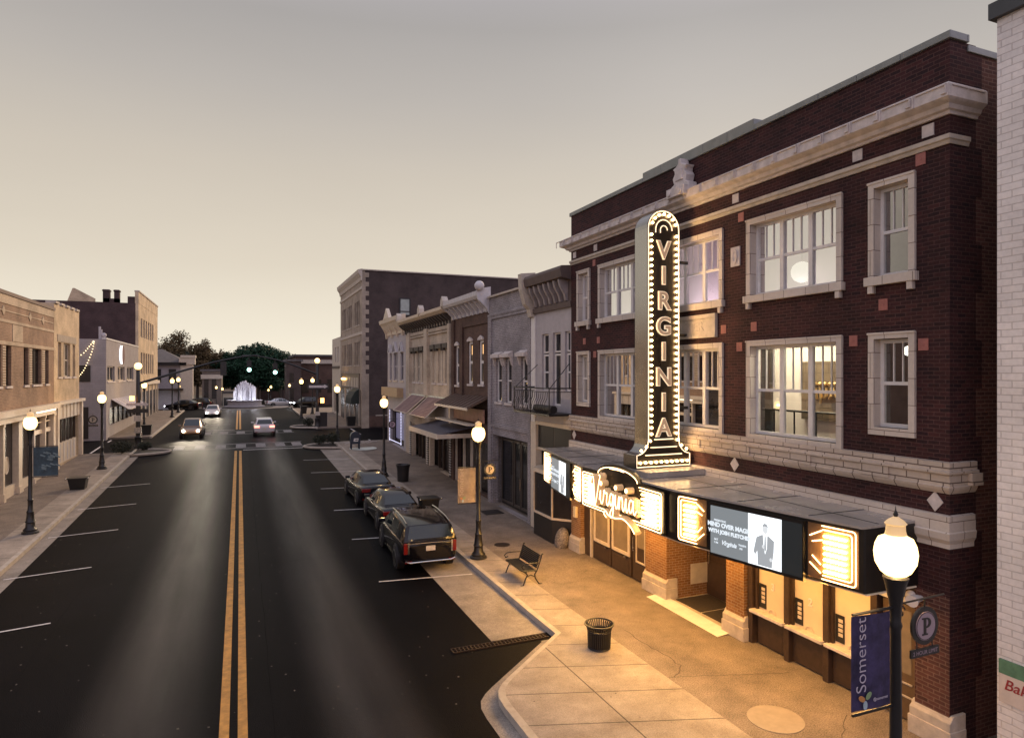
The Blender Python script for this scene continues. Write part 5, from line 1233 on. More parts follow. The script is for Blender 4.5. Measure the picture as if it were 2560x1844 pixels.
awning('awning', 68.2, 80, XLF, 4.25, -9.2, 3.3, ASTR, 'lavender awning with dark stripes on the white corner building')
def lightstring(pts, lab, n):
    b = MB(); w = MB(); q = smooth([(p[0], p[2]) for p in pts], 8)
    P = [(x, 65.5, z) for x, z in q]; w.tube(P, .012, 4)
    t = thing('light_string', lab, 'string lights', P[0]); w.build('wire', BLACK, t)
    for k in range(n):
        f_ = k / (n - 1) * (len(P) - 1); i = min(int(f_), len(P) - 2); a = Vector(P[i]).lerp(Vector(P[i + 1]), f_ - i)
        MB().ball((a.x, a.y, a.z - .05), .05, 6, 4).build('bulb', MATS['string_bulb'], t)
emit('string_bulb', (1, .72, .36), 2.6)
lightstring([(-11.5, 0, 9.35), (-11.8, 0, 8.9), (-12.2, 0, 8.35), (-12.75, 0, 7.9)], 'short string of warm bulbs sloping across the white side wall', 10)
lightstring([(-11.45, 0, 9.3), (-11.6, 0, 8.5), (-11.9, 0, 7.6), (-12.25, 0, 6.8), (-12.7, 0, 6.25), (-13.3, 0, 6.1)], 'long string of warm bulbs hanging down the white side wall', 20)
m = MB(); m.cyl((-11.15, 66.2, 9.5), (-11.15, 66.2, 10.6), .09, 8); m.cyl((-11.05, 66.2, 9.5), (-11.05, 66.2, 10.35), .10, 8); m.ball((-10.85, 66.2, 9.85), .22, 10, 6)
tag(m.build('roof_vent', LAV), 'grey pipe vent on the roof edge of the white corner building', 'vent')

L4 = thing('tall_corner_block', 'tall building with dark brick side wall, chimneys and tan front', 'building', (XLF, 95, 1.2))
h4 = []
for z0, z1 in ((10.75, 12.95), (6.45, 9.0)): h4 += [(87.2 + k * 2.15, 88.6 + k * 2.15, z0, z1) for k in range(6)]
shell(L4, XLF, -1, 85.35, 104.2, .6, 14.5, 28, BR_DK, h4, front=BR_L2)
for a, c, z0, z1 in h4: win(L4, XLF, -1, a, c, z0, z1, 1, False, 0, CREAM, GLDM, .1, .1, .0, STONE)
m = MB(); m.box(XLF - .35, XLF + .02, 85.3, 104.2, 14.5, 15.8); m.build('parapet', BR_L2, L4)
m = MB(); m.box(XLF - .4, XLF + .1, 85.28, 104.25, 15.8, 15.95); m.build('coping', STONE, L4)
for a, c in ((-14.2, -13.55), (-13.1, -12.6)):
    m = MB(); m.box(a, c, 86.0, 86.8, 13.9, 16.0); m.box(a - .06, c + .06, 85.94, 86.86, 15.8, 15.95); m.build('chimney', BR_DK, L4)
MB().box(-14.2, -12.6, 86.0, 86.8, 13.9, 15.0).build('chimney_base', BR_DK, L4)
MB().box(-11.7, -10.95, 85.5, 86.3, 14.5, 15.25).build('roof_block', BR_DK, L4)
m = MB(); m.prism([(-17.5, 14.5), (-17.0, 15.95), (-16.8, 15.95), (-14.9, 14.9), (-14.9, 14.5)], 'y', 85.6, 86.0); m.build('sloped_parapet', BR_L2, L4)
m = MB(); m.box(XLF - .05, XLF + .05, 87, 103.5, 1.2, 4.4); m.build('shopfront', GLDM, L4)
for y in (87, 90.5, 94, 97.5, 101, 103.3): MB().box(XLF, XLF + .12, y, y + .4, 1.1, 5.2).build('shop_column', CREAM, L4)
MB().box(XLF - .02, XLF + .35, 86.6, 103.6, 5.2, 5.6).build('shop_cornice', CREAM, L4)

L5 = thing('columned_hall', 'pale hall with hipped dark roof and white corner pilasters beyond the crossing', 'building', (-12, 118, .9))
m = MB(); m.box(-26, -7.94, 112, 125, .2, 8.2); m.build('wall', LAV, L5)
m = MB(); m.add([(-26.5, 111.4, 8.2), (-7.4, 111.4, 8.2), (-7.4, 125.6, 8.2), (-26.5, 125.6, 8.2), (-21, 118.5, 10.4), (-11.4, 118.5, 10.4)], [(0, 1, 5, 4), (1, 2, 5), (2, 3, 4, 5), (3, 0, 4), (0, 1, 2, 3)]); m.build('roof', ROOF, L5)
m = MB(); m.box(-26.4, -7.5, 111.5, 111.98, 7.75, 8.15); m.build('eave', DARK, L5)
m = MB(); m.box(-8.3, -6.6, 111.7, 113.0, .5, 7.9); m.box(-8.5, -6.3, 111.5, 113.2, 7.9, 8.9); m.box(-8.3, -6.2, 111.4, 113.2, 8.9, 9.3); m.build('corner_pilaster', CREAM, L5)
for x in (-11.9, -9.9): MB().box(x, x + 1.0, 111.9, 111.99, 5.2, 7.2).build('window', DARK, L5)
MB().box(-13, -7.9, 111.0, 111.99, 4.0, 4.25).build('ledge', DARKWOOD, L5)
def farb(name, lab, x0, x1, y0, y1, z0, z1, mat, trim=None, wins=()):
    t = thing(name, lab, 'building', ((x0 + x1) / 2, y0, z0)); MB().box(x0, x1, y0, y1, z0, z1).build('wall', mat, t)
    m = MB(); m.box(x0 - .3, x1 + .3, y0 - .3, y1 + .3, z1, z1 + .35); m.build('roof', ROOF, t)
    if trim: MB().box(x0 - .2, x1 + .2, y0 - .35, y0 - .01, z1 - 1.3, z1 - .6).build('cornice', trim, t)
    for a, c, za, zb in wins: MB().box(a, c, y0 - .06, y0 - .01, za, zb).build('window', GLDM, t)
    return t
farb('brown_hall', 'brown brick hall with pale cornice at the far side of the square', 9.4, 22, 125, 140, 0, 9.6, BR_D, STONE, [(10.5 + k * 2.2, 11.6 + k * 2.2, 3.0, 5.4) for k in range(4)])
farb('dark_shop', 'dark narrow building in front of the brown hall by the square', 7.4, 9.8, 119, 124, .3, 8.6, BR_GS, None, [(7.9, 8.6, 5, 6.6), (7.9, 8.6, 2, 4)])
farb('rear_shop', 'grey building with dark windows beside the columned hall', -5.9, -2.9, 124, 134, 0, 6.9, plain('dim_grey', (.16, .13, .11), .8), STONE, [(-5.6, -4.9, 2.2, 6), (-4.4, -3.7, 2.2, 6)])
farb('low_white_shop', 'low pale shop lit warm beside the square', -3.0, -.6, 128, 136, 0, 3.0, CREAM, None, [(-2.6, -1.0, .8, 2.2)])
farb('long_rear_block', 'long dusky block below the hills behind the fountain', 4.5, 24, 165, 180, -1, 9.2, BR_D, None, [(6 + k * 2.6, 7.4 + k * 2.6, 4.2, 6.4) for k in range(6)])
# ------------------------------------------------------------------ street lamps
def street_lamp():
    t = thing('street_lamp', 'x', 'street lamp', (0, 0, 0), 'acorn globe street lamps')
    m = MB(); m.lathe([(.30, 0), (.30, .06), (.24, .10), (.25, .16), (.17, .24), (.155, .42), (.185, .46), (.15, .52), (.12, .80), (.135, .86), (.10, .92), (.085, 1.1)], (0, 0, 0), 20); m.build('base', BLACK, t)
    m = MB(); m.lathe([(.085, 1.1), (.09, 1.3), (.11, 1.34), (.08, 1.38), (.07, 2.2), (.06, 3.5), (.075, 3.55), (.06, 3.6), (.07, 3.8), (.12, 4.05), (.145, 4.13), (.11, 4.16)], (0, 0, 0), 16); m.build('pole', BLACK, t)
    m = MB(); m.lathe([(.11, 4.15), (.17, 4.20), (.225, 4.30), (.24, 4.42), (.225, 4.52), (.19, 4.60), (.13, 4.63), (.105, 4.66)], (0, 0, 0), 20); m.build('globe', HOT, t)
    m = MB(); m.lathe([(.12, 4.645), (.108, 4.70), (.105, 4.76), (.125, 4.78), (.09, 4.82), (.03, 4.86), (.001, 4.87)], (0, 0, 0), 20); m.build('globe_cap', CAPG, t)
    m = MB(); m.lathe([(.02, 4.86), (.03, 4.89), (.008, 4.94), (.001, 5.0)], (0, 0, 0), 8); m.build('finial', BLACK, t)
    return t
LP = street_lamp()
lamps = [(7.35, 5.62, 1, 'tall street lamp carrying a purple banner in front of the theatre marquee'),
 (7.85, 22.15, 1, 'street lamp by the bench with a tan banner and parking sign'),
 (8.04, 39.7, 1, 'street lamp beside the dark litter bin and small parking sign'),
 (7.63, 57.24, 1, 'street lamp standing beside the mailbox at the crossing corner'),
 (-7.75, 31.8, 1, 'street lamp with a dark blue banner near the cream columned shopfront'),
 (-7.97, 48.0, 1, 'street lamp by the buff brick building corner with small box'),
 (-8.4, 71.5, 1, 'street lamp just behind the signal pole by the white corner building'),
 (-7.6, 90.3, 1, 'street lamp before the columned hall, farther of the kerb pair'), (-7.6, 99, 1, 'street lamp near the end of the kerb before the columned hall'),
 (-8.2, 112, .75, 'short street lamp beside the corner pilaster of the columned hall'), (-3.6, 121, .72, 'short street lamp by the low pale shop, upper one'), (-2.6, 118, .66, 'short street lamp by the low pale shop, lower one'),
 (6.9, 83.4, 1, 'street lamp between the planting bed and the dark narrow building'), (8.9, 90.6, 1, 'street lamp in front of the pale rear building'),
 (7.3, 110, .75, 'short street lamp at the kerb end opposite the pale rear building'), (4.9, 119, .72, 'short amber street lamp to the side of the fountain, upper one'), (4.4, 116, .6, 'short amber street lamp to the side of the fountain, lower one')]
for i, (x, y, s, lab) in enumerate(lamps):
    o = LP if i == 0 else dup(LP, (0, 0, 0)); o.location = (x, y, g(y)); o['label'] = lab; o.scale = (s, s, s)
    if i < 7:
        for ch in [q for q in bpy.data.objects if q.parent == o and q.name.startswith('globe') and 'cap' not in q.name]:
            if i == 0: ch.data = ch.data.copy(); ch.data.materials[0] = GLOW; gm_ = ch.data
            else: ch.data = gm_
        lamp_point(x, y, g(y) + 4.40, 220 if i else 240, (1, .62, .25), .10, 'lamp_bulb')

def banner(x, y, z0, z1, w, side, mat, lab, txt=True, tcol=None, art=None):
    """hangs across the street from a lamp pole; side -1 = towards the road"""
    t = thing('street_banner', lab, 'banner', (x, y, z0))
    x0 = x + side * .10; x1 = x + side * (.10 + w)
    m = MB(); n = 8
    for i in range(n):
        a, c = x0 + (x1 - x0) * i / n, x0 + (x1 - x0) * (i + 1) / n
        ya, yc = y - .02 * math.sin(i / n * 5), y - .02 * math.sin((i + 1) / n * 5)
        m.quad((a, ya, z0), (c, yc, z0), (c, yc, z1), (a, ya, z1))
    cl = m.build('cloth', mat, t)
    for za in (z1 + .03, z0 - .03): MB().cyl((x, y, za), (x1, y, za), .018, 6).build('banner_arm', BLACK, t)
    if txt:
        xt = x1 - side * .11 if side < 0 else x0 + .11
        MB().text('Somerset', .235 * (z1 - z0) / 1.14, (xt, y - .034, z0 + (z1 - z0) * .60), (0, 0, 1), (-1, 0, 0), .002, -.003).build('lettering', tcol, cl)
        zb = z0 + .13; pet = [((-.055, .03), 'petal_orange', (.55, .25, .08)), ((.055, .05), 'petal_green', (.25, .36, .18)), ((.0, -.055), 'petal_blue', (.40, .50, .55))]
        for (dx, dz), nm_, c in pet:
            mt = MATS.get(nm_) or plain(nm_, c, .7, var=.1)
            a0 = math.atan2(dz, dx)
            pts = [(dx + .055 * math.cos(a) * math.cos(a0) - .032 * math.sin(a) * math.sin(a0), dz + .055 * math.cos(a) * math.sin(a0) + .032 * math.sin(a) * math.cos(a0)) for a in [math.pi * 2 * k / 14 for k in range(14)]]
            MB().prism([(xt + .06 + px, zb + pz) for px, pz in pts], 'y', y - .036, y - .03).build('petal', mt, cl)
        MB().text('@somerset', .05, (x0 + side * .2, y - .034, z0 + .12), (1, 0, 0), (0, 0, 1), .002).build('small_lettering', tcol, cl)
    return t
PURP = plain('banner_purple', (.042, .032, .085), .8, var=.6, sc=5)
TAN = plain('banner_tan', (.34, .26, .18), .8, var=.35, sc=3)
NAVY = plain('banner_navy', (.035, .06, .075), .7, var=.5, sc=6)
TXL = plain('banner_text_pale', (.50, .45, .52), .7, var=.05)
TXT2 = plain('banner_text_light', (.60, .50, .38), .7, var=.05)
banner(7.35, 5.62, 2.62, 3.74, .62, -1, PURP, 'dark purple banner reading Somerset hanging from the nearest street lamp', True, TXL)
z = 6.6 + (932 - 1272) * 23.4 / 1650
banner(7.85, 22.15, g(22) + 2.0, g(22) + 3.22, .66, -1, TAN, 'tan banner reading Somerset hanging from the lamp by the bench', True, TXT2)
nb = banner(-7.75, 31.8, 2.45, 3.62, .84, 1, NAVY, 'dark blue picture banner on the lamp by the cream columned shopfront', False)
m = MB()
for i in range(16):
    x = -7.45 + random.random() * .55; zz = 2.7 + random.random() * .75
    m.add([(x, 31.765, zz), (x + .18, 31.765, zz - .07), (x + .2, 31.765, zz - .03), (x + .04, 31.765, zz + .05)], [(0, 1, 2, 3)])
m.build('picture', plain('banner_print', (.14, .19, .20), .7, var=.3), nb, fix=False)
ROSE = plain('sign_rose', (.36, .27, .30), .5, var=.08); SCRM = plain('sign_cream', (.62, .50, .32), .5, var=.08)
def psign(x, y, z, r, face, lab, plaque=True, px=None):
    """round parking sign on a scrolled arm, facing the camera side"""
    t = thing('parking_sign', lab, 'parking sign', (x, y, z))
    circ = lambda rr, k=28: [(x + rr * math.cos(a), z + rr * math.sin(a)) for a in [math.pi * 2 * q / k for q in range(k)]]
    m = MB(); m.prism(circ(r), 'y', y - .012, y + .02); b_ = m.build('backing', BLACK, t)
    m = MB(); m.prism(circ(r * .76), 'y', y - .022, y - .013); f_ = m.build('face', face, t)
    m = MB(); m.tube([(px_, y - .024, pz_) for px_, pz_ in circ(r * .72)], r * .018, 5, closed=True); m.build('ring', BLACK, f_)
    h = r * .9; m = MB()                                          # a serif P
    x0 = x - r * .20
    m.box(x0, x0 + r * .17, y - .03, y - .0225, z - h / 2, z + h / 2)
    m.box(x0 - r * .12, x0 + r * .29, y - .031, y - .0225, z - h / 2, z - h / 2 + r * .07); m.box(x0 - r * .12, x0, y - .031, y - .0225, z + h / 2 - r * .07, z + h / 2)
    bo = []; bi = []
    for q in range(13):
        a = math.pi / 2 - math.pi * q / 12
        bo.append((x0 + r * .2 + r * .34 * math.cos(a), z + h / 2 - r * .27 + r * .27 * math.sin(a))); bi.append((x0 + r * .17 + r * .20 * math.cos(a), z + h / 2 - r * .27 + r * .20 * math.sin(a)))
    for q in range(12): m.prism([bo[q], bo[q + 1], bi[q + 1], bi[q]], 'y', y - .0305, y - .0228)
    m.box(x0 + r * .17, x0 + r * .21, y - .0302, y - .0226, z + h / 2 - r * .075, z + h / 2); m.box(x0 + r * .17, x0 + r * .21, y - .0302, y - .0226, z + h / 2 - r * .54, z + h / 2 - r * .47)
    m.build('letter', BLACK, f_, fix=False)
    m = MB(); m.cyl((px, y, z + r + .09), (x + r + .12, y, z + r + .11), .012, 6); m.cyl((x, y, z + r - .01), (x, y, z + r + .1), .01, 6)
    m.tube([(px + .06 + .05 * math.cos(a) * (1 - a / 9), y, z + r + .0 + .06 * math.sin(a)) for a in [q * .6 for q in range(11)]], .008, 5); m.build('sign_arm', BLACK, t)
    if plaque:
        zp = z - r - r * .38; w = r * 1.08
        m = MB(); m.box(x - w, x + w, y - .012, y + .012, zp - r * .21, zp + r * .21)
        for s_ in (-.55, .55): m.cyl((x + w * s_, y, zp), (x + w * s_, y, z - r * .8), .008, 5)
        pq = m.build('plaque', BLACK, t)
        MB().text('2 HOUR LIMIT', r * .30, (x, y - .014, zp), (1, 0, 0), (0, 0, 1), .001, .0).build('lettering', face, pq)
    return t
psign(7.86, 5.62, 3.47, .235, ROSE, 'round parking sign with rose face and two hour plaque on the nearest lamp', px=7.4)
psign(8.28, 22.15, g(22) + 3.12, .215, SCRM, 'round parking sign with cream face on the lamp by the bench', px=7.9)
psign(8.55, 39.7, g(39.7) + 3.1, .24, plain('sign_mauve', (.40, .30, .36), .5), 'small mauve parking sign on the lamp beyond the parked cars', False, px=8.1)
psign(-8.45, 48.0, g(48) + 3.1, .26, plain('sign_grey', (.36, .32, .27), .5), 'grey round parking sign on the lamp at the buff brick corner', True, px=-8.0)

# ------------------------------------------------------------------ bench, bins, planters, mailbox
be = thing('park_bench', 'dark slatted metal bench with curved arms facing the road', 'bench', (8.4, 19.5, 0))
def bp(x, y, z): return (8.1 + x, 18.78 + y, z)
m = MB()
for i in range(9): m.box(*[v for p in zip(bp(.0 + i * .052, .04, .43), bp(.04 + i * .052, 1.40, .455)) for v in p])
m.build('seat', BLACK, be)
m = MB()
for i in range(8):
    z0 = .50 + i * .052; xo = .47 + (z0 - .45) * .32
    m.add([bp(xo, .04, z0), bp(xo, 1.40, z0), bp(xo + .013, 1.40, z0 + .042), bp(xo + .013, .04, z0 + .042), bp(xo + .025, .04, z0 - .006), bp(xo + .025, 1.40, z0 - .006), bp(xo + .038, 1.40, z0 + .036), bp(xo + .038, .04, z0 + .036)], [(0, 1, 2, 3), (4, 5, 6, 7), (0, 1, 5, 4), (2, 3, 7, 6), (0, 3, 7, 4), (1, 2, 6, 5)])
m.build('backrest', BLACK, be)
for y in (.0, 1.44):
    m = MB(); m.tube([bp(.02, y, .44), bp(.5, y, .44), bp(.60, y, .70), bp(.66, y, .92)], .022, 6); m.tube([bp(.66, y - .0, .92), bp(.70, y, .93)], .03, 6)
    m.build('end_frame', BLACK, be)
    m = MB(); m.tube([bp(-.02, y, .0), bp(.03, y, .02), bp(.10, y, .2), bp(.17, y, .33), bp(.06, y, .44)], .022, 6); m.box(*[v for p in zip(bp(-.06, y - .025, 0), bp(.03, y + .025, .02)) for v in p]); m.build('leg', BLACK, be)
    m = MB(); m.tube([bp(.60, y, .0), bp(.55, y, .03), bp(.44, y, .2), bp(.42, y, .33), bp(.5, y, .44)], .022, 6); m.box(*[v for p in zip(bp(.55, y - .025, 0), bp(.66, y + .025, .02)) for v in p]); m.build('leg', BLACK, be)
    m = MB(); m.tube([bp(.14, y, .27), bp(.28, y, .32), bp(.43, y, .25)], .018, 6); m.build('leg_arch', BLACK, be)
    m = MB(); m.tube([bp(.56, y, .66), bp(.3, y, .68), bp(.05, y, .67), bp(-.02, y, .60), bp(.02, y, .52), bp(.1, y, .55)], .018, 6); m.build('armrest', BLACK, be)
m = MB(); m.cyl(bp(.14, .0, .40), bp(.14, 1.44, .40), .015, 6); m.cyl(bp(.45, .0, .40), bp(.45, 1.44, .40), .015, 6); m.build('cross_bar', BLACK, be)

tb_ = thing('litter_bin', 'slatted black litter bin with flared rim on the pale pavement', 'litter bin', (7.98, 13.85, 0))
bx, by = 7.98, 13.85
m = MB()
BH = .76
for i in range(36):
    a = 2 * math.pi * i / 36; ca, sa = math.cos(a), math.sin(a)
    m.tube([(bx + r * ca, by + r * sa, z * BH) for r, z in ((.255, .04), (.262, .3), (.272, .58), (.30, .70), (.345, .775))], .0155, 4)
m.build('slats', BLACK, tb_)
m = MB()
for r, z, w in ((.258, .05, .02), (.27, .57, .016), (.345, .78, .018)): m.tube([(bx + r * math.cos(a), by + r * math.sin(a), z * BH) for a in [2 * math.pi * k / 36 for k in range(36)]], w, 6, closed=True)
m.build('rim', BLACK, tb_)
m = MB(); m.lathe([(.23, .03), (.235, .45), (.22, .45), (.215, .10), (.001, .09)], (bx, by, 0), 24); m.build('liner', DARK, tb_)
def darkbin(x, y, r, h, lab):
    t = thing('litter_bin', lab, 'litter bin', (x, y, g(y))); m = MB(); z = g(y)
    m.lathe([(r * .86, 0), (r * .9, .05), (r * .93, h * .5), (r, h * .8), (r * 1.1, h * .93), (r * 1.13, h), (r * 1.0, h), (r * .85, h * .9), (.01, h * .88)], (x, y, z), 20); m.build('body', BLACK, t)
    m = MB(); m.tube([(x + r * 1.12 * math.cos(a), y + r * 1.12 * math.sin(a), z + h) for a in [2 * math.pi * k / 24 for k in range(24)]], .025, 6, closed=True); m.build('rim', BLACK, t)
darkbin(8.75, 37.75, .36, .96, 'dark round litter bin behind the parked sedans')
def planter(x, y, w, h, lab, handles=True):
    t = thing('planter', lab, 'planter', (x, y, g(y))); z = g(y); a, b_ = w * .40, w * .52; m = MB()
    m.add([(x - a, y - a, z), (x + a, y - a, z), (x + a, y + a, z), (x - a, y + a, z), (x - b_, y - b_, z + h), (x + b_, y - b_, z + h), (x + b_, y + b_, z + h), (x - b_, y + b_, z + h)], [(0, 1, 2, 3), (0, 1, 5, 4), (1, 2, 6, 5), (2, 3, 7, 6), (3, 0, 4, 7), (4, 5, 6, 7)])
    m.build('pot', BLACK, t); m = MB()
    m.box(x - b_ - .03, x + b_ + .03, y - b_ - .03, y + b_ + .03, z + h - .05, z + h + .003); m.build('rim', BLACK, t)
    if handles:
        for s_ in (-1, 1):
            m = MB(); m.ball((x + s_ * (b_ + .08), y - b_, z + h - .02), .05, 8, 5); m.build('handle', METAL, t)
planter(-7.95, 41.4, .82, .62, 'black tapered planter on the kerb strip below the diamond band building')
planter(8.0, 29.4, .8, .78, 'black square planter behind the parked sedan by the kerb')
planter(10.9, 71.2, .9, 1.0, 'dark tall planter by the four storey corner block entrance', False)
planter(7.9, 92, .8, 1.0, 'dark planter on the far kerb before the square', False)
planter(-7.8, 68.2, .8, .9, 'dark planter behind the signal pole on the far corner', False)
mb = thing('mailbox', 'dark blue rounded mailbox on four legs with a white emblem', 'mailbox', (8.3, 52.1, g(52.1)))
zz = g(52.1); BLUE = plain('mailbox_blue', (.02, .03, .05), .45, var=.2)
m = MB(); m.prism([(7.93, zz + .42), (8.67, zz + .42)] + [(8.3 + .37 * math.cos(a), zz + 1.02 + .36 * math.sin(a)) for a in [math.pi * k / 12 for k in range(13)]], 'y', 51.8, 52.4); m.build('body', BLUE, mb, bev=.03)
for x in (7.96, 8.56):
    for y in (51.82, 52.3): MB().box(x, x + .08, y, y + .08, zz, zz + .42).build('leg', BLUE, mb)
m = MB(); m.prism([(8.13, zz + .62), (8.48, zz + .62), (8.52, zz + .86), (8.17, zz + .86)], 'y', 51.785, 51.80); em = m.build('emblem', WHITE, mb)
m = MB(); m.add([(8.2, 51.78, zz + .68), (8.44, 51.78, zz + .70), (8.46, 51.78, zz + .78), (8.3, 51.78, zz + .76)], [(0, 1, 2, 3)]); m.build('emblem_mark', BLUE, em, fix=False)

# ------------------------------------------------------------------ planting beds and shrubs
SOIL = plain('dark_soil', (.018, .014, .012), .95, var=.4, sc=9)
def leafmat(name, c):
    m, n, p, N, L = newmat(name)
    oi = N('ShaderNodeTexCoord'); no = N('ShaderNodeTexNoise'); no.inputs['Scale'].default_value = 1.3; L(oi.outputs['Object'], no.inputs['Vector'])
    mr = N('ShaderNodeMapRange'); mr.inputs[1].default_value = .3; mr.inputs[2].default_value = .7; mr.inputs[3].default_value = .45; mr.inputs[4].default_value = 1.6; L(no.outputs[0], mr.inputs[0])
    mx = N('ShaderNodeMix'); mx.data_type = 'RGBA'; mx.blend_type = 'MULTIPLY'; mx.inputs[0].default_value = 1; mx.inputs[6].default_value = (*c, 1); L(mr.outputs[0], mx.inputs[7]); L(mx.outputs[2], p.inputs['Base Color'])
    p.inputs['Roughness'].default_value = .6; p.inputs['Specular IOR Level'].default_value = .2; return m
LEAF_D = leafmat('leaf_dark', (.030, .034, .022)); LEAF_B = leafmat('leaf_brown_green', (.105, .072, .034)); LEAF_G = leafmat('leaf_green', (.014, .045, .022))
def leaves(n, blobs, size, seed):
    """leaf quads through the volume of a set of ellipsoids (x, y, z, rx, ry, rz)"""
    rnd = random.Random(seed); b = MB(); tot = sum(q[3] * q[4] * q[5] for q in blobs)
    for (cx, cy, cz, rx, ry, rz) in blobs:
        for _ in range(max(6, int(n * rx * ry * rz / tot))):
            v = Vector((rnd.gauss(0, 1), rnd.gauss(0, 1), rnd.gauss(0, 1))).normalized() * (rnd.random() ** .35) * (1 + rnd.gauss(0, .10))
            p = Vector((cx + v.x * rx, cy + v.y * ry, cz + v.z * rz)); s = size * rnd.uniform(.6, 1.5)
            u = Vector((rnd.gauss(0, 1), rnd.gauss(0, 1), rnd.gauss(0, .7))).normalized(); w = u.orthogonal().normalized(); w = (w + u.cross(w) * rnd.uniform(-1, 1)).normalized()
            b.quad(p - u * s, p - w * s * .5, p + u * s, p + w * s * .5)
    return b
def shrub(x, y, r, h, lab, seed):
    t = thing('shrub', lab, 'shrub', (x, y, g(y))); z = g(y)
    leaves(700, [(x, y, z + h * .55, r, r, h * .5), (x + r * .3, y - r * .2, z + h * .65, r * .6, r * .6, h * .4)], .07, seed).build('foliage', LEAF_D, t, fix=False)
    m = MB(); m.cyl((x, y, z), (x, y, z + h * .5), .03, 5); m.build('stem', DARKWOOD, t)
def bed(name, pts, lab):
    t = thing(name, lab, 'planting bed', (sum(p[0] for p in pts) / len(pts), sum(p[1] for p in pts) / len(pts), 0)); zz = g(pts[0][1])
    m = MB(); m.prism(pts, 'z', zz - .4, zz + .0); m.build('soil', SOIL, t)
    m = MB(); m.tube([(x, y, zz - .01) for x, y in pts], .10, 6, closed=True); m.build('bed_kerb', KERB, t)
def half(x0, x1, y0, y1, tip):
    """bed that bulges from the kerb line x0 out to x1"""
    ym = tip; p = []
    for k in range(13):
        a = math.pi * k / 12; p.append((x0 + (x1 - x0) * math.sin(a), (y0 + y1) / 2 - (y1 - y0) / 2 * math.cos(a)))
    return p
bed('planting_bed', half(7.4, 4.75, 53.4, 57.0, 0), 'kerbed planting bed with round shrubs before the crossing by the mailbox')
bed('planting_bed', half(7.3, 4.9, 70.2, 74.2, 0), 'kerbed planting bed at the far corner below the signal pole')
bed('planting_bed', half(-7.3, -4.8, 54.0, 57.6, 0), 'kerbed planting bed with a signal pole opposite the mailbox')
shrub(6.0, 55.4, .55, .85, 'round dark shrub in the bed near the mailbox, closest to the road', 1); shrub(7.05, 55.6, .55, .9, 'round dark shrub in the bed beside the crossing lamp', 2)
shrub(-7.9, 55.0, .75, .9, 'dark shrub at the foot of the signal pole', 3); shrub(-6.6, 56.3, .5, .6, 'low dark shrub toward the tip of the signal pole bed', 4)
shrub(6.6, 71.6, .6, .9, 'dark shrub in the far corner bed in front of the box', 5)
m = MB(); m.box(7.5, 8.5, 71.4, 72.2, g(72), g(72) + 1.45); m.box(7.46, 8.54, 71.36, 72.24, g(72) + 1.35, g(72) + 1.42); tag(m.build('signal_cabinet', DARK, bev=.02), 'dark square signal cabinet in the far corner bed', 'cabinet')

# ------------------------------------------------------------------ traffic signals
GREEN = emit('signal_green', (.42, 1, .78), 9); ORNG = emit('signal_hand', (1, .33, .06), 8)
def signal_pole(x, y, h, lab): 
    t = thing('traffic_signal', lab, 'traffic signal', (x, y, g(y))); z = g(y); m = MB()
    m.lathe([(.32, 0), (.32, .1), (.25, .2), (.24, .8), (.27, .85), (.18, .95)], (x, y, z), 16); m.build('base', BLACK, t)
    m = MB(); m.lathe([(.17, .9), (.14, h - z - .3), (.10, h - z - .25)], (x, y, z), 12); m.build('pole', BLACK, t)
    m = MB(); m.ball((x, y, h + .02), .27, 16, 10); m.build('globe', HOT, t)
    m = MB(); m.lathe([(.12, h - .4), (.15, h - .28), (.12, h - .24)], (x, y, 0), 12); m.build('collar', BLACK, t)
    return t
def head(par, x, y, z, sy, lit):
    m = MB(); m.box(x - .22, x + .22, y - .12, y + .12, z - .35, z + .75); hd_ = m.build('signal_head', BLACK, par)
    for i in range(3):
        zz = z + .56 - i * .37
        m = MB(); m.prism([(x + .19 * math.cos(a), zz + .19 * math.sin(a)) for a in [2 * math.pi * k / 16 for k in range(16)]], 'y', y + sy * .12, y + sy * .14); m.build('lens', GREEN if (lit and i == 2) else DARK, hd_)
        m = MB(); m.tube([(x + .15 * math.cos(a), y + sy * .22, zz + .15 * math.sin(a)) for a in [math.pi * k / 8 for k in range(9)]], .02, 4); m.build('visor', BLACK, hd_)
    m = MB(); m.cyl((x, y, z + .75), (x, y, z + 1.05), .04, 6); m.build('hanger', BLACK, hd_)
sl_ = signal_pole(-7.2, 57.8, 7.1, 'traffic signal with long curved mast arm rising from the near corner bed')
arc_ = [(-7.2, 57.8, 5.75), (-6.6, 57.8, 5.98), (-4.2, 57.8, 6.75), (-2.0, 57.8, 7.42), (0, 57.8, 7.88), (1.4, 57.8, 8.05)]
MB().tube([(p[0], 57.8, p[1]) for p in smooth([(a[0], a[2]) for a in arc_])], [.11 - .06 * k / 30 for k in range(31)], 8).build('mast_arm', BLACK, sl_)
head(sl_, -1.2, 57.8, 6.75, 1, False)
MB().box(-7.9, -6.5, 57.55, 57.58, 3.55, 3.85).build('street_name_plate', DARK, sl_)
for k, zz in enumerate((2.0, 2.9)): MB().box(-7.45, -6.95, 57.5, 57.6, zz, zz + .45).build('pole_notice', STONE if k else METAL, sl_)
ow = MB(); ow.prism([(-7.95, 4.1), (-6.75, 4.1), (-6.75, 4.0), (-6.45, 4.2), (-6.75, 4.4), (-6.75, 4.3), (-7.95, 4.3)], 'y', 57.53, 57.55); ow.build('one_way_arrow', STONE_L, sl_)
MB().box(-7.72, -7.42, 57.45, 57.56, 4.5, 4.85).build('walk_signal', ORNG, sl_)
sr_ = signal_pole(7.45, 71.0, 7.85, 'traffic signal with green heads on a curved arm from the far corner bed')
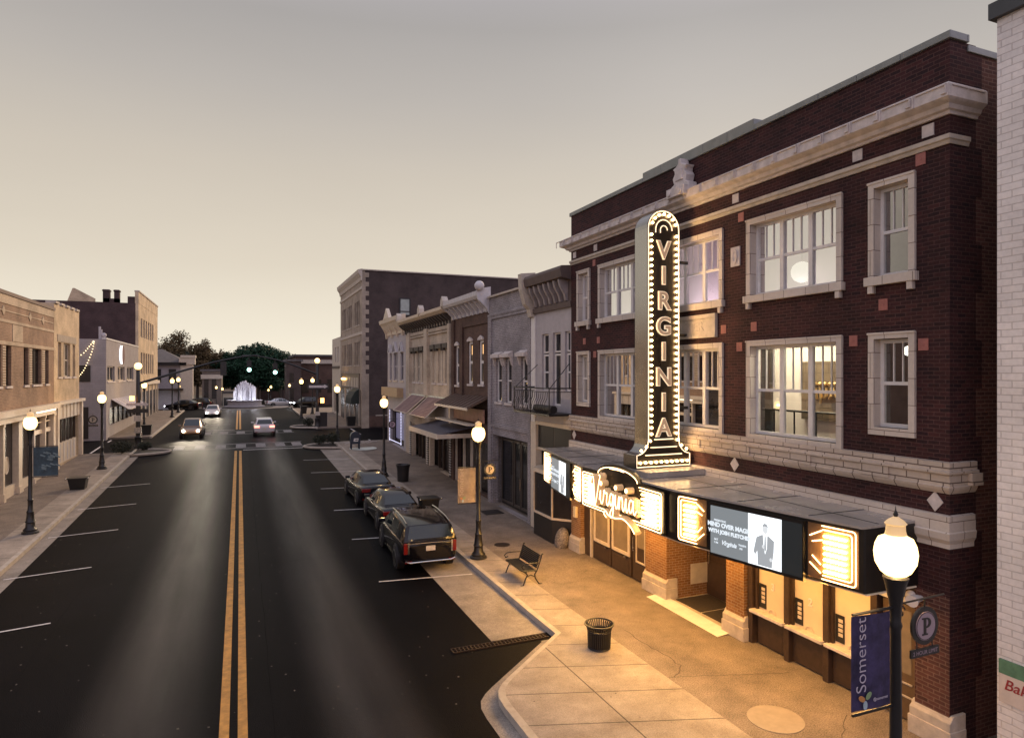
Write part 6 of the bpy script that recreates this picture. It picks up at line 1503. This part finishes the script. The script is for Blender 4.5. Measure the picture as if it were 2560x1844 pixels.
arc_ = [(7.45, 71, 6.45), (6.6, 71, 6.8), (4.4, 71, 7.65), (2.2, 71, 8.2), (.2, 71, 8.35)]
MB().tube([(p[0], 71, p[1]) for p in smooth([(a[0], a[2]) for a in arc_])], [.11 - .06 * k / 24 for k in range(25)], 8).build('mast_arm', BLACK, sr_)
head(sr_, .88, 71, 7.1, -1, True); head(sr_, 3.33, 71, 6.85, -1, True)
ow = MB(); ow.prism([(6.6, 5.08), (8.1, 5.08), (8.1, 4.98), (8.5, 5.2), (8.1, 5.42), (8.1, 5.32), (6.6, 5.32)], 'y', 70.73, 70.75); ow.build('one_way_arrow', STONE_L, sr_)
MB().box(6.45, 8.6, 70.76, 70.78, 4.9, 5.5).build('street_name_plate', DARK, sr_)
MB().box(7.75, 8.1, 70.7, 70.84, 3.5, 4.0).build('walk_signal', ORNG, sr_)
MB().box(7.2, 7.7, 70.7, 70.8, 2.2, 2.6).build('pole_notice', STONE, sr_)

# ------------------------------------------------------------------ fountain
fo = thing('fountain', 'round tiered stone fountain with tall white jets at the end of the street', 'fountain', (.9, 112, g(112))); fz = g(112) - .05; FX_, FY_ = .75, 112
FST = plain('fountain_stone', (.30, .28, .30), .6, var=.2, sc=4)
m = MB(); m.lathe([(3.0, 0), (3.0, .25), (2.8, .3), (2.5, .35), (2.45, .95), (2.6, 1.0), (2.6, 1.15), (2.3, 1.15), (2.25, .9), (.1, .9)], (FX_, FY_, fz), 40); m.build('basin', FST, fo)
WAT = plain('water', (.25, .28, .32), .05, var=.1)
m = MB(); m.lathe([(2.26, 1.02), (.01, 1.03)], (FX_, FY_, fz), 40); m.build('water_surface', WAT, fo)
JET = plain('white_water', (.85, .86, .92), .5, var=.12, sc=3); m = MB(); rn = random.Random(4)
for i in range(190):
    a = rn.random() * 2 * math.pi; r0 = 1.45 * rn.random() ** .75 + .03; hh = 3.2 * (1 - .34 * r0 / 1.6) * rn.uniform(.70, 1.06)
    dx, dy = math.cos(a), math.sin(a); k = .10 + .06 * r0
    m.tube([(FX_ + dx * (r0 + k * t), FY_ + dy * (r0 + k * t), fz + 1.0 + hh * (1 - (1 - t * 1.6) ** 2 if t < .625 else 1 - ((t - .625) / .375) ** 2 * .95)) for t in [q / 9 for q in range(10)]], [.03, .045, .06, .075, .085, .09, .08, .07, .06, .05], 5)
m.build('water_jets', JET, fo)
for k in range(6):
    a = 2 * math.pi * k / 6 + .3; lamp_point(FX_ + 2.0 * math.cos(a), FY_ + 2.0 * math.sin(a), fz + 1.4, 130, (.93, .92, 1), .1, 'fountain_light')
m = MB(); m.lathe([(4.2, -.3), (4.2, .12), (3.9, .14), (3.0, .14)], (FX_, FY_, fz), 40); m.build('plinth', DARK, fo)
sq = MB(); sq.prism([(FX_ + 7.5 * math.cos(a), FY_ + 5.4 * math.sin(a)) for a in [2 * math.pi * k / 40 for k in range(40)]], 'z', g(112) - .5, g(112) - .02)
tag(sq.build('traffic_island', GUT), None, None, None, 'structure')

# ------------------------------------------------------------------ hills and trees
hb_ = MB(); rn = random.Random(2); nx = 70; rows = [(215, 0.), (250, .55), (290, .85), (340, 1.), (420, .7)]
hx = [-130 + 4.6 * i for i in range(nx)]
def hh_(x): return 14.2 + 1.6 * math.sin(x * .045 + 1) + .8 * math.sin(x * .17) + (3.0 if x < -22 else 0) - (2.2 if x > 14 else 0)
vs = [(x, y, -1 + k * (hh_(x) + rn.uniform(-.5, .5))) for y, k in rows for x in hx]
hb_.add(vs, [(j * nx + i, j * nx + i + 1, (j + 1) * nx + i + 1, (j + 1) * nx + i) for j in range(len(rows) - 1) for i in range(nx - 1)], True)
hb_.build('hill', leafmat('hill_cover', (.10, .066, .036)), fix=False)['kind'] = 'structure'
bl = []
for i in range(110):
    x = -70 + i * 1.35 + rn.uniform(-1, 1); y = rn.choice((250, 290, 335)); bl.append((x, y, -1 + {250: .55, 290: .85, 335: 1.}[y] * hh_(x) + .6, rn.uniform(1.8, 3.4), 2.0, rn.uniform(1.1, 2.2)))
tag(leaves(16000, bl, .35, 5).build('far_wood', LEAF_B, fix=False), 'brown wooded ridge on the skyline behind the square', 'wood', None, 'stuff')
def tree(x, y, z0, ht, rx, lab, mat, n, seed, size=.2, spread=.7):
    t = thing('tree', lab, 'tree', (x, y, z0)); rn = random.Random(seed); m = MB()
    m.tube([(x, y, z0 - .3), (x + .1, y, z0 + ht * .25), (x - .05, y, z0 + ht * .5), (x, y, z0 + ht * .8)], [.38, .28, .2, .05], 8)
    bl = []
    for k in range(16):
        a = rn.random() * 6.28; d = rx * rn.uniform(.25, .85); zz = z0 + ht * rn.uniform(.35, .9)
        f_ = 1 - abs((zz - z0) / ht - .58) * 1.3
        c = (x + math.cos(a) * d * max(.3, f_), y + math.sin(a) * d * max(.3, f_), zz); bl.append((*c, rx * rn.uniform(.26, .42), rx * rn.uniform(.26, .42), ht * rn.uniform(.08, .14)))
        m.tube([(x, y, z0 + ht * .35), (x + (c[0] - x) * .5, y + (c[1] - y) * .5, z0 + ht * .35 + (zz - z0 - ht * .35) * .6), c], [.12, .07, .03], 5)
    bl.append((x, y, z0 + ht * .62, rx * .62, rx * .62, ht * .28))
    m.build('trunk', DARKWOOD, t); leaves(n, bl, size, seed + 50).build('crown', mat, t, fix=False)
tree(3.6, 152, -.5, 13.4, 6.8, 'broad dark green tree forming the dome behind the fountain', LEAF_G, 22000, 11, .24)
tree(8.4, 157, -.5, 12.2, 5.0, 'dark green tree at the brown hall end of the dome', LEAF_G, 10000, 21, .24)
tree(-1.6, 157, -.5, 12.4, 5.0, 'dark green tree at the low shop end of the dome', LEAF_G, 10000, 22, .24)
tree(-3.6, 160, -.5, 11.4, 3.8, 'dark green tree behind the low pale shop', LEAF_G, 7000, 13, .24)
tree(9.0, 160, -.5, 10.2, 3.6, 'dark green tree partly hidden by the brown hall', LEAF_D, 5000, 19, .24)
tree(-12.8, 150, 0, 15.6, 4.6, 'tall brown green tree above the columned hall roof', LEAF_B, 11000, 14, .2)
tree(-17.2, 152, 0, 13.8, 3.6, 'brown green tree beside the tall corner block edge', LEAF_B, 8000, 15, .2)
tree(-8.2, 152, 0, 14.0, 3.8, 'brown green tree behind the corner pilaster of the columned hall', LEAF_B, 10000, 16, .2)
tree(-4.8, 156, 0, 12.6, 2.8, 'narrow brown green tree behind the grey shop', LEAF_B, 4000, 17, .2)
tree(-10.4, 146, 0, 11.2, 2.6, 'low dark tree just over the hall roof ridge', LEAF_D, 5000, 18, .2)
# ------------------------------------------------------------------ cars
def paint(name, c, rough=.22, metal=.0, coat=1): return plain(name, c, rough, metal, .3, .03, 2, 0, coat)
P_BLACK = paint('paint_black', (.003, .0026, .004), .12, 0, .4); P_GREY = paint('paint_charcoal', (.005, .0035, .0045), .12, 0, .45); P_WHITE = paint('paint_white', (.58, .55, .57), .3); P_BRONZE = paint('paint_bronze', (.20, .12, .07), .3, .4); P_SILVER = paint('paint_silver', (.40, .39, .40), .3, .5)
TYRE = plain('tyre_rubber', (.015, .014, .014), .85, var=.2); RIM = plain('alloy_rim', (.10, .10, .10), .35, .9); CHROME = plain('chrome', (.75, .72, .68), .12, 1, var=.02)
TAIL = plain('tail_light', (.17, .010, .008), .12, var=.1); TAILON = emit('tail_light_on', (1, .16, .10), 5); HEADON = emit('headlight_on', (1, .88, .72), 60); HEADCOOL = emit('headlight_cool', (.92, .95, 1), 50); HEADOFF = plain('headlight_clear', (.5, .5, .5), .1)
CARGL = plain('car_glass', (.012, .018, .018), .04, spec=.8, var=.05); PLATE = plain('number_plate', (.55, .5, .44), .5, var=.2, sc=20)
def lerp(a, b, t): return a + (b - a) * t
def interp(tab, y):
    if y <= tab[0][0]: return tab[0][1:]
    for p, q in zip(tab, tab[1:]):
        if y <= q[0]:
            t = (y - p[0]) / (q[0] - p[0]); return tuple(lerp(a, b, t) for a, b in zip(p[1:], q[1:]))
    return tab[-1][1:]
def car(label, body, cabin, mat, wheels, wr=.36, lights='off', rails=False, tail='v', plate=True, hi=False, name='parked_car', cat='car', trim=None, glass=None):
    """+y is forward. body: (y, zbottom, ztop, halfwidth); cabin: (y, zroof, halfwidth at roof, halfwidth at belt, zbelt)"""
    t = thing(name, label, cat); glass = glass or CARGL
    m = MB(); rings = []
    for y, zb, zt, w in body:
        h = zt - zb
        half_ = [(w * .80, zb), (w * .955, zb + h * .10), (w * .99, zb + h * .34), (w, zb + h * .60), (w * .975, zt - h * .12), (w * .90, zt - h * .02), (w * .55, zt + h * .02)]
        rings.append([(x, y, z) for x, z in half_] + [(-x, y, z) for x, z in half_[::-1]])
    n = len(rings[0]); vs = [p for r in rings for p in r]
    fs = [(i * n + k, i * n + (k + 1) % n, (i + 1) * n + (k + 1) % n, (i + 1) * n + k) for i in range(len(rings) - 1) for k in range(n)]
    fs += [tuple(range(n)), tuple((len(rings) - 1) * n + k for k in range(n))]
    m.add(vs, fs, True); bo = m.build('body', mat, t, sub=2)
    bo.data.polygons.foreach_set('use_smooth', [True] * len(bo.data.polygons))
    # cabin
    m = MB(); rings = []
    for y, zr, wr_, wb, zb in cabin:
        rings.append([(wb, y, zb), (lerp(wb, wr_, .9), y, lerp(zb, zr, .86)), (wr_ * .93, y, lerp(zb, zr, .975)), (wr_ * .6, y, zr), (-wr_ * .6, y, zr), (-wr_ * .93, y, lerp(zb, zr, .975)), (-lerp(wb, wr_, .9), y, lerp(zb, zr, .86)), (-wb, y, zb)])
    n = 8; vs = [p for r in rings for p in r]
    fs = [(i * n + k, i * n + k + 1, (i + 1) * n + k + 1, (i + 1) * n + k) for i in range(len(rings) - 1) for k in range(n - 1)] + [tuple(range(n)), tuple((len(rings) - 1) * n + k for k in range(n))]
    m.add(vs, fs, True); m.build('roof', mat, t)
    # side glass
    tab = cabin
    ya, yb = hi['side']
    for s in (-1, 1):
        for a, c in hi['panes']:
            pts = []; m = MB(); k = 5
            for i in range(k + 1):
                y = lerp(a, c, i / k); zr, wr_, wb, zb = interp(tab, y)
                for tt in (.06, .80): pts.append((s * (lerp(wb, wr_, tt * .9 / .86) + .006), y, lerp(zb, zr, tt)))
            for i in range(k): m.quad(pts[2 * i], pts[2 * i + 1], pts[2 * i + 3], pts[2 * i + 2])
            m.build('side_window', glass, t)
    # windscreen and rear window lie on the sloping ends
    for nm_, (i, j) in (('rear_window', hi['rear']), ('windscreen', hi['front'])):
        y0, zr0, wr0, wb0, zb0 = cabin[i]; y1, zr1, wr1, wb1, zb1 = cabin[j]
        d = Vector((0, -(zr1 - zr0), y1 - y0)) * (1 if y1 > y0 else -1)
        if y1 < y0: d = Vector((0, (zr1 - zr0), (y0 - y1)))
        d.normalize(); d *= .012
        if d.z < 0: d = -d
        P = lambda tt, u: Vector((u * lerp(wb0 * .93 if zr0 - zb0 < .1 else wr0, wr1, tt) * .90, lerp(y0, y1, tt), lerp(zr0, zr1, tt))) + d
        m = MB(); m.quad(P(.10, -1), P(.10, 1), P(.93, .94), P(.93, -.94)); m.build(nm_, glass, t)
    for wy in wheels:
        for s in (-1, 1):
            hw = interp([(b_[0], b_[3]) for b_ in body], wy)[0]; xw = s * (hw - .10)
            m = MB(); m.prism([(wy + (wr + .055) * math.cos(a), wr + (wr + .05) * math.sin(a)) for a in [2 * math.pi * k / 24 for k in range(24)]], 'x', s * (hw + .004), s * (hw - .25)); m.build('wheel_arch', DARK, t)
            m = MB(); pr = [(wr * .62, -.11), (wr * .9, -.115), (wr, -.08), (wr, .08), (wr * .9, .115), (wr * .62, .11)]
            m.lathe(pr, (0, 0, 0), 24); m.v = [(xw + s * .02 + z * s, wy + x, wr + y) for x, y, z in m.v]; w_ = m.build('wheel', TYRE, t)
            m = MB(); m.lathe([(.02, .10), (wr * .30, .10), (wr * .58, .125), (wr * .62, .11)], (0, 0, 0), 20)
            m.v = [(xw + s * .02 + (z + .004) * s, wy + x, wr + y) for x, y, z in m.v]; m.build('rim', RIM, w_)
    yr, zr = body[0][0], body[0][2]; yf = body[-1][0]; wr_ = body[1][3]
    tz = hi['tailz']
    for s in (-1, 1):
        m = MB()
        if tail == 'v': m.box(s * wr_ * .86, s * wr_ * 1.005, yr + .0, yr + .22, tz - .22, tz + .14)
        else: m.box(s * wr_ * .50, s * wr_ * 1.0, yr - .012, yr + .22, tz - .08, tz + .09)
        m.build('tail_light', TAILON if lights == 'tail' else TAIL, t, bev=.015)
        m = MB(); hz = hi['headz']; wf = body[-2][3]
        m.box(s * wf * .56, s * wf * .97, yf - .22, yf + .02, hz - .07, hz + .07) if lights != 'head' else m.ball((s * wf * .78, yf + .02, hz), .125, 12, 8)
        m.build('headlight', {'head': HEADON, 'cool': HEADCOOL}.get(lights, HEADOFF), t)
        if tail == 'v' and lights == 'off':
            MB().box(s * wr_ * .80, s * wr_ * .855, yr - .008, yr + .04, tz - .22, tz + .16).build('light_trim', CHROME, t)
        m = MB(); mz = cabin[-1][4] + .06; my = hi['mirror']; wbm = interp([(c[0], c[3]) for c in cabin], my)[0]
        m.box(s * (wbm + .02), s * (wbm + .25), my - .06, my + .06, mz, mz + .14); m.build('mirror', mat, t, bev=.03)
        MB().box(s * (wr_ * .70), s * (wr_ * .95), yr - .012, yr + .05, .40, .46).build('reflector', TAIL, t)
        if rails:
            m = MB(); zr_ = max(c[1] for c in cabin); m.tube([(s * cabin[2][2] * .93, y, interp([(c[0], c[1]) for c in cabin], y)[0] + .035) for y in [lerp(cabin[1][0] + .1, cabin[-2][0] - .1, q / 8) for q in range(9)]], .018, 6); m.build('roof_rail', CHROME, t)
        sl = MB(); sl.box(s * (body[2][3] * .955), s * (body[2][3] * .985), wheels[0] + wr + .1, wheels[1] - wr - .1, .25, .31); sl.build('sill_trim', CHROME if rails else DARK, t)
    if plate:
        pz = hi['platez']; MB().box(-.16, .16, yr - .028, yr - .012, pz - .08, pz + .08).build('number_plate', PLATE, t)
    if trim:
        MB().tube([(x, yr - .03, trim + (.05 if abs(x) > .7 else 0)) for x in (-.85, -.7, -.35, 0, .35, .7, .85)], .022, 6).build('bumper_trim', CHROME, t)
        MB().box(-wr_ * .8, wr_ * .8, yr - .012, yr + .02, hi['platez'] + .17, hi['platez'] + .19).build('tailgate_trim', CHROME, t)
    return t
suv_b = [(-2.49, .50, .98, .80), (-2.45, .36, 1.06, .90), (-2.30, .30, 1.10, .955), (-1.5, .26, 1.10, .985), (0, .25, 1.08, .985), (1.05, .26, 1.06, .985), (1.6, .27, 1.03, .965), (2.2, .32, .96, .91), (2.42, .40, .86, .82), (2.48, .50, .76, .70)]
suv_c = [(-2.44, 1.12, .88, .93, 1.06), (-2.22, 1.60, .78, .945, 1.08), (-1.6, 1.68, .80, .955, 1.09), (-.4, 1.70, .80, .955, 1.09), (.35, 1.66, .78, .95, 1.08), (1.3, 1.10, .78, .92, 1.05)]
suv_h = dict(side=(-2, 1), panes=[(-2.0, -1.45), (-1.35, -.45), (-.35, .62)], rear=(0, 1), front=(5, 4), tailz=.92, headz=.78, platez=.86, mirror=.72)
sed_b = [(-2.40, .48, .92, .74), (-2.35, .34, 1.0, .84), (-2.15, .28, 1.03, .90), (-1.5, .24, .99, .925), (0, .22, .95, .925), (1.0, .23, .92, .92), (1.7, .25, .86, .90), (2.2, .30, .74, .84), (2.40, .36, .66, .74), (2.45, .44, .58, .62)]
sed_c = [(-1.78, 1.02, .66, .80, .96), (-1.15, 1.36, .58, .83, .96), (-.5, 1.45, .60, .845, .95), (.1, 1.44, .60, .845, .94), (.4, 1.38, .58, .84, .93), (1.2, .94, .64, .80, .90)]
sed_h = dict(side=(-1, 1), panes=[(-1.1, -.62), (-.55, .12), (.16, .66)], rear=(0, 1), front=(5, 4), tailz=.84, headz=.58, platez=.66, mirror=.66)
cro_b = [(-2.20, .50, .98, .76), (-2.15, .36, 1.05, .86), (-2.0, .30, 1.08, .91), (-1.2, .26, 1.05, .93), (0, .25, 1.02, .93), (.9, .26, 1.0, .93), (1.5, .28, .96, .90), (2.0, .34, .86, .84), (2.18, .42, .76, .74), (2.22, .50, .68, .62)]
cro_c = [(-2.08, 1.10, .76, .84, 1.0), (-1.75, 1.56, .62, .86, 1.02), (-1.2, 1.64, .64, .875, 1.03), (-.3, 1.67, .65, .88, 1.02), (.3, 1.62, .63, .875, 1.0), (1.05, 1.02, .66, .84, .98)]
cro_h = dict(side=(-2, 1), panes=[(-1.6, -1.15), (-1.05, -.35), (-.25, .5)], rear=(0, 1), front=(5, 4), tailz=.92, headz=.74, platez=.74, mirror=.6)
def setcar(t, x, y, rz=0, pitch=True):
    s = (g(y + 2) - g(y - 2)) / 4; t.location = (x, y, g(y) - .147); t.rotation_euler = (math.atan(s) * (1 if abs(rz) < 1.5 else -1), 0, rz)
setcar(car('black sport utility vehicle parked behind the sedans nearest the bench', suv_b, suv_c, P_BLACK, (-1.45, 1.45), .39, rails=True, hi=suv_h, trim=.42), 6.0, 24.05, rad(-1.5))
setcar(car('dark plum sedan parked between the utility vehicle and another sedan', sed_b, sed_c, P_GREY, (-1.42, 1.42), .34, tail='h', hi=sed_h), 6.32, 29.6, rad(0))
setcar(car('black sedan parked frontmost in the kerbside row', sed_b, sed_c, P_BLACK, (-1.42, 1.42), .34, tail='h', hi=sed_h), 6.22, 34.7, rad(2))
setcar(car('bronze car with bright headlights coming toward the crossing', cro_b, cro_c, P_BRONZE, (-1.32, 1.32), .35, 'head', hi=cro_h, name='oncoming_car'), -3.95, 66.3, math.pi)
setcar(car('white crossover with glowing tail lights driving away past the crossing', cro_b, cro_c, P_WHITE, (-1.32, 1.32), .35, 'tail', tail='h', hi=cro_h, name='driving_car'), 2.1, 66.2, 0)
setcar(car('white car with bright headlights farther up the street', sed_b, sed_c, P_WHITE, (-1.42, 1.42), .34, 'head', hi=sed_h, plate=False, name='oncoming_car'), -3.2, 93, math.pi)
setcar(car('dark car waiting at the square beside the columned hall', sed_b, sed_c, P_GREY, (-1.42, 1.42), .34, 'cool', hi=sed_h, plate=False), -7.6, 108.2, rad(70))
setcar(car('silver car parked at the square beside the fountain', sed_b, sed_c, P_SILVER, (-1.42, 1.42), .34, 'off', hi=sed_h, plate=False), 6.3, 116, rad(-80))
setcar(car('dark crossover with white headlights behind the far corner bed', cro_b, cro_c, P_GREY, (-1.32, 1.32), .35, 'cool', hi=cro_h, plate=False), 9.6, 108.5, rad(110))
setcar(car('dark crossover parked at the far kerb before the columned hall', cro_b, cro_c, P_BLACK, (-1.32, 1.32), .35, 'off', hi=cro_h, plate=False), -6.0, 111, rad(80))

def beam(x, y, z, tx, ty, tz, e, col=(1, .84, .62)):
    l = bpy.data.lights.new('headlight_beam', 'SPOT'); l.energy = e; l.color = col; l.spot_size = rad(56); l.spot_blend = .6; l.shadow_soft_size = .08
    o = bpy.data.objects.new('headlight_beam', l); COL.objects.link(o); o.location = (x, y, z)
    o.rotation_euler = (Vector((x, y, z)) - Vector((tx, ty, tz))).to_track_quat('Z', 'Y').to_euler()
for dx in (-.58, .58):
    beam(-3.95 + dx, 63.9, g(64) + .62, -3.95 + dx, 54, g(54) - .2, 900); beam(-3.2 + dx, 90.4, g(90) + .5, -3.2 + dx, 80, g(80) - .2, 700)

# ------------------------------------------------------------------ repeats share a group
GROUPS = {'parked_car': 'cars parked along the street', 'oncoming_car': 'cars driving on the street', 'driving_car': 'cars driving on the street', 'shrub': 'dark shrubs in the kerbed beds', 'planter': 'black tapered planters on the pavement', 'litter_bin': 'black litter bins on the pavement', 'street_banner': 'banners on the street lamps', 'parking_sign': 'round parking signs on the street lamps', 'traffic_signal': 'traffic signals at the crossing', 'tree': 'trees behind the square', 'planting_bed': 'kerbed planting beds at the crossing corners', 'awning': 'cloth awnings over the shopfronts', 'light_string': 'strings of warm bulbs on the white wall', 'pendant_lamp': 'globe lamps inside the theatre windows'}
for o in bpy.data.objects:
    if o.parent is None and o.name.split('.')[0] in GROUPS: o['group'] = GROUPS[o.name.split('.')[0]]
